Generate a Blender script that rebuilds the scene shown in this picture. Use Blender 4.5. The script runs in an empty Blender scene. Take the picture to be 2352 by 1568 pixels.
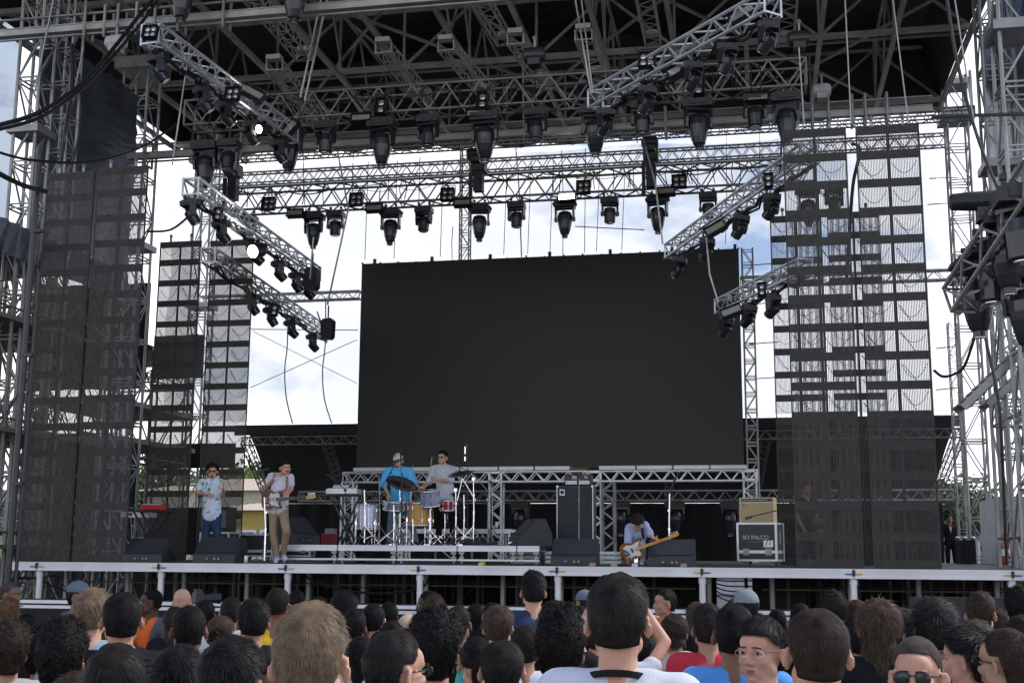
import bpy, bmesh, math, random
from mathutils import Vector, Matrix, noise
random.seed(7)
D = bpy.data
SC = bpy.context.scene
COL = SC.collection
V = Vector
PI = math.pi

# ------------------------------------------------------------------ camera
CAM_Z = 2.0
cam_data = D.cameras.new("camera"); cam = D.objects.new("camera", cam_data); COL.objects.link(cam)
CM = (Matrix.Rotation(math.radians(11.27), 4, 'Z') @ Matrix.Rotation(math.radians(99.73), 4, 'X')
      @ Matrix.Rotation(0.0065, 4, 'Z'))
cam.matrix_world = Matrix.Translation((0, 0, CAM_Z)) @ CM
cam_data.sensor_width = 36.0
cam_data.lens = 2824.0 / 2352.0 * 36.0
cam_data.clip_start = 0.1
cam_data.clip_end = 3000
SC.camera = cam
# ------------------------------------------------------------------ world, sun, exposure
w = D.worlds.new("World"); SC.world = w; w.use_nodes = True
nt = w.node_tree; N = nt.nodes; L = nt.links
for n in list(N): N.remove(n)
out = N.new('ShaderNodeOutputWorld'); bg = N.new('ShaderNodeBackground')
sky = N.new('ShaderNodeTexSky'); sky.sky_type = 'NISHITA'; sky.sun_disc = False
SUN_EL, SUN_AZ = math.radians(52), math.radians(62)      # azimuth from +Y towards +X
sky.sun_elevation = SUN_EL; sky.sun_rotation = SUN_AZ
tc = N.new('ShaderNodeTexCoord'); mp = N.new('ShaderNodeMapping'); mp.inputs['Scale'].default_value = (1, 1, 1.7)
mp.inputs['Location'].default_value = (0.30, 0.1, 0.05)
nz = N.new('ShaderNodeTexNoise'); nz.inputs['Scale'].default_value = 3.0; nz.inputs['Detail'].default_value = 9
nz.inputs['Roughness'].default_value = 0.58
cr = N.new('ShaderNodeValToRGB'); cr.color_ramp.elements[0].position = 0.42; cr.color_ramp.elements[1].position = 0.50
nz2 = N.new('ShaderNodeTexNoise'); nz2.inputs['Scale'].default_value = 5; nz2.inputs['Detail'].default_value = 6
cl = N.new('ShaderNodeValToRGB')
cl.color_ramp.elements[0].position = 0.3; cl.color_ramp.elements[0].color = (0.87, 0.90, 0.95, 1)
cl.color_ramp.elements[1].position = 0.62; cl.color_ramp.elements[1].color = (1.0, 1.0, 1.0, 1)
sk = N.new('ShaderNodeMixRGB'); sk.blend_type = 'MULTIPLY'; sk.inputs[0].default_value = 1
sk.inputs[2].default_value = (0.10, 0.115, 0.14, 1)
cm = N.new('ShaderNodeMixRGB'); cm.blend_type = 'MULTIPLY'; cm.inputs[0].default_value = 1
cm.inputs[2].default_value = (1.25, 1.25, 1.27, 1)
mx = N.new('ShaderNodeMixRGB')
L.new(tc.outputs['Generated'], mp.inputs['Vector']); L.new(mp.outputs[0], nz.inputs['Vector']); L.new(mp.outputs[0], nz2.inputs['Vector'])
sx_ = N.new('ShaderNodeSeparateXYZ'); ma = N.new('ShaderNodeMath'); ma.operation = 'MULTIPLY_ADD'; ma.inputs[1].default_value = -0.55; ma.inputs[2].default_value = 0.165; mb_ = N.new('ShaderNodeMath')
L.new(tc.outputs['Generated'], sx_.inputs[0]); L.new(sx_.outputs['Z'], ma.inputs[0]); L.new(ma.outputs[0], mb_.inputs[0]); L.new(nz.outputs['Fac'], mb_.inputs[1]); L.new(mb_.outputs[0], cr.inputs[0]); L.new(nz2.outputs['Fac'], cl.inputs[0])
L.new(sky.outputs[0], sk.inputs[1]); L.new(cl.outputs[0], cm.inputs[1])
L.new(cr.outputs[0], mx.inputs[0]); L.new(sk.outputs[0], mx.inputs[1]); L.new(cm.outputs[0], mx.inputs[2])
L.new(mx.outputs[0], bg.inputs['Color']); bg.inputs['Strength'].default_value = 1.0
L.new(bg.outputs[0], out.inputs[0])
sl = D.lights.new("sun", 'SUN'); sl.energy = 2.1; sl.angle = math.radians(11); sl.color = (1.0, 0.96, 0.9)
so = D.objects.new("sun", sl); COL.objects.link(so)
sd = V((math.sin(SUN_AZ) * math.cos(SUN_EL), math.cos(SUN_AZ) * math.cos(SUN_EL), math.sin(SUN_EL)))
so.rotation_euler = sd.to_track_quat('Z', 'Y').to_euler(); so.location = sd * 60
SC.view_settings.view_transform = 'Standard'; SC.view_settings.look = 'None'
SC.view_settings.exposure = 0.5; SC.view_settings.gamma = 1.0
SC.cycles.max_bounces = 7; SC.cycles.transparent_max_bounces = 24

# ------------------------------------------------------------------ helpers
CM3 = CM.to_3x3()
def ray(px, py): return CM3 @ V(((px - 1176) / 2824., -(py - 784) / 2824., -1))
def at(px, py, Y=None, Z=None, d=None):
    """world point behind pixel (2352 x 1568 grid) on plane y=Y or z=Z, or at depth d"""
    r = ray(px, py); t = d if d is not None else (Y / r.y if Y is not None else (Z - CAM_Z) / r.z)
    return V((0, 0, CAM_Z)) + r * t
def projx(p): q = CM3.transposed() @ (V(p) - V((0, 0, CAM_Z))); return 1176 + 2824 * q.x / -q.z
def depth(p): return -(CM3.transposed() @ (V(p) - V((0, 0, CAM_Z)))).z
def ppm(p): return 2824. / depth(p)

def mat(name, col, rough=0.6, metal=0.0, var=0.15, scale=6.0, bump=0.0, bscale=40., spec=0.5, sss=0.0, emit=None, col2=None, stretch=None):
    m = D.materials.new(name); m.use_nodes = True; n = m.node_tree.nodes; l = m.node_tree.links
    b = n['Principled BSDF']; b.inputs['Roughness'].default_value = rough; b.inputs['Metallic'].default_value = metal
    b.inputs['Specular IOR Level'].default_value = spec
    tcn = n.new('ShaderNodeTexCoord'); src = tcn.outputs['Object']
    if stretch:
        mm = n.new('ShaderNodeMapping'); mm.inputs['Scale'].default_value = stretch; l.new(src, mm.inputs[0]); src = mm.outputs[0]
    if var > 0 or col2:
        t = n.new('ShaderNodeTexNoise'); t.inputs['Scale'].default_value = scale; t.inputs['Detail'].default_value = 5
        r = n.new('ShaderNodeValToRGB'); l.new(src, t.inputs['Vector']); l.new(t.outputs['Fac'], r.inputs[0])
        c2 = col2 or [min(1, c * (1 + var)) for c in col]
        r.color_ramp.elements[0].position = 0.32; r.color_ramp.elements[1].position = 0.68
        r.color_ramp.elements[0].color = (*[c * (1 - var) for c in col], 1); r.color_ramp.elements[1].color = (*c2, 1)
        l.new(r.outputs[0], b.inputs['Base Color'])
    else: b.inputs['Base Color'].default_value = (*col, 1)
    if bump > 0:
        t = n.new('ShaderNodeTexNoise'); t.inputs['Scale'].default_value = bscale; t.inputs['Detail'].default_value = 4
        bp = n.new('ShaderNodeBump'); bp.inputs['Strength'].default_value = bump; bp.inputs['Distance'].default_value = 0.01
        l.new(src, t.inputs['Vector']); l.new(t.outputs['Fac'], bp.inputs['Height']); l.new(bp.outputs[0], b.inputs['Normal'])
    if sss: b.inputs['Subsurface Weight'].default_value = sss; b.inputs['Subsurface Radius'].default_value = (0.02, 0.007, 0.004)
    if emit: b.inputs['Emission Color'].default_value = (*emit[:3], 1); b.inputs['Emission Strength'].default_value = emit[3]
    return m

class MB:
    """collects shapes into one mesh"""
    def __init__(s): s.v = []; s.f = []; s.mi = []; s.m = 0
    def add(s, vs, fs):
        o = len(s.v); s.v += [tuple(v) for v in vs]; s.f += [tuple(i + o for i in f) for f in fs]; s.mi += [s.m] * len(fs); return s
    def box(s, c, d, R=None):
        c = V(c); h = [x / 2 for x in d]; vs = []
        for x in (-1, 1):
            for y in (-1, 1):
                for z in (-1, 1):
                    p = V((x * h[0], y * h[1], z * h[2])); vs.append(c + (R @ p if R else p))
        return s.add(vs, [(0, 1, 3, 2), (4, 6, 7, 5), (0, 4, 5, 1), (2, 3, 7, 6), (0, 2, 6, 4), (1, 5, 7, 3)])
    def bx(s, x0, x1, y0, y1, z0, z1): return s.box(((x0 + x1) / 2, (y0 + y1) / 2, (z0 + z1) / 2), (x1 - x0, y1 - y0, z1 - z0))
    def cyl(s, a, b, r0, r1=None, n=6, cap=True):
        a = V(a); b = V(b); r1 = r0 if r1 is None else r1; d = b - a
        if d.length < 1e-6: return s
        q = d.to_track_quat('Z', 'Y'); ux = q @ V((1, 0, 0)); uy = q @ V((0, 1, 0)); vs = []
        for p, r in ((a, r0), (b, r1)):
            for i in range(n):
                t = 2 * PI * (i + .5) / n; vs.append(p + ux * (r * math.cos(t)) + uy * (r * math.sin(t)))
        fs = [(i, (i + 1) % n, n + (i + 1) % n, n + i) for i in range(n)]
        if cap: fs += [tuple(range(n))[::-1], tuple(range(n, 2 * n))]
        return s.add(vs, fs)
    def bar(s, a, b, w, h=None):
        a = V(a); b = V(b); h = h or w; d = b - a; q = d.to_track_quat('Y', 'Z').to_matrix()
        return s.box((a + b) / 2, (w, d.length, h), q)
    def tube(s, pts, r, n=5):
        for i in range(len(pts) - 1): s.cyl(pts[i], pts[i + 1], r, n=n, cap=(i == 0 or i == len(pts) - 2))
        return s
    def ell(s, c, r, R=None, nu=14, nv=9):
        c = V(c); r = (r, r, r) if not hasattr(r, '__len__') else r; vs = []; fs = []
        for j in range(1, nv):
            ph = PI * j / nv
            for i in range(nu):
                t = 2 * PI * i / nu; p = V((r[0] * math.sin(ph) * math.cos(t), r[1] * math.sin(ph) * math.sin(t), r[2] * math.cos(ph)))
                vs.append(c + (R @ p if R else p))
        for e in (1, -1): p = V((0, 0, e * r[2])); vs.append(c + (R @ p if R else p))
        for j in range(nv - 2):
            for i in range(nu):
                a = j * nu + i; b = j * nu + (i + 1) % nu; fs.append((a, a + nu, b + nu, b))
        T = (nv - 1) * nu
        for i in range(nu): fs.append((T, i, (i + 1) % nu)); fs.append((T + 1, (nv - 2) * nu + (i + 1) % nu, (nv - 2) * nu + i))
        return s.add(vs, fs)
    def cap(s, a, b, r0, r1=None):
        r1 = r0 if r1 is None else r1
        s.cyl(a, b, r0, r1, 12); s.ell(a, r0, nu=12, nv=8); s.ell(b, r1, nu=12, nv=8); return s
    def lathe(s, prof, o=(0, 0, 0), R=None, n=20):
        o = V(o); vs = []; fs = []
        for (r, z) in prof:
            for i in range(n):
                t = 2 * PI * i / n; p = V((r * math.cos(t), r * math.sin(t), z)); vs.append(o + (R @ p if R else p))
        for j in range(len(prof) - 1):
            for i in range(n): a = j * n + i; b = j * n + (i + 1) % n; fs.append((a, b, b + n, a + n))
        fs.append(tuple(range(n))[::-1]); fs.append(tuple(range((len(prof) - 1) * n, len(prof) * n)))
        return s.add(vs, fs)
    def prism(s, pts, t, M):
        """2D outline pts in local xy, thickness t along local z, M 4x4"""
        n = len(pts); vs = [M @ V((x, y, -t / 2)) for x, y in pts] + [M @ V((x, y, t / 2)) for x, y in pts]
        fs = [tuple(range(n))[::-1], tuple(range(n, 2 * n))] + [(i, (i + 1) % n, n + (i + 1) % n, n + i) for i in range(n)]
        return s.add(vs, fs)
    def mesh(s, name, mats, smooth=False):
        me = D.meshes.new(name); me.from_pydata(s.v, [], s.f); me.update()
        for m in (mats if isinstance(mats, (list, tuple)) else [mats]): me.materials.append(m)
        if any(s.mi): me.polygons.foreach_set('material_index', s.mi)
        if smooth: me.polygons.foreach_set('use_smooth', [True] * len(me.polygons))
        return me
    def build(s, name, mats, parent=None, smooth=False):
        return obj(name, s.mesh(name, mats, smooth), parent)

def obj(name, me, parent=None):
    o = D.objects.new(name, me); COL.objects.link(o)
    if parent is not None:
        o.parent = parent; o.matrix_parent_inverse = parent.matrix_basis.inverted()
    return o
def tag(o, label=None, cat=None, group=None, kind=None):
    if label: o['label'] = label
    if cat: o['category'] = cat
    if group: o['group'] = group
    if kind: o['kind'] = kind
    return o
def thing(name, loc, label, cat, group=None, rot=None):
    o = D.objects.new(name, None); COL.objects.link(o); o.location = loc; o.empty_display_size = 0.2
    if rot: o.rotation_euler = rot
    bpy_update = None
    return tag(o, label, cat, group)
def lpart(name, me, parent):
    """part whose mesh is in the parent's local space"""
    o = D.objects.new(name, me); COL.objects.link(o); o.parent = parent; return o
def copy_tree(o, parent=None):
    c = o.copy(); COL.objects.link(c); c.parent = parent
    for ch in [x for x in D.objects if x.parent == o]: copy_tree(ch, c)
    return c
ORD = ['first', 'second', 'third', 'fourth', 'fifth', 'sixth', 'seventh', 'eighth', 'ninth', 'tenth', 'eleventh', 'twelfth', 'thirteenth', 'fourteenth']

def recentre(o, p):
    """move the origin of a top-level mesh object to p, geometry stays put"""
    p = V(p); o.data.transform(Matrix.Translation(-p)); o.location = p; return o

# ------------------------------------------------------------------ materials
M_ALU = mat('aluminium_bright', (0.62, 0.63, 0.65), 0.38, 0.5, 0.12, 3)
M_STEEL = mat('galvanised_steel', (0.30, 0.30, 0.29), 0.45, 0.6, 0.25, 2)
M_STEELD = mat('weathered_steel', (0.17, 0.165, 0.15), 0.55, 0.45, 0.25, 1.5)
M_ROOFST = mat('roof_steel', (0.38, 0.36, 0.31), 0.6, 0.25, 0.25, 1.5)
M_WHITE = mat('white_aluminium_edge', (0.72, 0.72, 0.74), 0.4, 0.25, 0.08, 2)
M_BLACK = mat('black_plastic', (0.018, 0.018, 0.02), 0.42, 0, 0.2, 12, 0.15, 60)
M_BLACKG = mat('black_gloss', (0.022, 0.024, 0.028), 0.22, 0, 0.1, 5)
M_TARP = mat('black_roof_tarp', (0.032, 0.031, 0.029), 0.75, 0, 0.3, 0.6, 0.4, 2)  # haze under the roof put into the colour as a lifted black
M_CLOTH = mat('black_cloth', (0.012, 0.012, 0.013), 0.85, 0, 0.3, 2, 0.5, 6)
M_TARPB = mat('glossy_black_tarpaulin', (0.10, 0.115, 0.15), 0.3, 0.45, 0.3, 1.2, 1.0, 2.5, stretch=(1, 1, 3))
M_LED = mat('led_curtain_black', (0.038, 0.035, 0.032), 0.6, 0, 0.2, 20); M_LEDS = mat('led_strip_dark', (0.072, 0.066, 0.058), 0.6, 0, 0.3, 9)
M_BEAM = mat('grey_beam_paint', (0.40, 0.40, 0.38), 0.5, 0.2, 0.2, 2)  # plain grey, less bright than the white edges
M_SCREEN = mat('led_screen_black', (0.019, 0.02, 0.019), 0.55, 0, 0.12, 0.7)
n_ = M_SCREEN.node_tree.nodes; bk = n_.new('ShaderNodeTexBrick'); bk.offset = 0; bk.inputs['Scale'].default_value = 1.0; bk.inputs['Brick Width'].default_value = .5; bk.inputs['Row Height'].default_value = .5; bk.inputs['Mortar Size'].default_value = .006
bk.inputs['Color1'].default_value = (.014, .0155, .014, 1); bk.inputs['Color2'].default_value = (.0152, .0168, .0152, 1); bk.inputs['Mortar'].default_value = (.011, .012, .011, 1)
tcn = n_.new('ShaderNodeTexCoord'); mpp = n_.new('ShaderNodeMapping'); mpp.inputs['Rotation'].default_value = (PI / 2, 0, 0); l_ = M_SCREEN.node_tree.links; l_.new(tcn.outputs['Object'], mpp.inputs[0]); l_.new(mpp.outputs[0], bk.inputs['Vector']); l_.new(bk.outputs['Color'], n_['Principled BSDF'].inputs['Base Color'])
M_LENS = mat('lamp_glass', (0.75, 0.72, 0.66), 0.12, 0.6, 0.05)
M_LIT = mat('lit_lamp', (1, 1, 1), 0.3, emit=(1.0, 0.97, 0.9, 30))
M_CHROME = mat('chrome', (0.8, 0.8, 0.82), 0.15, 1.0, 0.05)
M_WIRE = mat('black_cable', (0.015, 0.015, 0.015), 0.5)
M_CHAIN = mat('steel_chain', (0.3, 0.3, 0.3), 0.4, 0.8)
M_DECK = mat('black_stage_deck', (0.02, 0.02, 0.02), 0.6, 0, 0.3, 3)
M_YEL = mat('yellow_tape', (0.6, 0.42, 0.04), 0.5); M_BLU = mat('blue_tape', (0.04, 0.12, 0.4), 0.5)

def truss(mb, a, b, w=0.3, h=0.3, up=(0, 0, 1), bay=0.4, rc=0.022, rd=0.011, faces='tbfr', tri=False):
    """lattice girder from a to b (centre line): w across, h along up"""
    a = V(a); b = V(b); d = (b - a); Ln = d.length; d.normalize(); up = V(up); up = (up - d * up.dot(d)).normalized(); sd_ = d.cross(up)
    A = {}
    for k, (i, j) in {'tl': (-1, 1), 'tr': (1, 1), 'bl': (-1, -1), 'br': (1, -1)}.items(): A[k] = sd_ * (i * w / 2) + up * (j * h / 2)
    for o in A.values(): mb.cyl(a + o, b + o, rc, n=6)
    n = max(1, round(Ln / bay)); st = Ln / n
    prs = {'t': ('tl', 'tr'), 'b': ('bl', 'br'), 'f': ('tl', 'bl'), 'r': ('tr', 'br')}
    for f in faces:
        p, q = prs[f]
        for i in range(n):
            s0 = a + d * (st * i); s1 = a + d * (st * (i + .5)); s2 = a + d * (st * (i + 1))
            mb.cyl(s0 + A[p], s1 + A[q], rd, n=4, cap=False); mb.cyl(s1 + A[q], s2 + A[p], rd, n=4, cap=False)
    for e in (a, b):
        ks = ['tl', 'tr', 'br', 'bl']
        for i in range(4): mb.cyl(e + A[ks[i]], e + A[ks[(i + 1) % 4]], rd * 1.2, n=4)
    return mb
def tower(mb, x, y, z0, z1, w=0.6, dy=None, bay=1.0, rc=0.032, rd=0.018):
    dy = dy or w
    for i in (-1, 1):
        for j in (-1, 1): mb.cyl((x + i * w / 2, y + j * dy / 2, z0), (x + i * w / 2, y + j * dy / 2, z1), rc, n=6)
    n = max(1, round((z1 - z0) / bay)); st = (z1 - z0) / n
    for k in range(n):
        a, b = z0 + k * st, z0 + (k + 1) * st
        if k % 2: A, B = (-1, 1)
        else: A, B = (1, -1)
        for s in (-1, 1):
            mb.cyl((x + A * w / 2, y + s * dy / 2, a), (x + B * w / 2, y + s * dy / 2, b), rd, n=4, cap=False)
            mb.cyl((x + s * w / 2, y + A * dy / 2, a), (x + s * w / 2, y + B * dy / 2, b), rd, n=4, cap=False)
            for zz in (a + .03, b - .05):
                mb.cyl((x - w / 2, y + s * dy / 2, zz), (x + w / 2, y + s * dy / 2, zz), rd, n=4, cap=False)
                mb.cyl((x + s * w / 2, y - dy / 2, zz), (x + s * w / 2, y + dy / 2, zz), rd, n=4, cap=False)
    return mb
def catenary(a, b, sag, n=16):
    a = V(a); b = V(b); return [a.lerp(b, i / n) - V((0, 0, 4 * sag * (i / n) * (1 - i / n))) for i in range(n + 1)]
def smooth_path(pts, n=8):
    P = [V(p) for p in pts]; P = [P[0]] + P + [P[-1]]; r = []
    for i in range(1, len(P) - 2):
        for k in range(n):
            t = k / n; a, b, c, d = P[i - 1:i + 3]
            r.append(0.5 * ((2 * b) + (c - a) * t + (2 * a - 5 * b + 4 * c - d) * t * t + (3 * b - a - 3 * c + d) * t ** 3))
    return r + [P[-2]]
def text_mesh(s, size, depth=0.004, bold=False):
    cu = D.curves.new('lettering', 'FONT'); cu.body = s; cu.size = size; cu.extrude = depth; cu.align_x = 'CENTER'; cu.align_y = 'CENTER'
    o = D.objects.new('tmp', cu); COL.objects.link(o); dg = bpy.context.evaluated_depsgraph_get()
    me = D.meshes.new_from_object(o.evaluated_get(dg)); D.objects.remove(o); return me

# ================================================================== GROUND, HILLS
DZ = 1.8                                                   # stage deck height
M_GR = mat('asphalt_ground', (0.06, 0.06, 0.058), 0.9, 0, 0.25, 1.2, 0.3, 20)
g = MB().add([(-900, -60, 0), (900, -60, 0), (900, 1500, 0), (-900, 1500, 0)], [(0, 1, 2, 3)]).build('ground', M_GR); tag(g, kind='structure')
M_HILL = mat('wooded_hillside', (0.045, 0.075, 0.025), 0.9, 0, 0.5, 0.25, 0.9, 1.2, col2=(0.12, 0.16, 0.06))
hb = MB(); nx, ny = 90, 14; vs = []
for j in range(ny):
    for i in range(nx):
        x = -220 + 400 * i / (nx - 1); y = 130 + 120 * j / (ny - 1)
        h = 18 * math.sin(PI * min(1, j / (ny - 1) * 1.1) * .5) * (0.55 + .45 * noise.noise(V((x / 45, 3.1, 0)))) + 2.2 * noise.noise(V((x / 7, y / 7, 0)))
        vs.append((x, y, h if j else -1))
hb.add(vs, [(j * nx + i, j * nx + i + 1, (j + 1) * nx + i + 1, (j + 1) * nx + i) for j in range(ny - 1) for i in range(nx - 1)])
tag(hb.build('hills', M_HILL, smooth=True), kind='structure')

# trees beyond the stage
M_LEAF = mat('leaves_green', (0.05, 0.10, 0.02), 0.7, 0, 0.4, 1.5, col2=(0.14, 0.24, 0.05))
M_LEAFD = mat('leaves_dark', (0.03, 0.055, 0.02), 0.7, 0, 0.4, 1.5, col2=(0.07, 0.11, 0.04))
M_BARK = mat('bark', (0.09, 0.07, 0.05), 0.9)
def tree(p, H, W, m, label, seed):
    rnd = random.Random(seed); t = thing('tree', p, label, 'tree', 'trees behind the stage')
    mb = MB(); mb.cyl((0, 0, 0), (0, 0, H * .5), .22, .13, 8)
    lobes = []
    for k in range(9):
        a = rnd.uniform(0, 6.3); r = W * .32 * rnd.uniform(.3, 1); q = V((r * math.cos(a), r * math.sin(a), H * rnd.uniform(.5, .88)))
        mb.cyl((0, 0, H * rnd.uniform(.3, .5)), q, .09, .03, 5); lobes.append((q, W * rnd.uniform(.16, .27)))
    lpart('trunk', mb.mesh('trunk', M_BARK), t); c = MB()
    for q, r in lobes:
        for _ in range(420):
            d = V((rnd.gauss(0, 1), rnd.gauss(0, 1), rnd.gauss(0, .8))).normalized() * r * rnd.uniform(.55, 1.08)
            ctr = q + d; u = V((rnd.uniform(-1, 1), rnd.uniform(-1, 1), rnd.uniform(-1, 1))).normalized(); v = u.orthogonal().normalized(); sz = rnd.uniform(.10, .22)
            c.add([ctr - u * sz, ctr + v * sz * .6, ctr + u * sz, ctr - v * sz * .6], [(0, 1, 2, 3)])
    lpart('crown', c.mesh('crown', m), t); return t
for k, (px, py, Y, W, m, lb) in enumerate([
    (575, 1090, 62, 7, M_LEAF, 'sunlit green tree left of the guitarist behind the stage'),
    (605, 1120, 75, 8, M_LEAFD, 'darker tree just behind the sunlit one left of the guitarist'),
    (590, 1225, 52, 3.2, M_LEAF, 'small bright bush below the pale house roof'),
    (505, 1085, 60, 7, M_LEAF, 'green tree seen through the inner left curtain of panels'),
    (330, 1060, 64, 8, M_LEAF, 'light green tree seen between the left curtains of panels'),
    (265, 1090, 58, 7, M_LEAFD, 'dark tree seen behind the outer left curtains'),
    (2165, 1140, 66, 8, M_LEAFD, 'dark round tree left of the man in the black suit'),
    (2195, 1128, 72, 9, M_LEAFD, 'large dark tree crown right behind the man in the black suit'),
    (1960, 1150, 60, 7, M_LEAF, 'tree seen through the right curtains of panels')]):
    p = at(px, py, Y=Y); tree((p.x, Y, 0), p.z, W, m, lb, k)

# houses far behind, left
M_PLAS = mat('cream_plaster', (0.62, 0.58, 0.48), 0.9); M_TILE = mat('pale_roof_tiles', (0.60, 0.46, 0.34), 0.8, 0, .2, 8)
M_PANE = mat('dark_pane', (0.05, 0.06, 0.07), 0.2); M_PLY = mat('yellow_plaster', (0.60, 0.45, 0.14), 0.9)
def house(p, W, Dp, H, mw, label, seed):
    t = thing('house', p, label, 'house', 'houses behind the stage')
    lpart('wall', MB().box((0, Dp / 2, H / 2), (W, Dp, H)).mesh('wall', mw), t)
    rf = MB(); o = .5; rh = W * .09
    rf.add([(-W / 2 - o, -o, H), (W / 2 + o, -o, H), (W / 2 + o, Dp + o, H), (-W / 2 - o, Dp + o, H), (-W * .22, Dp / 2, H + rh), (W * .22, Dp / 2, H + rh)],
           [(0, 1, 5, 4), (1, 2, 5), (2, 3, 4, 5), (3, 0, 4), (3, 2, 1, 0)]); lpart('roof', rf.mesh('roof', M_TILE), t)
    for i in range(4):
        x = -W / 2 + W * (i + .5) / 4; wn = lpart('window', MB().box((x, -.03, H * .62), (.9, .06, 1.2)).mesh('window', M_WHITE), t)
        pn = lpart('pane', MB().box((x, -.07, H * .62), (.7, .03, 1.0)).mesh('pane', M_PANE), wn)
    return t
p = at(578, 1112, Y=55); house((p.x - .8, 55, 0), 9, 8, p.z - .3, M_PLAS, 'cream house with a pale tiled roof left of the guitarist', 1)
p = at(596, 1172, Y=47); house((p.x, 47, 0), 4.2, 4, p.z, M_PLY, 'low yellow house in front of the cream house', 2)

# white site container at the right, behind the stage
M_CONT = mat('white_container_paint', (0.72, 0.72, 0.72), 0.6, 0, .08, 2)
def container(x0, x1, y0, z0, z1, label):
    t = thing('site_container', ((x0 + x1) / 2, y0, z0), label, 'container', None); mb = MB(); W = x1 - x0; H = z1 - z0
    mb.box((0, 1.2, H / 2), (W, 2.4, H)); k = int(W / .3)
    for i in range(k): mb.box((-W / 2 + .15 + i * .3, -.02, H / 2), (.12, .05, H - .25))
    lpart('body', mb.mesh('body', M_CONT), t)
    f = MB()
    for x in (-W / 2 + .03, W / 2 - .03): f.box((x, -.04, H / 2), (.08, .09, H + .02))
    for z in (.03, H - .03): f.box((0, -.04, z), (W, .095, .1))
    lpart('frame', f.mesh('frame', M_STEEL), t); return t
a = at(2290, 1142, Y=30); b = at(2420, 1142, Y=30); container(a.x, b.x + 1, 30, 0, a.z, 'grey white container behind the right scaffold tower')
a = at(2190, 1232, Y=41); b = at(2290, 1232, Y=41); container(a.x, b.x + .3, 41, 0, a.z, 'white container behind the man in the black suit')
a = at(1632, 1325, Y=62); container(a.x, a.x + 4.6, 62, 0, a.z, 'pale container visible below the stage deck at right')

# ================================================================== STAGE
XL = at(20, 1290, Y=19).x; XR = 7.0
stage = thing('stage', (XL, 19, 0), 'long black concert stage with white aluminium front edge', 'stage')
def spart(name, mb, m, **k): return mb.build(name, m, stage, **k)
mb = MB(); mb.bx(XL, XR, 19.03, 34, DZ - .06, DZ); spart('deck', mb, M_DECK)
J = [-11.85 + 2.2 * k for k in range(9)]
ed = [XL] + J; ed[-1] = XR + 1.2
for i in range(len(ed) - 1):
    x0, x1 = ed[i] + .006, ed[i + 1] - .006; mb = MB()
    mb.bx(x0, x1, 18.96, 19.03, DZ - .145, DZ - .004); mb.bx(x0, x1, 18.945, 18.96, DZ - .145, DZ - .095); mb.bx(x0, x1, 18.945, 18.96, DZ - .068, DZ - .055)
    mb.bx(x0, x1, 18.945, 18.96, DZ - .03, DZ - .004)
    e = spart('edge_panel', mb, M_WHITE)
for i, x in enumerate(J[:-1]):
    a_, b_ = (M_YEL, M_BLU) if i % 2 else (M_BLU, M_YEL)
    mb = MB(); mb.bx(x - .12, x - .02, 18.935, 18.944, DZ - .094, DZ - .07); spart('tape_mark', mb, a_)
    mb = MB(); mb.bx(x + .02, x + .12, 18.935, 18.944, DZ - .094, DZ - .07); spart('tape_mark', mb, b_)
    mb = MB(); mb.bx(x - .022, x + .022, 18.93, 18.944, DZ - .11, DZ - .02); spart('latch', mb, M_BLACK)
for x in J[:-1]:
    mb = MB(); mb.cyl((x, 19.06, 0), (x, 19.06, DZ - .1), .05, n=12); mb.cyl((x, 19.06, DZ - .24), (x, 19.06, DZ - .1), .062, n=12)
    for z in (.5, 1.0, 1.35): mb.cyl((x, 19.06, z), (x, 19.06, z + .02), .056, n=12)
    spart('front_post', mb, M_WHITE, smooth=False)
rp = random.Random(3); 
for r_, (yy, st, rr) in enumerate([(20.1, 1.1, .045), (22.0, 1.1, .04), (24.2, 1.3, .035)]):
    x = XL + .5
    while x < XR - .5:
        if not (XR - 12 < 0 and False):
            mb = MB(); xx = x + rp.uniform(-.12, .12); mb.cyl((xx, yy, 0), (xx, yy, DZ - .06), rr, n=10); spart('post', mb, M_STEELD if r_ else M_STEEL)
        x += st
mb = MB()
for yy in (20.15, 22.05, 24.2, 27, 30):
    x = XL + .4
    while x < XR - 1.2:
        if any(1642 < projx((x + q_ * .275, yy, 1.2)) < 1738 for q_ in range(5)): x += .35; continue
        if yy > 23 and int(x * 7) % 3 == 0: mb.cyl((x, yy, .25), (x + 1.1, yy, 1.5), .016, n=4)
        mb.cyl((x, yy, 1.45), (x + 1.1, yy, 1.45), .02, n=4); mb.cyl((x, yy, .95), (x + 1.1, yy, .95), .016, n=4)
        mb.cyl((x + .4, yy + .5, 0), (x + .4, yy + .5, DZ - .07), .03, n=6)
        if yy > 25: mb.cyl((x, yy, 0), (x, yy, DZ - .07), .035, n=6)
        x += 1.1
b_ = spart('understage_bracing', mb, mat('dark_rusty_tube', (.10, .095, .08), .7, .2)); b_['kind'] = 'stuff'
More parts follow.
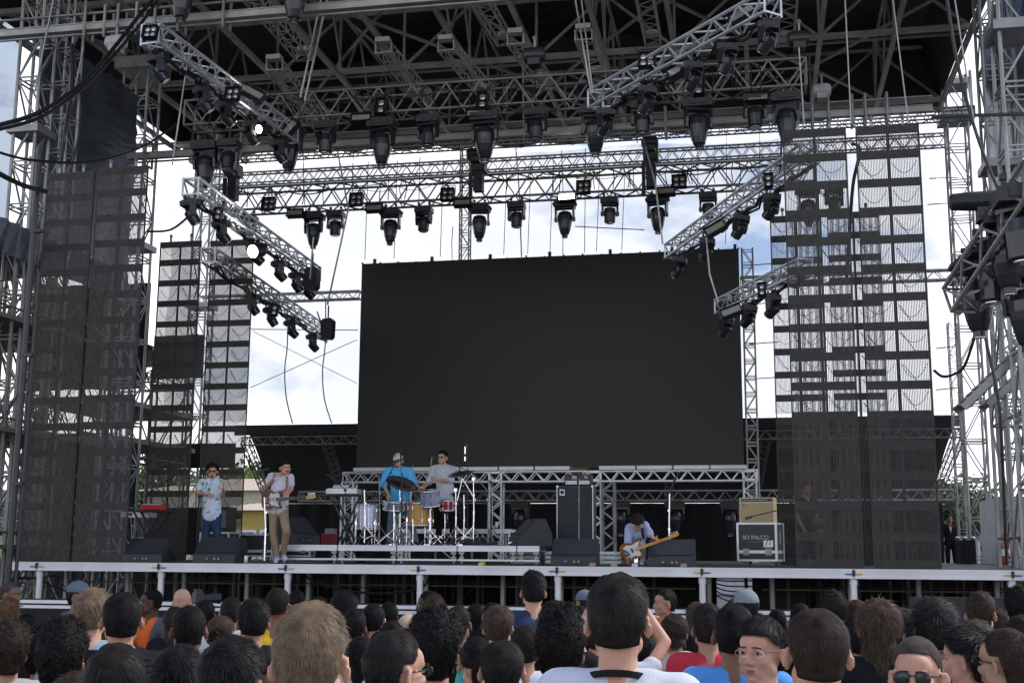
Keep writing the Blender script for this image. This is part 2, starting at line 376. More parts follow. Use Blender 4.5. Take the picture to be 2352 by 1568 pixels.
# dark cloth below the deck, with gaps; most added to make the space dark
SX = lambda p, Y: at(p, 1350, Y=Y).x
for k, (x0, x1, yy, h0, h1) in enumerate([(-19.5, -16.2, 31.5, 0, 1.5), (-15.6, -11.0, 29.5, 0, 1.6), (-11.8, -8.6, 31.5, 0, 1.7), (-8.5, SX(1646, 31), 31, 0, 1.76), (-12.3, -11.2, 26, .6, 1.76), (-6, -4.9, 24.5, 0, 1.76), (SX(1400, 21.2), SX(1622, 21.2), 21.2, 0, 1.74), (SX(1728, 20.6), SX(1850, 20.6), 20.6, 0, 1.74), (SX(1735, 30.5), 9.5, 30.5, 0, 1.7)]):
    mb = MB(); n = max(4, int((x1 - x0) / .12)); vs = []
    for i in range(n + 1):
        xx = x0 + (x1 - x0) * i / n; w_ = .05 * math.sin(i * 1.7 + k) + .03 * math.sin(i * .6)
        vs += [(xx, yy + w_, h0), (xx, yy + w_ * .6, h1)]
    mb.add(vs, [(2 * i, 2 * i + 2, 2 * i + 3, 2 * i + 1) for i in range(n)]); spart('understage_cloth', mb, M_CLOTH)
# cable bundle looping below the front edge
def cable(name, pts, r, label, m=M_WIRE, n=8, cat='cable', group='loose stage cables', seg=5):
    P = smooth_path(pts, n); mb = MB().tube(P, r, seg); o = mb.build(name, m); recentre(o, P[0]); tag(o, label, cat, group); return o
def pxpath(pts, Y): return [at(x, y, Y=(Y if not isinstance(Y, (list, tuple)) else Y[i])) for i, (x, y) in enumerate(pts)]
cable('cable', pxpath([(700, 1322), (750, 1345), (860, 1362), (960, 1352), (985, 1328)], 19.3), .02, 'thick cable bundle sagging below the stage edge under the drum riser')
cable('cable', pxpath([(660, 1340), (740, 1340), (820, 1348), (900, 1349), (965, 1340)], 19.4), .01, 'thin cable slung under the stage between two white posts')
cable('cable', pxpath([(20, 1330), (80, 1327), (120, 1345), (165, 1362), (180, 1378)], 19.3), .018, 'cable bundle hanging under the left end of the stage')
cable('cable', pxpath([(30, 1322), (85, 1328), (130, 1322), (150, 1350)], 19.35), .01, 'thin cable arching under the left end of the stage')
for k in range(5):
    cable('cable', pxpath([(1640, 1330 + k * 8), (1690, 1334 + k * 12), (1850, 1328 + k * 14)], 22 + k * .3), .012, ['topmost', 'second', 'third', 'fourth', 'lowest'][k] + ' of the dark cables crossing the pale gap under the stage at right')
# front ledge (camera track) with black skirt
LZ = 1.235; ledge = thing('front_ledge', (-5, 17.6, 0), 'long low ledge with white rails and black skirt before the stage', 'ledge')
mb = MB(); mb.bx(-13, 6.5, 17.56, 17.62, LZ - .05, LZ); mb.build('rail', M_WHITE, ledge); mb = MB(); mb.bx(-13, 6.5, 17.5, 17.54, LZ - .13, LZ - .075); mb.build('rail', M_WHITE, ledge)
mb = MB(); mb.bx(-13, 6.5, 17.63, 18.6, LZ - .12, LZ - .02); mb.build('platform', M_DECK, ledge)
mb = MB(); vs = []; n = 190
for i in range(n + 1): x = -13 + 19.5 * i / n; vs += [(x, 17.45 + .02 * math.sin(i * 1.3), 0), (x, 17.48, LZ - .12)]
mb.add(vs, [(2 * i, 2 * i + 2, 2 * i + 3, 2 * i + 1) for i in range(n)]); mb.build('skirt', M_CLOTH, ledge)
a = at(2090, 1400, Y=17.3); b = at(2310, 1345, Y=17.3)
mb = MB(); mb.bx(a.x, b.x, 17.25, 17.32, .4, b.z - .15); o = mb.build('black_panel', mat('dark_board', (.03, .03, .03), .7)); recentre(o, (a.x, 17.3, .4)); tag(o, 'dark rectangular board standing before the ledge at right', 'board')

# ================================================================== ROOF
roof = thing('stage_roof', (-5.8, 24, 14), 'black tarpaulin stage roof on a steel lattice frame', 'roof')
RZ, RT = 14.0, 15.6; RX0, RX1 = -16.9, 5.1
mb = MB(); nx_, ny_ = 44, 30; vs = []
for j in range(ny_ + 1):
    for i in range(nx_ + 1):
        x = RX0 + (RX1 - RX0) * i / nx_; y = 13 + 20.3 * j / ny_; u = abs(2 * i / nx_ - 1)
        z = RT + 1.1 * (1 - u * u) + .10 * math.sin(i * 2.1 + j * .7) * math.sin(j * 1.3)
        if i in (0, nx_): z = RZ + .1
        vs.append((x, y, z))
W1 = nx_ + 1
mb.add(vs, [(j * W1 + i, j * W1 + i + 1, (j + 1) * W1 + i + 1, (j + 1) * W1 + i) for j in range(ny_) for i in range(nx_)])
# rear valance closing the gable
vs = []
for i in range(nx_ + 1):
    x = RX0 + (RX1 - RX0) * i / nx_; u = abs(2 * i / nx_ - 1); vs += [(x, 33.3, RZ - .15 - .35 * (1 - u) - .08 * math.sin(i * 1.9)), (x, 33.28, (RT + 1.1 * (1 - u * u) if 0 < i < nx_ else RZ + .1) + .2)]
mb.add(vs, [(2 * i, 2 * i + 2, 2 * i + 3, 2 * i + 1) for i in range(nx_)])
mb.build('canopy', M_TARP, roof)
YS = [14.3, 18.9, 23.5, 28.2, 32.9]
for yy in YS:
    mb = MB(); mb.bar((RX0, yy, RZ), (RX1, yy, RZ), .12); mb.bar((RX0, yy, RT - .1), (RX1, yy, RT - .1), .08)
    n = 13; st = (RX1 - RX0) / n
    mb.bar((RX0, yy + .5, RZ + .05), (RX1, yy + .5, RZ + .05), .05)
    for k in range(n):
        x = RX0 + k * st; mb.bar((x, yy, RZ), (x, yy, RT - .1), .06); mb.bar((x, yy, RZ) if k % 2 else (x, yy, RT - .1), (x + st, yy, RT - .1) if k % 2 else (x + st, yy, RZ), .06)
    mb.build('cross_girder', M_ROOFST, roof)
n = 13; st = (RX1 - RX0) / n
for k in range(n + 1):
    x = RX0 + k * st; mb = MB(); mb.bar((x, 12.5, RZ - .11), (x, 33.1, RZ - .11), .11)
    if k % 2 == 0:
        mb.bar((x, 12.5, RT), (x, 33.1, RT), .07); m_ = 9; sy = 20.6 / m_
        for q in range(m_):
            y0 = 12.5 + q * sy; mb.bar((x, y0, RZ - .1), (x, y0 + sy / 2, RT), .05); mb.bar((x, y0 + sy / 2, RT), (x, y0 + sy, RZ - .1), .05)
    mb.build('rafter', M_ROOFST, roof)
for j in range(4):                                       # wind bracing between girders
    for k in range(0, 13, 2):
        if (j + k // 2) % 2: continue
        mb = MB(); x0 = RX0 + k * st; mb.bar((x0, YS[j], RZ + .12), (x0 + 2 * st, YS[j + 1], RZ + .12), .06); mb.bar((x0 + 2 * st, YS[j], RZ + .25), (x0, YS[j + 1], RZ + .25), .06)
        mb.build('wind_brace', M_ROOFST, roof)
# small ladder-like girders hanging in the roof, running towards the back
for k, (p0, p1, z) in enumerate([((1068, -60), (1160, 95), 13.2), ((1470, -60), (1500, 92), 13.2), ((1815, -50), (1805, 95), 13.2), ((880, 110), (975, 225), 12.2), ((1024, 105), (1120, 215), 12.2),
                                 ((1184, 90), (1250, 190), 12.2), ((1340, 80), (1375, 175), 12.2), ((560, -30), (700, 130), 12.6), ((630, 150), (740, 290), 11.8), ((1565, 150), (1580, 250), 12.2)]):
    a = at(*p0, Z=z); b = at(*p1, Z=z); mb = MB(); truss(mb, a, b, .34, .2, bay=.42, rc=.02, rd=.012, faces='bfr')
    for s_ in (a, b): mb.box(s_ + V((0, 0, .15)), (.30, .2, .10))
    o = mb.build('ladder_girder', M_ROOFST); recentre(o, a); tag(o, 'narrow ladder girder in the roof, ' + ['above the screen left of centre at the top edge', 'above the right light truss at the top edge', 'at the top edge above the right curtains', 'left of centre above the upper truss', 'next right of the left-of-centre one above the upper truss', 'at the centre above the upper truss', 'right of centre above the upper truss', 'crossing the top left above the diagonal truss', 'just left of the upper truss moving lights', 'behind the right diagonal truss'][k], 'girder', 'ladder girders under the roof')
    for s_ in (a, b):
        pass

# ================================================================== TOWERS
def mk_tower(x, y, z1, w, label, bay=1.0, m=None, z0=0, rc=.034, rd=.02, head=True, dy=None):
    mb = MB(); t = thing('scaffold_tower', (x, y, z0), label, 'tower', 'lattice roof towers')
    tower(mb, 0, 0, 0, z1 - z0, w, dy, bay, rc, rd); lpart('lattice', mb.mesh('lattice', m or M_STEEL), t)
    if head:
        h = MB(); h.box((0, 0, z1 - z0 - 1.1), (w + .35, w + .35, .28)); h.box((0, 0, z1 - z0 - .2), (w + .2, w + .2, .16))
        for i in (-1, 1):
            for j in (-1, 1): h.box((i * (w / 2 + .1), j * (w / 2 + .1), z1 - z0 - .6), (.07, .07, 1.3))
        lpart('hoist_head', h.mesh('hoist_head', m or M_STEEL), t)
        s = MB(); s.box((0, 0, (z1 - z0) * .62), (w + .2, w + .2, .14)); lpart('sleeve', s.mesh('sleeve', m or M_STEEL), t)
    return t
mk_tower(5.45, 33, 14.6, .52, 'far right lattice tower carrying the rear roof corner')
mk_tower(4.95, 25, 15.5, .6, 'middle right lattice tower beside the right curtains, nearer than the far one')
mk_tower(-15.9, 33, 14.6, .52, 'far left lattice tower behind the inner left curtains')
mk_tower(-14.35, 26, 14.6, .62, 'left lattice tower standing beside the black side tarpaulin')
a = at(2345, 500, Y=19); mk_tower(a.x + .1, 19, 16, .6, 'nearest lattice tower at the right picture edge')
a = at(73, 300, Y=20.5); mk_tower(a.x, 20.5, 16, .46, 'leftmost tall lattice tower before the bluish tarpaulin', bay=.85)
a = at(112, 300, Y=22.2); mk_tower(a.x, 22.2, 16, .3, 'slim lattice mast just right of the leftmost tower', bay=.7, rc=.028, rd=.014)
a = at(146, 300, Y=21.0); mk_tower(a.x, 21.0, 14.5, .36, 'slim lattice mast against the black side tarpaulin', bay=.7, rc=.03, rd=.016, head=False)
a = at(2202, 1000, Y=36); mk_tower(a.x, 36, a.z + 3.2, .28, 'thin lattice post right of the black tent behind the man in black', bay=.45, rc=.02, rd=.012, head=False)
a = at(1068, 560, Y=32); mk_tower(a.x, 32, at(1068, 330, Y=32).z, .26, 'thin lattice post rising above the top of the big screen', bay=.42, z0=9.4, rc=.02, rd=.012, head=False)
a = at(1722, 800, Y=31.3); mk_tower(a.x, 31.3, at(1715, 572, Y=31.3).z, .27, 'thin lattice column at the right side of the big screen', bay=.42, z0=DZ, rc=.026, rd=.014, head=False)

def mk_truss(name, a, b, w, h, label, m=M_STEEL, cat='truss', group='lighting trusses', **k):
    mb = MB(); truss(mb, a, b, w, h, **k); o = mb.build(name, m); recentre(o, a); return tag(o, label, cat, group)
# rear structural trusses
YB = 32.6
a = at(490, 405, Y=YB); b = at(2172, 322, Y=YB); mk_truss('lattice_girder', (a.x, YB, 12.75), (b.x, YB, 12.75), .25, .32, 'slim rear girder spanning the stage above the lower light truss', bay=.42, rc=.026, rd=.014)
a = at(450, 360, Y=YB); mk_truss('lattice_girder', at(450, 366, Y=29), V((5.2, 29, at(450, 366, Y=29).z)), .25, .26, 'slim girder right under the long white beam', bay=.4, rc=.024, rd=.013)
a = at(590, 686, Y=33); mk_truss('lattice_girder', (-15.9, 33, a.z), (at(828, 686, Y=33).x, 33, a.z), .22, .22, 'short girder from the left tower to the big screen', bay=.4, rc=.024, rd=.012)
a = at(2170, 632, Y=33); mk_truss('lattice_girder', (-.3, 33, a.z), (5.2, 33, a.z), .22, .26, 'girder from the big screen to the right tower behind the curtains', bay=.5, rc=.026, rd=.014)

# long white box beams with clamp hoops
def box_beam(x0, x1, y, z, label, hoops):
    t = thing('white_beam', ((x0 + x1) / 2, y, z), label, 'beam', 'long box beams with clamps'); cx = (x0 + x1) / 2
    mb = MB(); mb.box((0, 0, 0), (x1 - x0, .1, .11)); mb.box((0, 0, .063), (x1 - x0, .14, .016)); mb.box((0, 0, -.063), (x1 - x0, .15, .02)); lpart('beam', mb.mesh('beam', M_BEAM), t)
    for dz in (.22, -.18):
        mb = MB(); mb.cyl((x0 - cx, -.1, dz), (x1 - cx, -.1, dz), .024, n=8); lpart('rail', mb.mesh('rail', M_STEEL), t)
    for hx in hoops:
        mb = MB()
        for s in (-.16, .16): mb.cyl((hx - cx, s, -.26), (hx - cx, s, .32), .028, n=8)
        mb.cyl((hx - cx, -.16, .32), (hx - cx, .16, .32), .028, n=8); mb.cyl((hx - cx, -.16, -.26), (hx - cx, .16, -.26), .028, n=8); lpart('clamp', mb.mesh('clamp', M_STEEL), t)
    return t
zf = 11.52; box_beam(-14.6, 4.6, 19.5, zf, 'long white beam along the front of the roof at top left', [at(x, 60, Y=19.5).x for x in (205, 250, 280, 322, 365, 418, 520)] + [-1, 1, 2.5])
box_beam(-13.7, 3.6, 24.4, 10.72, 'long white beam behind the upper row of moving lights', [at(x, 340, Y=24.4).x for x in (462, 505, 560, 1530, 1868, 1905, 1960, 1990, 2040)] + [-13.2])
# ================================================================== MOVING LIGHTS
def mlight_meshes(kind):
    big = kind == 'spot'
    b = MB()
    if big:
        b.box((0, 0, -.13), (.50, .36, .14)); b.box((0, 0, -.045), (.40, .28, .05)); b.box((0, -.19, -.12), (.3, .02, .08))
        for x in (-.27, .27): b.box((x, 0, -.12), (.04, .22, .05))
    else: b.box((0, 0, -.10), (.40, .30, .12)); b.box((0, 0, -.03), (.32, .24, .04)); b.box((0, -.155, -.10), (.24, .015, .06))
    for x in (-.13, .13):
        b.cyl((x, 0, -.03), (x, 0, .05), .02); b.box((x, 0, .07), (.05, .06, .05))
    y = MB(); aw, al = (.215, .30) if big else (.17, .23); top = -.2 if big else -.16
    y.box((0, 0, top - .02), (2 * aw + .05, .18, .05))
    for s in (-1, 1):
        y.prism([(-.07, 0), (.07, 0), (.085, -al * .6), (.06, -al - .05), (-.06, -al - .05), (-.085, -al * .6)], .045, Matrix.Translation((s * aw, 0, top)) @ Matrix.Rotation(PI / 2, 4, 'Z') @ Matrix.Rotation(PI / 2, 4, 'X'))
        y.cyl((s * (aw - .03), 0, top - al), (s * (aw + .04), 0, top - al), .05, n=10)
    h = MB()
    if big: h.lathe([(.09, .19), (.15, .16), (.178, .07), (.178, -.04), (.165, -.13), (.14, -.25), (.105, -.36), (.075, -.385), (.075, -.45)], n=18)
    else: h.lathe([(.10, .13), (.13, .10), (.14, 0), (.13, -.12), (.125, -.2), (.10, -.22)], n=18)
    for k in range(5): h.box((0, 0, .12 - k * .035), ((.30 if big else .24), .12, .012))
    l = MB(); l.cyl((0, 0, -.452 if big else -.222), (0, 0, -.458 if big else -.23), .066 if big else .09, n=16)
    return dict(base=b.mesh('base', M_BLACK), yoke=y.mesh('yoke', M_BLACKG), head=h.mesh('head', M_BLACKG), lens=l.mesh('lens', M_LENS), piv=top - al)
ML = {k: mlight_meshes(k) for k in ('spot', 'wash')}
def moving_light(p, kind, label, pan=0., tilt=0., s=1.0, roll=0., group='black moving lights', lit=False):
    m = ML[kind]; t = thing('moving_light', p, label, 'stage light', group, (0, roll, 0)); t.scale = (s, s, s)
    lpart('base', m['base'], t); y = lpart('yoke', m['yoke'], t); y.rotation_euler = (0, 0, pan)
    h = lpart('head', m['head'], y); h.location = (0, 0, m['piv']); h.rotation_euler = (tilt, 0, 0)
    l = lpart('lens', m['lens'], h)
    if lit: l.data = l.data.copy(); l.data.materials[0] = M_LIT
    return t
# ---------------- four-lamp and two-lamp blinders, strobes
def blinder_mesh(nx, nz):
    b = MB(); c = .17
    b.box((0, .05, 0), (nx * c + .03, .10, nz * c + .03))
    b.box((0, .0, nz * c / 2 + .012), (nx * c + .05, .16, .012)); b.box((0, .0, -nz * c / 2 - .012), (nx * c + .05, .16, .012))
    for x in (-1, 1): b.box((x * (nx * c / 2 + .02), 0, 0), (.012, .16, nz * c + .03)); b.bar((x * (nx * c / 2 + .035), .04, 0), (x * (nx * c / 2 + .035), .04, nz * c / 2 + .14), .015)
    b.bar((-(nx * c / 2 + .035), .04, nz * c / 2 + .14), (nx * c / 2 + .035, .04, nz * c / 2 + .14), .015)
    l = []
    for i in range(nx):
        for j in range(nz):
            m = MB(); m.ell(((i - (nx - 1) / 2) * c, -.005, (j - (nz - 1) / 2) * c), (.066, .022, .066)); l.append(m.mesh('lamp', M_LENS, True))
    return b.mesh('housing', M_BLACK), l
BL = {(2, 2): blinder_mesh(2, 2), (1, 2): blinder_mesh(1, 2)}
def blinder(p, n, label, rz=0, rx=-.25, s=1.):
    t = thing('audience_blinder', p, label, 'stage light', 'white lamp blinders', (rx, 0, rz)); t.scale = (s, s, s)
    h, ls = BL[n]; lpart('housing', h, t)
    for l in ls: lpart('lamp', l, t)
    return t
sm = MB(); sm.box((0, .04, 0), (.42, .14, .17)); sm.box((0, -.045, .09), (.44, .05, .015)); sm.box((0, -.045, -.09), (.44, .05, .015)); sm.bar((-.24, .04, 0), (-.24, .04, .2), .015); sm.bar((.24, .04, 0), (.24, .04, .2), .015); sm.bar((-.24, .04, .2), (.24, .04, .2), .015)
SB = sm.mesh('housing', M_BLACK); SG = MB().box((0, -.034, 0), (.36, .012, .12)).mesh('reflector', M_LENS)
def strobe(p, label, rz=0, ry=0, lit=False):
    t = thing('strobe_light', p, label, 'stage light', 'box strobe lights', (-.3, ry, rz)); lpart('housing', SB, t); g_ = lpart('reflector', SG, t)
    if lit: g_.data = SG.copy(); g_.data.materials[0] = M_LIT
    return t

# ================================================================== HORIZONTAL LIGHT TRUSSES
M_TR = mat('shaded_truss_steel', (.21, .21, .20), .5, .5, .2, 2)  # shade under the roof put into a darker steel colour
Y1 = 22.8
tl = at(425, 235, Y=Y1); tr = at(1851, 133, Y=Y1); zt = at(1300, 171, Y=Y1).z; zb = at(1300, 230, Y=Y1).z
mk_truss('lighting_truss', (tl.x, Y1 + .25, (zt + zb) / 2), (tr.x, Y1 + .25, (zt + zb) / 2), .5, zt - zb, 'long upper front truss carrying a row of moving lights', bay=.7, rc=.027, rd=.02, m=M_TR)
z1 = zb
n1 = [(478, 'spot', 330), (530, 'wash', 300), (668, 'spot', 0), (750, 'wash', 0), (880, 'spot', 0), (985, 'wash', 0), (1115, 'spot', 0), (1232, 'wash', 0), (1367, 'spot', 0), (1475, 'wash', 0), (1603, 'spot', 0), (1733, 'wash', 0), (1805, 'spot', 0)]
for i, (px, kd, py) in enumerate(n1):
    x = at(px, 290 - (px - 430) * .05, Y=Y1 + .05).x
    moving_light((x, Y1 + .03, z1 - .12 - (.25 if i < 2 else 0)), kd, ('long tapered' if kd == 'spot' else 'short') + ' moving light under the upper front truss, ' + ORD[i] + ' from the left', pan=random.uniform(-.3, .3), tilt=random.uniform(-.12, .12), s=1.1 if kd == 'spot' else 1.08)
for px, k in ((422, 'left'), (680, 'right')):
    p = at(px, -75, Y=18.9); moving_light(p, 'spot', 'moving light under the front roof beam cut by the top edge, %s one' % k, s=1.1)
for px, py, lb in ((875, 245, 'left'), (1108, 232, 'middle'), (1605, 200, 'right')):
    p = at(px, py, Y=Y1 - .15); blinder(p, (1, 2), 'upright two-lamp blinder on the upper front truss, %s of three' % lb)
for px, py, k in ((830, 272, 0), (1095, 262, 1), (1452, 205, 2), (1740, 225, 3)):
    strobe(at(px, py, Y=Y1 - .1), 'box strobe on the upper front truss, ' + ORD[k] + ' from the left')
Y2 = 27.6
tl = at(495, 440, Y=Y2); tr = at(1870, 365, Y=Y2); zt = at(1300, 392, Y=Y2).z; zb = at(1300, 444, Y=Y2).z
mk_truss('lighting_truss', (tl.x, Y2 + .25, (zt + zb) / 2), (tr.x, Y2 + .25, (zt + zb) / 2), .5, zt - zb, 'long lower rear truss with moving lights against the white sky', bay=.74, rc=.03, rd=.02, m=M_TR)
for i, (px, kd) in enumerate([(570, 'wash'), (720, 'spot'), (770, 'wash'), (897, 'spot'), (973, 'wash'), (1101, 'spot'), (1186, 'wash'), (1297, 'spot'), (1400, 'wash'), (1510, 'spot'), (1626, 'wash'), (1855, 'spot'), (1915, 'wash')]):
    x = at(px, 500 - (px - 700) * .05, Y=Y2).x
    moving_light((x, Y2 + .03, zb - .14), kd, ('long tapered' if kd == 'spot' else 'short') + ' moving light under the lower rear truss, ' + ORD[i] + ' from the left', pan=random.uniform(-.4, .4), tilt=random.uniform(-.12, .12), s=.97 if kd == 'spot' else 1.02)
for k, (px, py) in enumerate([(617, 468), (818, 458), (1028, 447), (1340, 430), (1560, 417)]):
    blinder(at(px, py, Y=Y2 - .2), (2, 2), 'four-lamp blinder on the lower rear truss, ' + ORD[k] + ' from the left', s=.85)
for k, (px, py, lit) in enumerate([(678, 490, 0), (860, 478, 0), (1062, 466, 0), (1302, 454, 1), (1530, 440, 0)]):
    strobe(at(px, py, Y=Y2 - .25), ('lit white' if lit else 'dark') + ' box strobe on the lower rear truss, ' + ORD[k] + ' from the left', lit=bool(lit))
for Yt, zt0, x0_, x1_, lb in ((Y1, z1 + .45, -11.2, .9, 'upper front truss'), (Y2, zb + .55, -12.8, 1.3, 'lower rear truss')):
    mb = MB(); x = x0_
    while x < x1_ - .8:
        L_ = random.uniform(.5, 1.5); y_ = Yt + random.choice((-.05, .1, .3)); mb.tube(catenary((x, y_, zt0 + random.uniform(-.1, .02)), (min(x + L_, x1_), y_, zt0 + random.uniform(-.1, .02)), random.uniform(.05, .22), 10), random.choice((.008, .012, .018)), 4); x += L_ * random.uniform(.3, .8)
    for q in range(26): xx = random.uniform(x0_, x1_); mb.tube([V((xx, Yt - .02, zt0 - .5)), V((xx + random.uniform(-.06, .06), Yt - .03, zt0 - .25)), V((xx, Yt, zt0))], .012, 4)
    o = mb.build('truss_cabling', M_WIRE); recentre(o, (x0_, Yt, zt0)); tag(o, 'loose black cabling draped along the ' + lb, 'cables', kind='stuff')
for k, (px, y0, y1, Y) in enumerate([(697, 345, 470, 30), (812, 350, 480, 30), (965, 340, 470, 31), (1040, 520, 595, 31), (1130, 180, 330, 26), (1290, 345, 585, 31), (1345, 340, 580, 31), (1462, 100, 330, 26), (1600, 320, 440, 31), (1668, 300, 560, 31), (1745, 290, 470, 31)]):
    a = at(px, y0, Y=Y); b = at(px + random.uniform(-3, 3), y1, Y=Y); o = MB().tube([a, a.lerp(b, .5) + V((random.uniform(-.04, .04), 0, 0)), b], .012, 4).build('hanging_wire', M_WIRE); recentre(o, a); tag(o, 'thin dark wire hanging between the light trusses, ' + ORD[k] + ' from the left', 'wire', 'hanging wires')
# vertical hangers joining truss and beams, with hoist boxes and lamps
for k, (x0, y0, x1, y1, Y) in enumerate([(1065, 500, 1075, 600, 29), (538, 385, 540, 460, 27), (1100, 372, 1103, 440, 27), (1495, 345, 1500, 430, 27)]):
    if k == 0: continue
    a = at(x0, y0, Y=Y); b = at(x1, y1, Y=Y); mb = MB(); mb.bar(a, (a.x, Y, b.z), .22, .22); mb.bar((a.x - .16, Y - .14, a.z - .3), (a.x - .16, Y - .14, b.z - .2), .08); mb.box((a.x, Y, a.z - .1), (.34, .3, .3))
    o = mb.build('cable_drum_box', M_BLACK); recentre(o, a); tag(o, 'black hanging cable box above the lower rear truss, ' + ORD[k - 1] + ' from the left', 'hoist')
for k, (px, py, Y) in enumerate([(528, 384, 26), (1092, 354, 26), (1494, 328, 26), (1836, 90, 20), (268, 98, 19), (1888, 208, 24), (1228, 128, 19)]):
    p = at(px, py, Y=Y); t = thing('chain_hoist', p, 'rounded chain hoist motor hanging ' + ['at the left end above the lower rear truss', 'above the middle of the lower rear truss', 'above the right part of the lower rear truss', 'from the roof above the right curtains', 'under the white beam at top left', 'clear and rounded above the upper end of the right beam', 'in the middle of the roof above the upper truss'][k], 'hoist', 'chain hoists')
    mb = MB(); mb.lathe([(.08, -.2), (.13, -.16), (.14, 0), (.14, .1), (.10, .17)], R=Matrix.Rotation(PI / 2, 3, 'Y')); mb.box((0, 0, -.08), (.2, .22, .22))
    lpart('motor', mb.mesh('motor', mat('hoist_grey', (.45, .45, .44), .5) if k in (4, 5) else M_BLACK, False), t)
    mb = MB(); mb.cyl((0, 0, .1), (0, 0, .28), .02); mb.lathe([(.03, .28), (.045, .31), (.03, .34)], n=8); lpart('hook', mb.mesh('hook', M_STEEL), t)

# ================================================================== DIAGONAL TRUSSES
def diag(p0, p1, Y0, label, wd=.3, m=M_ALU, lights=(), side=1, ext=0, kinds='wash', tl0=.6, dz1=0.):
    a = at(*p0, Y=Y0); b = at(*p1, Z=a.z + dz1); mk_truss('lighting_truss', a, b, wd, wd, label, m=m, bay=.6, rc=.03, rd=.017)
    mb = MB(); off = V((0, 0, -wd / 2 - .05)); P = [a.lerp(b, i / 30) + off + V((random.uniform(-.05, .05), random.uniform(-.1, .1), random.uniform(-.07, .02))) for i in range(31)]
    mb.tube(P, .03, 5); P = [q + V((.05, .06, .05 * math.sin(i))) for i, q in enumerate(P)]; mb.tube(P, .022, 5)
    o = mb.build('cable_loom', M_WIRE); recentre(o, a); tag(o, 'black cable loom tied along the ' + label.split(' truss')[0] + ' truss', 'cable')
    for i, (t_, kd) in enumerate(lights):
        q = a.lerp(b, t_) - V((0, 0, wd / 2 + .1))
        moving_light(q, kd, 'moving light aimed inward under the ' + label.split(' truss')[0] + ' truss, ' + ORD[i] + ' from its near end', pan=side * .9, tilt=tl0 + random.uniform(-.2, .2), s=.78, roll=side * random.uniform(.05, .2), group='lights on the diagonal trusses', lit=False)
    return a, b
A1, B1 = diag((345, 78), (668, 312), 17.3, 'upper left diagonal truss of bright aluminium', .32, lights=[(.05, 'wash'), (.33, 'wash'), (.48, 'wash'), (.68, 'wash'), (.9, 'wash')], side=-1)
A2, B2 = diag((1775, 8), (1368, 232), 17.3, 'upper right diagonal truss of bright aluminium', .32, lights=[(.02, 'wash'), (.22, 'wash'), (.4, 'wash'), (.66, 'wash'), (.93, 'wash')], side=1)
A3, B3 = diag((438, 428), (722, 630), 20, 'middle left diagonal truss', .3, lights=[(.0, 'wash'), (.2, 'wash'), (.45, 'wash'), (.66, 'wash'), (.82, 'wash'), (.93, 'wash')], side=-1)
A4, B4 = diag((1860, 352), (1542, 578), 20, 'middle right diagonal truss', .3, lights=[(.22, 'wash'), (.42, 'wash'), (.68, 'wash'), (.92, 'wash')], side=1)
A5, B5 = diag((478, 585), (750, 768), 22.5, 'lower left diagonal truss', .28, lights=[(.3, 'wash'), (.45, 'wash'), (.63, 'wash'), (.85, 'wash')], side=-1, dz1=0)
A6, B6 = diag((1850, 612), (1656, 705), 22.5, 'lower right diagonal truss', .28, lights=[(.35, 'wash'), (.62, 'wash'), (.92, 'wash')], side=1)
for k, (px, py, Y, n_, sc_) in enumerate([(345, 74, 17.0, (2, 2), .62), (534, 216, 19.2, (2, 2), .68), (1486, 138, 19.3, (2, 2), .75), (1750, 665, 22, (1, 2), .68), (630, 712, 24, (1, 2), .68), (500, 492, 20.5, (1, 2), .68), (1765, 415, 20.3, (1, 2), .68)]):
    blinder(at(px, py, Y=Y), n_, ['four-lamp blinder at the near end of the upper left diagonal truss', 'four-lamp blinder halfway along the upper left diagonal truss', 'four-lamp blinder on the upper right diagonal truss', 'small two-lamp blinder on the lower right diagonal truss', 'small two-lamp blinder on the lower left diagonal truss', 'small two-lamp blinder at the near end of the middle left diagonal truss', 'small two-lamp blinder on the middle right diagonal truss'][k], s=sc_)
for k, (px, py, Y, rz, ry) in enumerate([(664, 297, 22, .3, -.9), (582, 215, 20.2, .2, .5), (1450, 205, 20.2, 0, -.5), (1705, 33, 17.9, 0, -.5), (1560, 160, 19, 0, -.5), (1680, 715, 23.5, 0, -.35), (1643, 525, 23, 0, -.5)]):
    strobe(at(px, py, Y=Y), ['bright box strobe tilted at the far end of the upper left diagonal truss', 'box strobe under the middle of the upper left diagonal truss', 'box strobe at the lower part of the upper right diagonal truss', 'box strobe at the upper end of the upper right diagonal truss', 'box strobe halfway along the upper right diagonal truss', 'box strobe near the tip of the lower right diagonal truss', 'box strobe under the middle right diagonal truss'][k], rz, ry)
# the two lamps that are on
for px, py, Y, lb, R_ in ((597, 297, 20.6, 'lit lamp glaring beside the upper left diagonal truss', .075), (583, 577, 22.6, 'lit lamp glaring under the middle left diagonal truss', .13)):
    t = thing('stage_lamp', at(px, py, Y=Y), lb, 'lamp', 'lamps that are on', (.3, 0, -.4))
    mb = MB(); mb.lathe([(R_ * .7, .3), (R_ * 1.05, .22), (R_ * 1.1, 0), (R_ * 1.0, -.02)], R=Matrix.Rotation(-PI / 2, 3, 'X')); lpart('can', mb.mesh('can', M_BLACK), t)
    mb = MB(); mb.cyl((0, -.025, 0), (0, -.035, 0), R_, n=18); lpart('lamp_face', mb.mesh('lamp_face', M_LIT), t)
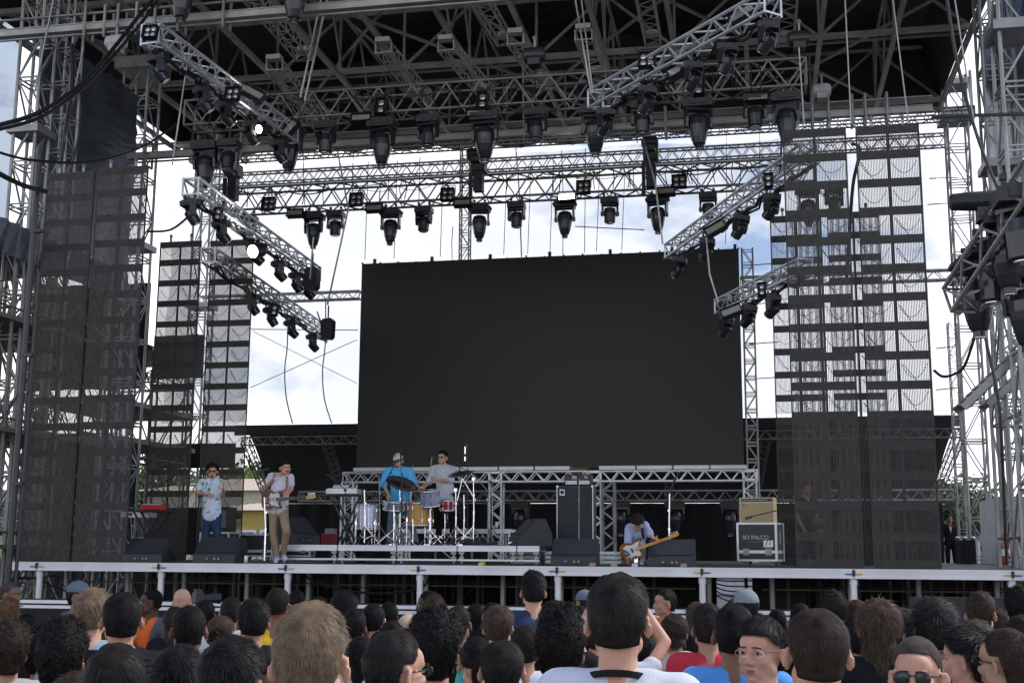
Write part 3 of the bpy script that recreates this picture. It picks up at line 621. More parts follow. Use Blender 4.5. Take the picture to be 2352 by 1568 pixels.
# end loudspeaker-like boxes
for px, py, Y, lb in ((717, 640, 26.0, 'black rounded box hanging at the tip of the middle left diagonal truss'), (753, 755, 29, 'black box hanging at the tip of the lower left diagonal truss')):
    c = at(px, py, Y=Y); mb = MB(); s_ = .12
    mb.prism([(-.15, -.22), (-.1, -.27), (.1, -.27), (.15, -.2), (.16, .2), (.1, .26), (-.1, .24), (-.15, .18)], .26, Matrix.Translation(c) @ Matrix.Rotation(PI / 2, 4, 'X')); mb.bar(c + V((0, 0, .25)), c + V((0, 0, .6)), .03); mb.bar(c + V((-.16, 0, .1)), c + V((-.3, 0, .45)), .03)
    o = mb.build('hanging_box', M_BLACK); recentre(o, c); tag(o, lb, 'box')

# ================================================================== CHAINS, ROPES
def hang(pts, Y, r, label, m=M_CHAIN, name='hoist_chain', cat='chain', n=1, grp='chains and ropes'):
    P = pxpath(pts, Y)
    if n > 1: P = smooth_path(P, n)
    o = MB().tube(P, r, 4).build(name, m); recentre(o, P[0]); return tag(o, label, cat, grp)
CH = [([(742, -20), (690, 225)], 20.5, .022, 'left of the two slanting chains above the upper left diagonal truss'), ([(756, -20), (700, 232)], 20.5, .022, 'right of the two slanting chains above the upper left diagonal truss'),
      ([(1318, -20), (1358, 215)], 20.5, .02, 'chain reaching the tip of the upper right diagonal truss'), ([(1333, -20), (1362, 215)], 20.5, .016, 'second chain beside the one at the tip of the upper right diagonal truss'),
      ([(775, 345), (800, 480), (752, 700)], 26, .022, 'knotted chain falling to the tip of the lower left diagonal truss'), ([(720, 545), (712, 640)], 25, .02, 'short chain holding the tip of the middle left diagonal truss'),
      ([(1472, 300), (1505, 420), (1522, 560)], 25, .025, 'twin chain falling to the tip of the middle right diagonal truss'), ([(1622, 545), (1630, 630), (1650, 695)], 23.5, .022, 'rope falling to the tip of the lower right diagonal truss'),
      ([(1200, 60), (1203, 330)], 24, .012, 'thin wire hanging in the middle of the roof'), ([(1184, 330), (1192, 430), (1198, 590)], 29, .02, 'dark cable dropping behind the lower rear truss to the screen top')]
for pts, Y, r, lb in CH: hang(pts, Y, r, lb)
for k, x in enumerate([838, 905, 1011, 1157, 1212, 1263, 1370, 1428]):
    a = at(x + 3, 345 - (x - 838) * .05, Y=30.8); hang([(x + 8, 370), (x, 596 - (x - 838) * .035)], 31, .011, 'thin wire holding the big screen, ' + ORD[k] + ' from the left', M_WIRE, 'wire_rope', 'wire')
for k, (x0, y0, x1, y1, Y) in enumerate([(104 * .5 + 75, -20, 78, 220, 16), (212 + 240, 90, 400 / 2 + 200, 240, 19.5), (2048, -20, 2087, 285, 19.5), (1994, -20, 2090, 0, 19.5), (1835, 110, 1847, 285, 19.5), (1940, -20, 1955, 285, 19.5), (437, 100, 395, 380, 19.5), (192, 108, 135, 385, 19.5), (2190, -20, 2240, 300, 17)]):
    if k in (1, 3): continue
    hang([(x0, y0), (x1, y1)], Y, .014, 'straight steel cable ' + {0: 'falling at the far left edge of the picture', 2: 'holding the outer right curtain of panels', 4: 'holding the left side of the inner front right curtain', 5: 'holding the right side of the inner front right curtain', 6: 'holding the inner front left curtain', 7: 'holding the outer front left curtain', 8: 'slanting down before the middle right tower'}[k], M_CHAIN, 'steel_cable', 'cable')
def cab(pts, Y, r, lb): cable('cable', pxpath(pts, Y), r, lb)
cab([(-10, 290), (90, 258), (190, 190), (262, 110), (325, 30), (365, -15)], [15, 15.5, 16.5, 17.5, 18.5, 19], .035, 'thick black cable sweeping up from the left edge to the roof')
cab([(-10, 300), (95, 268), (195, 198), (270, 118), (335, 40), (372, -15)], [15, 15.5, 16.5, 17.5, 18.5, 19], .028, 'second thick black cable just under the sweeping one at left')
cab([(-10, 348), (60, 366), (170, 374), (260, 362), (340, 330), (410, 280)], [15, 16, 17.5, 19, 20.5, 22], .022, 'black cable sagging above the left curtains')
cab([(-10, 395), (50, 425), (105, 440)], [15, 16, 17.5], .04, 'thick cable entering from the left edge at the curtain tops')
cab([(340, 532), (390, 528), (430, 500), (470, 460)], [19.6, 20, 20.5, 21], .022, 'black cable sagging right of the left curtains')
cab([(165, 100), (165, 200), (150, 300), (138, 385)], [19, 19.3, 19.5, 19.5], .04, 'thick black cable falling beside the black side tarpaulin')
cab([(182, 170), (185, 280), (163, 395)], [19, 19.3, 19.5], .02, 'thin black cable falling beside the black side tarpaulin')
cab([(1800, 270), (1795, 330), (1792, 400)], [21, 21, 21], .02, 'black cable at the left side of the right curtains')
cab([(1955, 330), (1975, 345), (1960, 420), (1952, 520), (1945, 640)], [20.2] * 5, .03, 'thick black cable between the two front right curtains')
cab([(2145, 850), (2165, 864), (2190, 860), (2215, 840), (2240, 770)], [19.6, 19.5, 19, 18.5, 18], .022, 'black cable sagging right of the outer right curtain')
cab([(2175, 0), (2200, 150), (2250, 330), (2330, 520)], [17, 17, 17, 17], .025, 'long black cable slanting across the right towers')
cab([(2250, 720), (2290, 900), (2300, 1000), (2312, 1296)], [17, 17, 17, 17.5], .022, 'black cable dangling in front of the right towers')
for k, (y0, y1, x0, x1) in enumerate([(268, 262, 2140, 2352), (410, 408, 2135, 2200), (756, 758, 575, 822), (520, 528, 1320, 1480), (610, 604, 1715, 1790), (700, 693, 1720, 1785), (790, 785, 1720, 1790), (870, 866, 1725, 1790), (800, 795, 2150, 2200), (895, 890, 2150, 2205), (470, 466, 2130, 2190)]):
    hang([(x0, y0), (x1, y1)], 18 if k == 0 else 34, .028 if k in (0,) else .016, 'horizontal rope ' + ['thick and black at the top right', 'at the top between curtain and right tower', 'left of the big screen below the small lights', 'just above the big screen', 'right of the screen, topmost', 'right of the screen, second', 'right of the screen, third', 'right of the screen, lowest', 'between outer curtain and tower, low', 'between outer curtain and tower, lowest', 'between outer curtain and tower, high'][k], M_WIRE, 'rope', 'rope')
for k, (x0, x1) in enumerate([(658, 672), (745, 762)]):
    hang([(x0 + 3, 690), (x0 + 2, 790), (x0 - 4, 850), (x0, 915), (x1, 972)], 33.5, .02, 'grey rope hanging down the white net, ' + ['left', 'right'][k] + ' one', mat('grey_rope', (.2, .2, .21), .8), 'rope', 'rope', 6)
hang([(580, 760), (820, 880)], 34, .012, 'thin line crossing the white net downwards', M_WIRE, 'rope', 'rope'); hang([(575, 890), (820, 780)], 34, .012, 'thin line crossing the white net upwards', M_WIRE, 'rope', 'rope')

# ================================================================== LED CURTAINS
def led_column(x0, x1, y, ztop, rows, label, zbot=DZ + .01, pitch=.0235, seed=0):
    sw_ = .0115 if seed in (1, 2) else (.0122 if seed in (3, 4) else .0092)
    t = thing('led_curtain', ((x0 + x1) / 2, y, zbot), label, 'screen', 'see-through led panel curtains'); W = x1 - x0; H = ztop - zbot; rh = H / rows
    f = MB()
    for k in range(rows + 1):
        z = H - k * rh; f.box((0, .02, z - .05 if k == 0 else (z if k < rows else z + .05)), (W, .035, .13))
    for k in range(rows):
        z = H - (k + .5) * rh
        for x, w_ in ((-W / 2 + .012, .024), (0, .045), (W / 2 - .012, .024)): f.box((x, .02, z), (w_, .03, rh - .11))
    lpart('frame', f.mesh('frame', M_LED), t)
    s = MB(); n = int(W / pitch)
    for i in range(n):
        x = -W / 2 + (i + .5) * W / n; s.box((x, -.004, H / 2), (sw_, .008, H))
    sl_ = lpart('led_strips', s.mesh('led_strips', M_LEDS), t)
    rnd = random.Random(seed); cells = []
    for k in range(rows):
        for c in (-1, 1):
            z = H - k * rh - .08; cx = c * W / 4; a = V((cx - W * .2, .06, z - rnd.uniform(0, .05))); b = V((cx + W * .2, .06, z - rnd.uniform(0, .05)))
            m = MB().tube(catenary(a, b, rnd.uniform(.14, .24), 9), .0055, 4)
            if rnd.random() < .6: m.tube([a + V((.02, 0, 0)), V((cx + rnd.uniform(0, .1), .07, z - rh + .08))], .006, 4)
            lpart('link_cable', m.mesh('link_cable', M_WIRE), t)
    for c in (-1, 1):
        h = MB(); h.box((c * W / 4, .02, H + .06), (.04, .03, .12)); h.lathe([(.02, H + .1), (.04, H + .14), (.02, H + .18)], (c * W / 4, .02, 0), n=8); lpart('hanging_bracket', h.mesh('hanging_bracket', M_STEEL), t)
    return t
led_column(-12.51, -11.56, 19.45, 8.71, 15, 'outer front left see-through panel curtain', seed=1)
led_column(-11.48, -10.50, 19.40, 8.74, 15, 'inner front left see-through panel curtain beside its outer twin', seed=2)
led_column(-12.60, -11.64, 24.0, 8.58, 15, 'outer rear left see-through panel curtain', seed=3)
led_column(-11.42, -10.43, 24.0, 8.56, 15, 'inner rear left see-through panel curtain behind the singer', seed=4)
led_column(.55, 1.54, 19.45, 8.71, 15, 'inner front right see-through panel curtain', seed=5)
led_column(1.68, 2.65, 19.40, 8.68, 15, 'outer front right see-through panel curtain beside the right tower', seed=6)
led_column(.38, 1.36, 24.0, 8.54, 15, 'inner rear right see-through panel curtain beside the big screen', seed=7)
led_column(1.47, 2.46, 24.0, 8.56, 15, 'outer rear right see-through panel curtain behind the front pair', seed=8)

# ================================================================== BIG SCREEN AND ITS STAND
t = thing('led_screen', (-5.32, 31, 4.12), 'large blank black screen standing at the back of the stage', 'screen')
mb = MB(); mb.bx(-10.33, -.31, 31, 31.18, 4.12, 9.66); s_ = mb.build('screen_wall', M_SCREEN, t)
mb = MB()
for i in range(21): x = -10.33 + 10.02 * i / 20; mb.bx(x - .02, x + .02, 31.02, 31.1, 9.66, 9.66 + random.uniform(.01, .06))
for k in range(7): x = -10 + 1.6 * k; mb.box((x, 31.1, 9.72), (.08, .06, .16))
tb = mb.build('cable_connectors', M_BLACK, t); tb['kind'] = 'stuff'
YS_ = 30.4
st = thing('screen_stand', (-5.3, YS_, DZ), 'aluminium truss gantry under the big screen', 'truss stand')
za = at(1400, 1081, Y=YS_ - .2).z; zb_ = at(1400, 1104, Y=YS_ - .2).z; xa = at(792, 1100, Y=YS_).x; xb = at(1740, 1090, Y=YS_).x
mb = MB(); truss(mb, (xa, YS_, (za + zb_) / 2), (xb, YS_, (za + zb_) / 2), .3, za - zb_, bay=.42, rc=.028, rd=.016); mb.build('top_truss', M_ALU, st)
mb = MB(); truss(mb, (-13, 34, 3.55), (5, 34, 3.55), .3, .26, bay=.42, rc=.024, rd=.013); mb.build('rear_truss', M_STEEL, st)
for px in (800, 925, 1140, 1368, 1398, 1725):
    x = at(px, 1200, Y=YS_).x; mb = MB(); truss(mb, (x, YS_, DZ + .02), (x, YS_, zb_), .3, .3, up=(0, 1, 0), bay=.5, rc=.026, rd=.015); mb.build('leg', M_ALU if px != 1398 else M_STEEL, st)
    mb = MB(); mb.box((x, YS_, (za + zb_) / 2), (.34, .34, za - zb_ + .04)); 
    if px in (1368, 1725, 1140): 
        c = MB()
        for s in (-1, 1): c.box((x + s * .15, YS_ - .17, (za + zb_) / 2), (.05, .03, za - zb_)); c.box((x, YS_ - .17, (za + zb_) / 2 + s * .1), (.3, .03, .05))
        c.build('corner_block', M_ALU, st)
xs = [(818, 1000), (1005, 1060), (1062, 1148), (1150, 1230), (1232, 1312), (1378, 1462), (1464, 1546), (1548, 1630), (1632, 1716)]
for a_, b_ in xs:
    x0 = at(a_, 1078, Y=YS_).x; x1 = at(b_, 1078, Y=YS_).x; mb = MB(); mb.bx(x0 + .01, x1 - .01, YS_ - .25, YS_ + .45, za + .03, za + .12); mb.bx(x0 + .01, x1 - .01, YS_ - .262, YS_ - .25, za + .09, za + .12); mb.build('platform_board', M_WHITE, st)
x0 = at(1318, 1078, Y=YS_).x; x1 = at(1350, 1078, Y=YS_).x; mb = MB(); mb.bx(x0, x1, YS_ - .1, YS_ + .3, za + .03, za + .1); o = mb.build('wooden_block', mat('wood_plank', (.18, .09, .05), .8)); recentre(o, (x0, YS_, za)); tag(o, 'brown wooden block on the screen gantry above the bass amplifier', 'block')
# moving lights hanging under the gantry, in the dark
for k, (px, py, Y) in enumerate([(1195, 1135, 33.4), (1425, 1132, 33.4), (1550, 1132, 33.4), (1675, 1132, 33.4), (1040, 1135, 33.4)]):
    p = at(px, py, Y=Y); moving_light((p.x, Y, 3.42), 'spot', 'dark moving light hanging under the screen gantry, ' + ['between the drummer and the bass amplifier', 'above the crouching bassist, left one', 'beside the straight microphone stand', 'left of the tan amplifier', 'behind the right drummer'][k], group='lights under the screen gantry', pan=random.uniform(-.5, .5))

# ================================================================== BACK DROPS AND TENTS
M_DROP = mat('black_backdrop', (0.012, 0.012, 0.012), 0.9, 0, .3, .8, .6, 3)
def drop(x0, x1, y, z0, z1, label, amp=.06, n=None, m=M_DROP, cut=None):
    n = n or max(6, int((x1 - x0) / .12)); vs = []
    for i in range(n + 1):
        x = x0 + (x1 - x0) * i / n; w_ = amp * (math.sin(i * 1.3) + .5 * math.sin(i * .37 + 1)); za_ = z0 if cut is None else cut(x)
        vs += [(x, y + w_, za_), (x, y + w_ * .7, z1)]
    o = MB().add(vs, [(2 * i, 2 * i + 2, 2 * i + 3, 2 * i + 1) for i in range(n)]).build('backdrop', m, smooth=True); recentre(o, (x0, y, z0)); return tag(o, label, 'backdrop')
zband = at(1000, 1078, Y=36).z
drop(at(612, 1200, Y=35.2).x, 4.9, 35.2, DZ, 3.40, 'black cloth closing the stage back below the bright slit')
# rear tent: dark sloped roof sheets in front of the horizon
M_TENT = mat('dark_tent_sheet', (0.03, 0.03, 0.03), .7, 0, .3, .5)
zt_ = at(690, 975, Y=37).z; x0t = at(562, 975, Y=37).x; x1t = at(2205, 955, Y=37).x
tent = thing('backstage_tent', (-5, 37, 3.3), 'long black tent roof behind the stage', 'tent')
mb = MB(); mb.bx(x0t - .3, x1t, 36.9, 37.0, zt_ - .32, zt_); mb.build('fascia', M_CLOTH, tent)
zt2 = zt_ - .45; nx_ = 40; vs = []
xl_low = at(625, 1120, Y=42).x; xr_low = at(2140, 1140, Y=42).x
for i in range(nx_ + 1):
    u = i / nx_; xt = x0t + (x1t - x0t) * u; xb_ = xl_low + (xr_low - xl_low) * u
    for j in range(9):
        q = j / 8; vs.append((xt + (xb_ - xt) * q, 37.0 + 5 * q, zt_ - .02 + (3.7 - zt_) * q + .25 * math.sin(q * PI) * 1.2))
mb = MB().add(vs, [(i * 9 + j, (i + 1) * 9 + j, (i + 1) * 9 + j + 1, i * 9 + j + 1) for i in range(nx_) for j in range(8)]); mb.build('canopy', M_TENT, tent, smooth=True)
mb = MB(); truss(mb, (x0t, 37.1, zt_ - .5), (x1t, 37.1, zt_ - .5), .25, .25, bay=.42, rc=.02, rd=.012); mb.build('eave_truss', M_STEELD, tent)
for i in range(9):
    x = x0t + (x1t - x0t) * i / 8; xb_ = xl_low + (xr_low - xl_low) * i / 8; mb = MB(); truss(mb, (x, 37.1, zt_ - .5), (xb_, 42, 3.65), .25, .25, bay=.45, rc=.02, rd=.012); mb.build('rafter', M_STEELD, tent)
    mb = MB(); truss(mb, (xb_, 42, 0), (xb_, 42, 3.6), .22, .22, up=(0, 1, 0), bay=.5, rc=.02, rd=.012)
    if i in (0, 8): mb.build('post', M_STEELD, tent)
# white net behind the stage
M_NET = D.materials.new('white_net'); M_NET.use_nodes = True
n_ = M_NET.node_tree.nodes; l_ = M_NET.node_tree.links; n_.remove(n_['Principled BSDF']); o_ = n_['Material Output']
tr_ = n_.new('ShaderNodeBsdfTransparent'); tl_ = n_.new('ShaderNodeBsdfTranslucent'); df_ = n_.new('ShaderNodeBsdfDiffuse'); m1 = n_.new('ShaderNodeMixShader'); m2 = n_.new('ShaderNodeMixShader')
tl_.inputs[0].default_value = (.7, .72, .75, 1); df_.inputs[0].default_value = (.5, .5, .52, 1); m1.inputs[0].default_value = .5; m2.inputs[0].default_value = .5
l_.new(tl_.outputs[0], m1.inputs[1]); l_.new(df_.outputs[0], m1.inputs[2]); l_.new(tr_.outputs[0], m2.inputs[1]); l_.new(m1.outputs[0], m2.inputs[2]); l_.new(m2.outputs[0], o_.inputs[0])
znet = at(690, 968, Y=35).z; vs = []; a = at(345, 400, Y=35); b = at(2150, 300, Y=35); nn = 30
for i in range(nn + 1):
    x = -18 + 23.2 * i / nn
    for j in range(13):
        z = znet + (13.9 - znet) * j / 12; vs.append((x, 35 + .15 * math.sin(i * .9) + .1 * math.sin(j * 1.1 + i * .3), z + (.08 * math.sin(i * .8) if j == 0 else 0)))
o = MB().add(vs, [(i * 13 + j, (i + 1) * 13 + j, (i + 1) * 13 + j + 1, i * 13 + j + 1) for i in range(nn) for j in range(12)]).build('white_net', M_NET, smooth=True); recentre(o, (-6, 35, 6)); tag(o, 'huge see-through white net hung behind the stage', 'net')

# side tarpaulins
def side_tarp(x, y0, y1, z0, z1, label, m, seed=0, amp=.10):
    ny_, nz_ = 24, 30; vs = []
    for j in range(ny_ + 1):
        for k in range(nz_ + 1):
            y = y0 + (y1 - y0) * j / ny_; z = z0 + (z1 - z0) * k / nz_; edge = (.12 * abs(math.sin(k * 1.3)) if j == ny_ else 0)
            vs.append((x + amp * noise.noise(V((y * .8, z * .5, seed))) + .03 * math.sin(y * 6 + z) * (abs(k / nz_ - .5) * 2) ** 3, y - edge, z - (.15 * abs(math.sin(j * 1.2)) if k == nz_ else 0)))
    o = MB().add(vs, [(j * (nz_ + 1) + k, (j + 1) * (nz_ + 1) + k, (j + 1) * (nz_ + 1) + k + 1, j * (nz_ + 1) + k + 1) for j in range(ny_) for k in range(nz_)]).build('side_tarpaulin', m, smooth=True)
    recentre(o, (x, y0, z0)); return tag(o, label, 'tarpaulin', 'side tarpaulins')
side_tarp(-14.0, 21.3, 25.3, 7.6, 12.6, 'glossy black tarpaulin hung beside the roof at left', M_TARPB, 1)
M_TB = D.materials.new('blue_grey_mesh_sheet'); M_TB.use_nodes = True; n_ = M_TB.node_tree.nodes; l_ = M_TB.node_tree.links; o_ = n_['Material Output']
pb = n_['Principled BSDF']; pb.inputs['Base Color'].default_value = (.10, .16, .26, 1); pb.inputs['Roughness'].default_value = .5; tr_ = n_.new('ShaderNodeBsdfTransparent'); ms = n_.new('ShaderNodeMixShader'); ms.inputs[0].default_value = .6
tr_.inputs[0].default_value = (.75, .85, 1, 1); l_.new(tr_.outputs[0], ms.inputs[1]); l_.new(pb.outputs[0], ms.inputs[2]); l_.new(ms.outputs[0], o_.inputs[0])
side_tarp(at(46, 200, Y=26).x, 21.5, 26, 1.8, 17.5, 'bluish see-through sheet at the far left edge', M_TB, 2)
side_tarp(5.6, 19.6, 24.0, 7.2, 16, 'bluish see-through sheet at the right edge', M_TB, 3)
side_tarp(5.5, 24.5, 29.5, 7.2, 14.3, 'dark tarpaulin between the right towers', M_TARPB, 4)

# ================================================================== SIDE SCAFFOLDS
def scaffold(x0, x1, y0, y1, z1, label, seed, lev=2.0, m=M_STEELD, zt=0, extra=1.0):
    rnd = random.Random(seed); t = thing('scaffold', ((x0 + x1) / 2, (y0 + y1) / 2, 0), label, 'scaffold', 'side scaffolds'); mb = MB(); nxx = max(1, round((x1 - x0) / 1.1)); nyy = max(1, round((y1 - y0) / 1.6))
    X = [x0 + (x1 - x0) * i / nxx for i in range(nxx + 1)]; Yv = [y0 + (y1 - y0) * i / nyy for i in range(nyy + 1)]
    for x in X:
        for y in Yv: mb.cyl((x, y, zt), (x, y, z1), .035, n=6)
    z = zt + .3; k = 0
    while z < z1:
        for y in Yv:
            mb.cyl((x0, y, z), (x1, y, z), .025, n=5); mb.cyl((x0, y, z + .5), (x1, y, z + .5), .018, n=5)
            for i in range(nxx):
                a_, b_ = (z, min(z + lev, z1)) if (i + k) % 2 else (min(z + lev, z1), z); mb.cyl((X[i], y, a_), (X[i + 1], y, b_), .02, n=4)
                for q in range(4): xx = X[i] + (X[i + 1] - X[i]) * q / 4; x2 = X[i] + (X[i + 1] - X[i]) * (q + .5) / 4; x3 = X[i] + (X[i + 1] - X[i]) * (q + 1) / 4; mb.cyl((xx, y, z), (x2, y, z + .5), .013, n=4, cap=False); mb.cyl((x2, y, z + .5), (x3, y, z), .013, n=4, cap=False)
        for x in X:
            mb.cyl((x, y0, z), (x, y1, z), .022, n=5)
            for i in range(nyy): a_, b_ = (z, min(z + lev, z1)) if (i + k) % 2 else (min(z + lev, z1), z); mb.cyl((x, Yv[i], a_), (x, Yv[i + 1], b_), .02, n=4)
        z += lev; k += 1
    o = mb.build('tubes', m, t); return t
sc = scaffold(-15.6, -13.1, 18.0, 22.8, 7.6, 'dense left side scaffold below the black gathered tarpaulin', 1)
mb = MB()
for k, z in enumerate([2.0, 4.05, 6.05]): mb.bx(-15.6, -13.0, 17.9, 22.9, z, z + .08)
mb.build('plank', M_STEELD, sc)
vs = []
for i in range(31):
    y = 17.6 + 5.6 * i / 30; vs += [(-12.95 + .04 * math.sin(i * 2.2), y, 7.15), (-12.9 + .05 * math.sin(i * 2.9), y, 7.75), (-15.8, y, 7.75 + .05 * math.sin(i))]
mb = MB().add(vs, [(3 * i, 3 * i + 3, 3 * i + 4, 3 * i + 1) for i in range(30)] + [(3 * i + 1, 3 * i + 4, 3 * i + 5, 3 * i + 2) for i in range(30)]); mb.build('tarpaulin_cover', M_TARPB, sc)
drop(-17.4, at(338, 800, Y=27).x, 27.0, at(200, 895, Y=27).z, at(200, 655, Y=27).z, 'dark sheet closing the left rear scaffold behind the outer curtains')
drop(-17.4, at(330, 800, Y=27).x, 27.1, 1.9, at(200, 1025, Y=27).z, 'dark sheet low behind the outer left curtains')
drop(at(345, 1100, Y=27.4).x, at(548, 1100, Y=27.4).x, 27.4, 1.9, at(450, 1165, Y=27.4).z, 'dark sheet low behind the inner left curtains')
drop(at(352, 800, Y=28.5).x, at(468, 800, Y=28.5).x, 28.5, at(400, 870, Y=28.5).z, at(400, 770, Y=28.5).z, 'dark tent sheet behind the outer rear left curtain', m=mat('grey_tent_sheet', (.11, .11, .115), .7, 0, .3, .8))
drop(at(350, 800, Y=31.6).x, at(552, 800, Y=31.6).x, 31.6, at(450, 1075, Y=31.6).z, at(450, 1018, Y=31.6).z, 'narrow dark valance behind the rear left curtains')
# layered decks behind left curtains
sc = scaffold(-17.4, -15.2, 27.5, 31.0, 6.9, 'left rear scaffold with sloped pale decks seen through the curtains', 4)
for k, (z, sl2) in enumerate([(7.0, .0), (5.5, .0), (4.6, .0)]):
    mb = MB(); mb.bx(-17.5, -15.0, 27.2, 31.2, z, z + .12); mb.build('deck', M_STEELD if k else M_TARPB, sc)
scaffold(4.2, 7.6, 19.2, 23.5, 6.2, 'right side scaffold with stair flights', 2, m=M_STEEL)
scaffold(5.2, 8.5, 24.5, 28.5, 8.2, 'right rear scaffold behind the stair scaffold', 3, m=M_STEEL)
# stair flights right
for k, (p0, p1, Y) in enumerate([((2212, 935), (2352, 800), 19.5), ((2270, 930), (2400, 815), 22), ((2215, 700), (2300, 610), 20)]):
    a = at(*p0, Y=Y); b = at(*p1, Y=Y); t = thing('stair_flight', a, 'sloping pale stair flight on the right scaffold, ' + ['the long lower front one', 'the one behind the long front one', 'the short upper one beside the big lights', 'the lowest one beside the container'][k], 'stairs', 'stair flights'); mb = MB()
    mb.bar((0, 0, 0), b - a, .05, .11); lpart('stringer', mb.mesh('stringer', M_STEEL), t); mb = MB(); mb.bar((0, .7, 0), b - a + V((0, .7, 0)), .05, .11); lpart('stringer', mb.mesh('stringer', M_STEEL), t); mb = MB()
    for i in range(9): q = (b - a) * (i + .5) / 9; mb.box(q + V((0, .35, 0)), (.22, .66, .03))
    lpart('tread', mb.mesh('tread', M_STEEL), t)
mb = MB(); a = at(92, 335, Y=17.2); b = at(42, 1285, Y=17.2); mb.cyl((a.x, 17.2, DZ - .4), (a.x, 17.2, a.z), .048, n=14); mb.cyl((a.x + .10, 17.25, DZ - .4), (a.x + .10, 17.25, at(100, 620, Y=17.2).z), .028, n=10)
for z in (3, 5, 7): mb.box((a.x + .05, 17.2, z), (.2, .1, .05))
o = mb.build('mast_pole', mat('dark_painted_pole', (.045, .043, .045), .4, .3)); recentre(o, (a.x, 17.2, DZ)); tag(o, 'thick dark pole standing left of the left curtains', 'pole')

# big lights at the right edge
for k, (px, py, Y, kd, s_) in enumerate([(2240, 588, 15.3, 'spot', 1.05), (2275, 548, 14.8, 'wash', 1.25), (2308, 478, 14.3, 'spot', 1.05), (2345, 425, 13.8, 'wash', 1.4), (2352, 600, 14.5, 'spot', 1.1)]):
    moving_light(at(px, py, Y=Y), kd, 'large black moving light in the right edge cluster, ' + ['lowest left one', 'second one, short', 'third one, long and high', 'topmost one at the picture edge', 'one half cut by the picture edge'][k], s=s_, pan=PI / 2 + .2 * k, group='black lights at the right edge')
a = at(2208, 690, Y=15.2); b = at(2352, 470, Y=13.8); mb = MB(); truss(mb, a, b + (b - a) * .3, .35, .35, bay=.5, rc=.028, rd=.016); o = mb.build('lighting_truss', M_STEEL); recentre(o, a); tag(o, 'sloping truss carrying the big black lights at the right edge', 'truss')
c = at(2245, 462, Y=15); mb = MB(); R_ = Matrix.Rotation(PI / 2, 3, 'Y'); mb.lathe([(.06, -.32), (.10, -.3), (.115, -.1), (.12, .25), (.10, .3)], c, R_); mb.bar(c + V((.08, 0, .1)), c + V((.08, 0, -.3)), .05); mb.box(c + V((.08, 0, -.15)), (.2, .15, .2))
o = mb.build('follow_spot', M_BLACK); recentre(o, c); tag(o, 'black cylindrical spotlight pointing left at the right edge', 'stage light')
# ================================================================== PEOPLE
def remesh(mb, name, mats, vox=.008, sm=2, keep=None):
    me = mb.mesh('tmp', mats); o = D.objects.new('tmp', me); COL.objects.link(o)
    r = o.modifiers.new('r', 'REMESH'); r.mode = 'VOXEL'; r.voxel_size = vox; r.use_smooth_shade = True
    if sm: s = o.modifiers.new('s', 'SMOOTH'); s.iterations = sm; s.factor = .5
    dg = bpy.context.evaluated_depsgraph_get(); res = D.meshes.new_from_object(o.evaluated_get(dg)); res.name = name
    D.objects.remove(o); D.meshes.remove(me)
    if len(res.materials) == 0:
        for m in (mats if isinstance(mats, (list, tuple)) else [mats]): res.materials.append(m)
    return res
def wrinkle(me, amp=.006, sc=7., seed=0, sz=.5):
    for v in me.vertices:
        p = v.co; n = noise.noise(V((p.x * sc, p.y * sc, p.z * sc * sz + seed))) + .5 * noise.noise(V((p.x * sc * 2.3, p.y * sc * 2.3, p.z * sc * 1.1 + seed + 9))); v.co = p + v.normal * (amp * n)
    me.update(); return me

def head_shapes(mb, c, R, s=1.0):
    c = V(c); P = lambda x, y, z: c + R @ V((x * s, y * s, z * s)); E_ = lambda p, r: mb.ell(P(*p), [q * s for q in r], R, 16, 11)
    E_((0, .012, .035), (.076, .096, .085)); E_((0, .03, -.01), (.068, .07, .072)); E_((0, -.03, -.03), (.061, .062, .08))
    E_((0, -.042, -.075), (.047, .046, .036)); E_((0, -.072, -.1), (.021, .018, .016)); E_((0, -.055, .035), (.058, .042, .05))
    for x in (-1, 1):
        E_((x * .036, -.062, -.03), (.024, .024, .026)); E_((x * .011, -.102, -.04), (.009, .01, .008)); E_((x * .024, -.083, .021), (.022, .012, .008))
        E_((x * .055, -.02, -.065), (.018, .03, .03))
        a = P(x * .086, .012, -.016); Re = R @ Matrix.Rotation(x * -.65, 3, 'Z') @ Matrix.Rotation(.15, 3, 'X')
        mb.ell(a, (.008 * s, .017 * s, .030 * s), Re, 12, 9)
        for k in range(9):
            t = -1.9 + k * .52; q = a + Re @ V((x * .006 * s, (.017 * math.cos(t)) * s, (.030 * math.sin(t)) * s)); mb.ell(q, .0065 * s, nu=8, nv=6)
    mb.cap(P(0, -.087, .012), P(0, -.112, -.032), .0085 * s, .012 * s); mb.ell(P(0, -.0905, -.064), (.023 * s, .009 * s, .006 * s), R, 10, 7); mb.ell(P(0, -.088, -.075), (.020 * s, .009 * s, .006 * s), R, 10, 7)
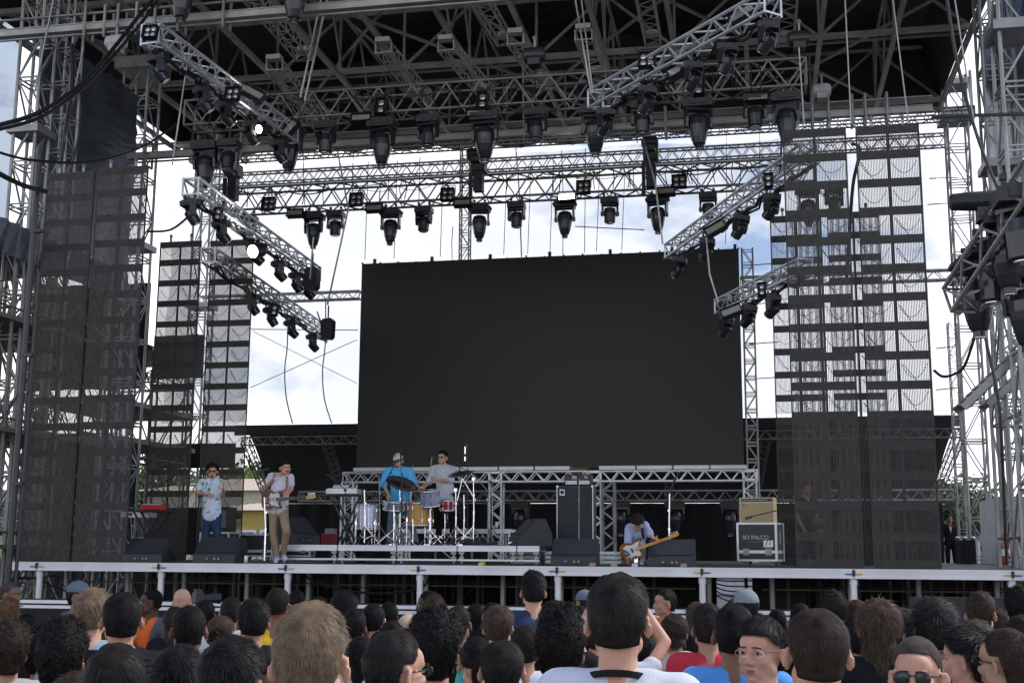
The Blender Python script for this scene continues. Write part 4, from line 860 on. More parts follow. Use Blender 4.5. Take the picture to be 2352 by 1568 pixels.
def hand_shapes(mb, w, dirv, palm_n, curl=.5, s=1.0, side=1):
    d = V(dirv).normalized(); n = V(palm_n); n = (n - d * n.dot(d)).normalized(); l = d.cross(n).normalized() * side
    R = Matrix((l, d, n)).transposed(); w = V(w)
    mb.ell(w + d * .045 * s, (.040 * s, .050 * s, .016 * s), R, 12, 8)
    for k, (off, ln) in enumerate(((-.030, .068), (-.010, .078), (.010, .073), (.029, .058))):
        p = w + d * .085 * s + l * off * s; a = curl * .5; seg = ln / 3
        for q in range(3):
            dd = (d * math.cos(a) + n * math.sin(a)).normalized(); e = p + dd * seg * s * 1.15; mb.cap(p, e, .0085 * s, .0078 * s); p = e; a += curl * .75
    p = w + d * .03 * s - l * .035 * s; e = p + (d * .55 - l * .7 + n * .3).normalized() * .035 * s; mb.cap(p, e, .011 * s, .0095 * s); mb.cap(e, e + (d * .8 - l * .1 + n * .45).normalized() * .03 * s, .0095 * s, .008 * s)

def body_shapes(mb, J, part, s=1.0, sleeve=.6, infl=.0):
    """J: joints dict (Vectors). part: skin | shirt | trousers"""
    g = infl; sh = V(J['shL']) - V(J['shR']); sdv = sh.normalized(); pel = (V(J['hipL']) + V(J['hipR'])) / 2; nk = V(J['neck']); hp = (V(J['hipL']) - V(J['hipR'])).normalized()
    spine = (nk - pel); fr = spine.cross(sdv).normalized()       # back->?
    if part in ('skin', 'shirt'):
        for x in (-1, 1):
            top = nk + sdv * x * .085 * s - spine.normalized() * .10 * s; mid = pel.lerp(nk, .45) + sdv * x * .055 * s
            mb.cap(pel + hp * x * .07 * s, mid, (.092 + g) * s, (.088 + g) * s); mb.cap(mid, top, (.088 + g) * s, (.095 + g) * s)
        mid = pel.lerp(nk, .72); mb.cap(pel.lerp(nk, .2), mid, (.10 + g) * s, (.108 + g) * s)
        for x, k in ((1, 'shL'), (-1, 'shR')):
            q = V(J[k]); mb.cap(nk - spine.normalized() * .035 * s, q, (.052 + g * .8) * s, (.058 + g) * s)
            mb.cap(nk - spine.normalized() * .12 * s + sdv * x * .06 * s, q - spine.normalized() * .03 * s, (.08 + g) * s, (.06 + g) * s)
    if part == 'skin':
        hd = V(J['head']); mb.cap(nk - spine.normalized() * .03 * s, nk.lerp(hd, .75), .064 * s, .056 * s)
        mb.cap(nk - spine.normalized() * .05 * s, nk.lerp(hd, .2), .075 * s, .058 * s)
        head_shapes(mb, J['head'], J['R'], s)
        for k in 'LR':
            mb.cap(J['sh' + k], J['el' + k], .050 * s, .038 * s); mb.cap(J['el' + k], J['wr' + k], .038 * s, .025 * s)
            hd_ = J.get('hand' + k); dd = V(hd_[0]) if hd_ else (V(J['wr' + k]) - V(J['el' + k])); hand_shapes(mb, J['wr' + k], dd, V(hd_[1]) if hd_ else V((0, -1, 0)), hd_[2] if hd_ else .5, s, 1 if k == 'L' else -1)
            mb.cap(J['hip' + k], J['kn' + k], .078 * s, .052 * s); mb.cap(J['kn' + k], J['an' + k], .052 * s, .038 * s)
            t = V(J.get('toe' + k, V(J['an' + k]) + V((0, -.15, -.06)))); mb.cap(V(J['an' + k]) + V((0, 0, -.02)), t, .038 * s, .03 * s)
    if part == 'shirt':
        for k in 'LR':
            a = V(J['sh' + k]); e = V(J['el' + k]); w_ = V(J['wr' + k])
            if sleeve <= 1: mb.cap(a, a.lerp(e, sleeve), (.056 + g) * s, (.052 + g) * s)
            else: mb.cap(a, e, (.054 + g) * s, (.042 + g) * s); mb.cap(e, e.lerp(w_, sleeve - 1), (.042 + g) * s, (.036 + g) * s)
        hem = J.get('hem', 0)
        if hem:
            for x in (-1, 1): mb.cap(pel + hp * x * .07 * s, pel + hp * x * .075 * s - spine.normalized() * hem * s, (.095 + g) * s, (.10 + g) * s)
    if part == 'trousers':
        for x in (-1, 1): mb.cap(pel + hp * x * .06 * s + spine.normalized() * .05 * s, J['hipL'] if x > 0 else J['hipR'], (.098 + g) * s, (.098 + g) * s)
        for k in 'LR':
            mb.cap(J['hip' + k], J['kn' + k], (.086 + g) * s, (.062 + g) * s); mb.cap(J['kn' + k], J['an' + k], (.062 + g) * s, (.05 + g) * s)
    return mb

# ---------------------------------------------------------------- hair (head-local space, cranium centre at head origin)
def skull_r(d):
    x, y, z = d; a = 1 / math.sqrt((x / .076) ** 2 + (y / .096) ** 2 + (z / .085) ** 2)
    return a
HC = V((0, .012, .035))
def hair_mesh(name, th=.014, curl=0., hl_back=-1.0, hl_side=-.12, hl_front=.42, long=0., strands=2600, slen=.03, sw=.0011, lift=.18, fade=True, seed=0, top=0., vol=None, fringe=0., rough=1.0, thin=0.):
    rnd = random.Random(seed); nu, nv = 56, 34; vs = []; fs = []
    def hairline(az):        # az: 0 = back (+y), pi = front
        a = abs((az + PI) % (2 * PI) - PI)
        if a < 1.12: return hl_back
        if a < 1.35: return hl_back + (hl_side - hl_back) * (a - 1.12) / .23
        if a < 1.9: return hl_side
        if a < 2.35: return hl_side + (hl_front - fringe - hl_side) * (a - 1.9) / .45
        return hl_front - fringe
    def surf(az, el, extra=0.):
        d = V((math.sin(az) * math.cos(el), math.cos(az) * math.cos(el), math.sin(el))); hl = hairline(az)
        k = min(1, max(0, (el - hl) / .55)) if fade else min(1, max(0, (el - hl) / .18))
        t = th * (.25 + .75 * k) + top * max(0, math.sin(el)) ** 2
        n = noise.noise(d * 3.1 + V((seed, 0, 0))) * .45 + (noise.noise(d * 8 + V((0, seed, 0))) * .6 + noise.noise(d * 17) * .4) * curl
        r = skull_r(d)
        if el < -.15:
            t0 = min(1, (-.15 - el) / .9); cb = max(0, math.cos(az)); d0 = V((math.sin(az), math.cos(az), -.15)).normalized(); rh0 = skull_r(d0) * .989
            r = (rh0 + ((.0645 + .012 * cb) - rh0) * t0) / math.cos(el) if not long else max(skull_r(d), .066)
        return HC + d * (r + t * (1 + n) + .001 + extra)
    rows = []
    for i in range(nu):
        az = 2 * PI * i / nu; hl = hairline(az); col = []
        for j in range(nv + 1):
            el = PI / 2 - (PI / 2 - hl) * (j / nv); p = surf(az, el)
            if j == nv and not long: p = HC + (p - HC) * .86
            col.append(p)
        if long:
            a = abs((az + PI) % (2 * PI) - PI); f = 1 if a < 1.75 else max(0, 1 - (a - 1.75) / .35)
            b = col[-1]
            for q in range(1, 11):
                u = q / 10; L_ = long * f * (1 - .12 * abs(math.sin(az * 3 + seed))); o = V((b.x * (1 + .28 * u - .5 * u * u * .6), b.y * (1 + .1 * u), b.z - L_ * u)) + V((math.sin(u * 5 + az * 4), math.cos(u * 6 + az * 3), 0)) * .006 * f
                if q == 10: o = V((o.x * .6, o.y * .8, o.z))
                col.append(o)
        rows.append(col)
    m = len(rows[0])
    for col in rows: vs += col
    for i in range(nu):
        for j in range(m - 1):
            a = i * m + j; b = ((i + 1) % nu) * m + j; fs.append((a, a + 1, b + 1, b))
    mb = MB().add(vs, fs)
    # strands
    wh = V((.01, .06, .06)).normalized(); mb.m = 1; ex = nu * (m - 1)
    for _ in range(strands):
        az = rnd.uniform(0, 2 * PI)
        if long and rnd.random() < .45:
            i = rnd.randrange(nu); j = rnd.randrange(nv - 4, m - 2); p = rows[i][j].copy(); d = (rows[i][j + 1] - p); 
            if d.length < 1e-5: continue
            d.normalize(); n = V((p.x, p.y, 0)).normalized()
        else:
            hl = hairline(az); sE = rnd.uniform(math.sin(hl + (0 if long else .11)), 1); el = math.asin(min(1, sE)); p = surf(az, el, -.002 + (.005 if el - hl < .12 and not long else 0)); n = (p - HC).normalized(); t = (n - wh * n.dot(wh)); fl = (n * n.dot(wh) - wh); fl = fl if fl.length > .15 else V((rnd.gauss(0, 1), rnd.gauss(0, 1), 0)); d = fl - n * fl.dot(n); d.z -= .25; d.normalize()
        if curl > .6: d = (d * .2 + V((rnd.gauss(0, 1), rnd.gauss(0, 1), rnd.gauss(0, 1)))); d = (d - n * d.dot(n)).normalized()
        d = (d + V((rnd.gauss(0, 1), rnd.gauss(0, 1), rnd.gauss(0, 1))) * .16 * rough).normalized(); lf = lift * rnd.uniform(.3, 1.6)
        l = slen * rnd.uniform(.6, 1.3) * (1 if long else (.22 + .78 * min(1, max(0, math.asin(max(-1, min(1, n.z))) - hairline(az)) / .5))); wv = d.cross(n).normalized() * sw * rnd.uniform(.6, 1.4)
        p1 = p + (d + n * lf).normalized() * l * .5; cc = (d + n * (lf * (.1 if curl < .6 else -1.2)) + (V((rnd.gauss(0, .5), rnd.gauss(0, .5), rnd.gauss(0, .5))) if curl > .6 else V((0, 0, -.1)))).normalized(); p2 = p1 + cc * l * .5
        mb.m = 1 if rnd.random() < .6 else 2
        mb.add([p - wv, p + wv, p1 + wv * .8, p1 - wv * .8, p2], [(0, 1, 2, 3), (3, 2, 4)])
    mb.m = 0
    return mb, rnd
HAIRC = {'black': (.016, .014, .014), 'soft': (.026, .021, .019), 'dbrown': (.045, .032, .024), 'brown': (.075, .050, .034), 'lbrown': (.20, .14, .09), 'ombre': (.16, .095, .045), 'grey': (.09, .08, .075), 'red': (.085, .045, .027), 'shave': (.10, .08, .075)}
M_HAIR = {k: [mat('hair_%s_%s' % (k, 'abc'[i]), tuple(c * f for c in v), .75 if i == 0 else .55, 0, .3, 30, spec=(.06 if i == 0 else .2)) for i, f in enumerate((.7, .85, 1.18))] for k, v in HAIRC.items()}
def fin_hair(mb, name): return mb.mesh(name, M_HAIR['black'], True)
STY = {}
def sty(k, wf, **kw): mb, r = hair_mesh(k, **kw); STY[k] = [fin_hair(mb, 'hair'), wf]
sty('short', .168, th=.011, strands=16000, slen=.02, sw=.0008, lift=.12, seed=1)
sty('short2', .168, th=.015, strands=5000, slen=.032, seed=2, top=.01, lift=.25, rough=1.6)
sty('short3', .165, th=.010, strands=5000, slen=.022, seed=3)
sty('tall', .168, th=.012, strands=26000, slen=.024, sw=.0007, seed=4, top=.012, lift=.16, rough=1.0)
sty('quiff', .168, th=.010, strands=4000, slen=.035, seed=5, top=.035, lift=.8)
sty('messy', .185, th=.024, strands=5500, slen=.05, seed=6, lift=.3, rough=2.0, curl=.35, hl_back=-1.08, fringe=.1, fade=False)
sty('curly', .205, th=.030, strands=8000, slen=.032, seed=7, curl=.75, lift=.7, rough=3, top=.02, hl_back=-1.08, fade=False)
sty('curly2', .200, th=.027, strands=7000, slen=.03, seed=17, curl=.8, lift=.7, rough=3, top=.03, hl_back=-1.1, fade=False)
sty('afro', .225, th=.045, strands=9000, slen=.03, seed=8, curl=.7, lift=.8, rough=3, top=.01, hl_back=-1.08, fade=False)
sty('buzz', .160, th=.004, strands=5000, slen=.006, sw=.0009, lift=.8, seed=9, hl_back=-.85)
sty('long', .180, th=.018, strands=6000, slen=.06, seed=10, long=.24, lift=.08, rough=.6, hl_back=-.6, hl_side=-.55, fade=False)
sty('longw', .200, th=.024, strands=7000, slen=.05, seed=11, long=.22, curl=.4, lift=.25, rough=1.6, hl_back=-.6, hl_side=-.55, fade=False)
sty('bob', .185, th=.02, strands=5500, slen=.055, seed=12, long=.085, lift=.08, rough=.6, hl_back=-.65, hl_side=-.6, fade=False)
sty('fringe', .175, th=.018, strands=5000, slen=.045, seed=13, fringe=.14, lift=.15, rough=1.4, fade=False)
# ponytail and bun variants
mb, r_ = hair_mesh('p', th=.009, strands=4000, slen=.04, seed=14, lift=.05, rough=.5, hl_back=-.55)
tail = smooth_path([(0, .11, .07), (0, .15, .06), (.01, .16, -.02), (0, .14, -.12), (.01, .12, -.2)], 5)
for i in range(len(tail) - 1): mb.cyl(tail[i], tail[i + 1], .026 * (1 - .6 * i / len(tail)), .026 * (1 - .6 * (i + 1) / len(tail)), 8)
mb.m = 2
for i in range(900):
    q = r_.randrange(len(tail) - 2); p = tail[q] + V((r_.gauss(0, 1), r_.gauss(0, 1), 0)).normalized() * .024 * (1 - .5 * q / len(tail)); d = (tail[q + 1] - tail[q]).normalized(); wv = d.cross(V((0, 1, 0.1))).normalized() * .0012; mb.add([p - wv, p + wv, p + d * .05 + V((r_.gauss(0, .006), r_.gauss(0, .006), 0))], [(0, 1, 2)])
mb.m = 0; STY['pony'] = [fin_hair(mb, 'hair'), .162]
mb, r_ = hair_mesh('b', th=.010, strands=4000, slen=.04, seed=15, lift=.1, rough=.8, hl_back=-.55)
for i in range(60):
    a_ = r_.uniform(0, 6.3); b_ = r_.uniform(0, 6.3); p = V((-.01, .125, .0)) + V((.035 * math.cos(a_), .02 * math.sin(b_), .035 * math.sin(a_))); q = p + V((r_.gauss(0, .02), r_.gauss(0, .01), r_.gauss(0, .02))); mb.tube(smooth_path([p, (p + q) / 2 + V((0, .02, 0)), q, V((-.01, .12, 0))], 3), .004, 4)
mb.m = 0; STY['bun'] = [fin_hair(mb, 'hair'), .165]

SKIN = {k: mat('skin_' + k, c, .5, 0, .07, 14, .05, 90, spec=.3, sss=.12) for k, c in {'light': (.62, .34, .235), 'tan': (.46, .26, .17), 'brown': (.24, .12, .075), 'dark': (.10, .052, .036)}.items()}
_cl = {}
def cloth(c, name='cloth'):
    k = tuple(round(x, 3) for x in c)
    if k not in _cl: _cl[k] = mat('%s_fabric_%d' % (name, len(_cl)), c, .85, 0, .1, 5, .25, 120, spec=.15)
    return _cl[k]
def setm(o, mats):
    for i, m in enumerate(mats):
        o.material_slots[i].link = 'OBJECT'; o.material_slots[i].material = m
M_EYEW = mat('eye_white', (.42, .39, .36), .2, 0, 0); M_IRIS = mat('iris_dark', (.02, .012, .008), .15, 0, 0); M_LIP = mat('lips', (.40, .13, .11), .45, 0, .1); M_BROW = mat('brow_hair', (.02, .015, .012), .8)
def make_local(fn, name, m, sm=False): b = MB(); fn(b); return b.mesh(name, m, sm)
EYE = make_local(lambda b: b.ell((0, 0, 0), (.012, .0105, .0058)), 'eye', M_EYEW, True); IRIS = make_local(lambda b: b.cyl((0, -.0085, 0), (0, -.0112, 0), .0058, .005, n=14), 'iris', M_IRIS)
BROW = make_local(lambda b: (b.bar((-.018, 0, -.002), (.0, -.004, .002), .004, .0045), b.bar((.0, -.004, .002), (.018, .004, -.001), .004, .004)), 'eyebrow', M_BROW)
LIP = make_local(lambda b: (b.ell((0, 0, .003), (.021, .006, .0045)), b.ell((0, .001, -.005), (.018, .006, .005))), 'mouth', M_LIP, True)
def shades_mesh(wide=.029, drop=.019, mt=None):
    b = MB()
    for x in (-1, 1): b.ell((x * .033, -.100, .002), (wide, .006, drop), Matrix.Rotation(x * -.22, 3, 'Z'))
    b.bar((-.01, -.104, .010), (.01, -.104, .010), .004)
    for x in (-1, 1): b.bar((x * .060, -.088, .008), (x * .082, .012, .004), .004, .005)
    return b.mesh('sunglasses', mt or M_BLACKG, True)
def specs_mesh():
    b = MB()
    for x in (-1, 1):
        pts = [(x * .033 + .026 * math.cos(t), -.103 + abs(.02 * math.cos(t)) * .3, .0 + .015 * math.sin(t)) for t in [2 * PI * i / 18 for i in range(19)]]; b.tube(pts, .0013, 4); b.bar((x * .058, -.094, .006), (x * .083, .012, .004), .0022)
    b.bar((-.008, -.103, .004), (.008, -.103, .004), .002); return b.mesh('glasses', M_CHROME)
SHADES = shades_mesh(); SPECS = specs_mesh(); AVIA = shades_mesh(.030, .023)
def cap_mesh(brim=.075):
    b = MB(); vs = []; fs = []; nu, nv = 28, 9
    for j in range(nv + 1):
        el = PI / 2 * (1 - j / nv) - .05 * (j / nv)
        for i in range(nu):
            az = 2 * PI * i / nu; d = V((math.sin(az) * math.cos(el), math.cos(az) * math.cos(el), math.sin(el))); vs.append(HC + V((0, 0, .012)) + d * (skull_r(d) + .016))
    for j in range(nv):
        for i in range(nu): fs.append((j * nu + i, (j + 1) * nu + i, (j + 1) * nu + (i + 1) % nu, j * nu + (i + 1) % nu))
    b.add(vs, fs); b.ell(HC + V((0, 0, .115)), (.008, .008, .005)); crown = b.mesh('cap', M_BLACK, True)
    b = MB(); vs = []; k = 14
    for i in range(k + 1):
        a = -1.15 + 2.3 * i / k; x = .085 * math.sin(a); y = -.085 * math.cos(a); z = .045; vs += [(x, y + .012, z), (x * .92, y + .012 - brim * math.cos(a * .9) ** .6, z - .012 + .012 * abs(math.sin(a))), (x * .92, y + .012 - brim * math.cos(a * .9) ** .6, z - .016 + .012 * abs(math.sin(a))), (x, y + .012, z - .005)]
    b.add(vs, [(4 * i + q, 4 * i + 4 + q, 4 * i + 4 + (q + 1) % 4, 4 * i + (q + 1) % 4) for i in range(k) for q in range(4)]); return crown, b.mesh('visor', M_BLACK, False)
CAPM, VISM = cap_mesh()
def dress_head(t, J, s, hair=None, hc='black', face=False, glasses=None, cap=None, capc=(.1, .12, .15), stache=False, beard=False, sunpush=False):
    hr = Matrix.Translation(V(J['head'])) @ J['R'].to_4x4() @ Matrix.Scale(s, 4)
    def put(me, name, loc=(0, 0, 0), par=None, mats=None, R=None):
        o = lpart(name, me, par or t)
        if par is None: o.matrix_basis = hr @ Matrix.Translation(V(loc)) @ (R or Matrix.Identity(4))
        else: o.location = loc
        if mats: setm(o, mats)
        return o
    if hair:
        h_ = put(STY[hair][0], 'hair', mats=M_HAIR[hc]); h_.matrix_basis = h_.matrix_basis @ Matrix.Diagonal((random.uniform(.97, 1.03), random.uniform(.98, 1.05), random.uniform(.97, 1.07), 1))
    if face:
        for x in (-1, 1):
            e = put(EYE, 'eye', (x * .031, -.0815, .0)); put(IRIS, 'iris', par=e); put(BROW, 'eyebrow', (x * .031, -.0985, .022), R=Matrix.Rotation(x * .1, 4, 'Y'))
        put(LIP, 'mouth', (0, -.0955, -.068))
    if glasses: put(glasses, 'glasses' if glasses is SPECS else 'sunglasses')
    if cap:
        cm_ = cloth(capc, 'cap'); c = put(CAPM, 'cap', mats=[cm_]); v = put(VISM, 'visor', par=c, mats=[cm_])
    if stache: b = MB(); b.ell((-.013, 0, 0), (.016, .007, .006), Matrix.Rotation(.25, 3, 'Y')); b.ell((.013, 0, 0), (.016, .007, .006), Matrix.Rotation(-.25, 3, 'Y')); put(b.mesh('moustache', M_BROW, True), 'moustache', (0, -.101, -.055))
    if beard: b = MB(); b.ell((0, .005, 0), (.022, .016, .018)); put(b.mesh('beard', M_BROW, True), 'beard', (0, -.083, -.1))

# ---------------------------------------------------------------- crowd bodies (shared meshes)
def stand_joints(head_yaw=0., arms='down', facing=0.):
    """person faces +Y (the stage), so the camera sees the back"""
    I = Matrix.Rotation(PI + head_yaw, 3, 'Z')
    J = dict(head=V((0, .015, 1.625)), R=I, neck=V((0, -.01, 1.47)), shL=V((-.185, 0, 1.415)), shR=V((.185, 0, 1.415)), hipL=V((-.09, 0, .93)), hipR=V((.09, 0, .93)),
             knL=V((-.10, .03, .5)), knR=V((.10, .03, .5)), anL=V((-.11, -.01, .08)), anR=V((.11, -.01, .08)), toeL=V((-.13, .14, .03)), toeR=V((.13, .14, .03)))
    if arms == 'down': J.update(elL=V((-.24, .0, 1.13)), elR=V((.24, 0, 1.13)), wrL=V((-.22, .12, .92)), wrR=V((.22, .12, .92)))
    elif arms == 'crossed': J.update(elL=V((-.25, .03, 1.14)), elR=V((.25, .03, 1.14)), wrL=V((.04, .20, 1.22)), wrR=V((-.04, .22, 1.18)), handL=((1, .1, .1), (0, -1, 0), .5), handR=((-1, .1, .1), (0, -1, 0), .5))
    elif arms == 'photo': J.update(elL=V((-.29, .14, 1.60)), elR=V((.29, .14, 1.60)), wrL=V((-.21, .26, 1.80)), wrR=V((.15, .28, 1.80)), handL=((.1, .15, 1), (1, 0, 0), .45), handR=((-.15, .15, 1), (-1, 0, 0), .45))
    elif arms == 'cam': J.update(elL=V((-.27, .14, 1.22)), elR=V((.30, .13, 1.24)), wrL=V((-.02, .25, 1.50)), wrR=V((.15, .20, 1.52)), handL=((.4, .2, .8), (1, 0, 0), .8), handR=((-.1, .1, 1), (-1, 0, 0), .9))
    return J
BODY = {}
def crowd_body(key, hy=0., arms='down', sleeve=.6, vox=.0085):
    J = stand_joints(hy, arms)
    b = remesh(body_shapes(MB(), J, 'skin'), 'body', SKIN['light'], vox, 2)
    s_ = wrinkle(remesh(body_shapes(MB(), J, 'shirt', sleeve=sleeve, infl=.014), 'shirt', cloth((.02, .02, .022)), .014, 3), .009, 8)
    tr = remesh(body_shapes(MB(), J, 'trousers', infl=.006), 'trousers', cloth((.03, .04, .06)), .018, 2)
    BODY[key] = (b, s_, tr, J)
crowd_body('a'); crowd_body('right', hy=-.95); crowd_body('right2', hy=-.55); crowd_body('left', hy=.95); crowd_body('left2', hy=.5)
crowd_body('guard', hy=.35, arms='crossed'); crowd_body('cam', hy=-.5, arms='cam'); crowd_body('guardf', hy=-.6, arms='crossed'); crowd_body('photo', arms='photo', sleeve=.22, vox=.007); crowd_body('turned', hy=2.5, vox=.006)

def crowd(px, top, wd, style, hc, skin, shirt, label, body='a', yaw=None, name='person', group='people in the crowd', **kw):
    wf = STY[style][1] if style else .158
    r = ray(px, top); zc = 1.0; Ht = 1.75 + {'afro': .035, 'curly': .03, 'curly2': .035, 'messy': .015, 'quiff': .03, 'tall': .012}.get(style, 0) if style else 1.745
    K = wf * 2824. / wd                                     # depth for unit scale
    s = CAM_Z / (Ht - r.z * K); s = max(.84, min(1.1, s)); P = V((0, 0, CAM_Z)) + r * (K * s)
    if yaw is None: yaw = math.atan2(-P.x, P.y) * .6 + random.uniform(-.28, .28)
    t = thing(name, (P.x, P.y, 0), label, 'person', group, (0, 0, yaw)); t.scale = (s * random.uniform(.97, 1.03), s, P.z / Ht)
    b, sh, tr, J = BODY[body]
    o = lpart('body', b, t); setm(o, [SKIN[skin]]); o = lpart('shirt', sh, t); setm(o, [cloth(shirt)]); o = lpart('trousers', tr, t)
    setm(o, [cloth(random.choice([(.03, .04, .07), (.02, .02, .02), (.06, .07, .10), (.05, .045, .04)]))])
    dress_head(t, J, 1.0, style, hc, **kw)
    return t, J
BLK = (.014, .014, .016); WHT = (.68, .70, .76); NAVY = (.035, .05, .10); GRY = (.10, .105, .115)
ORG = (.85, .16, .03)
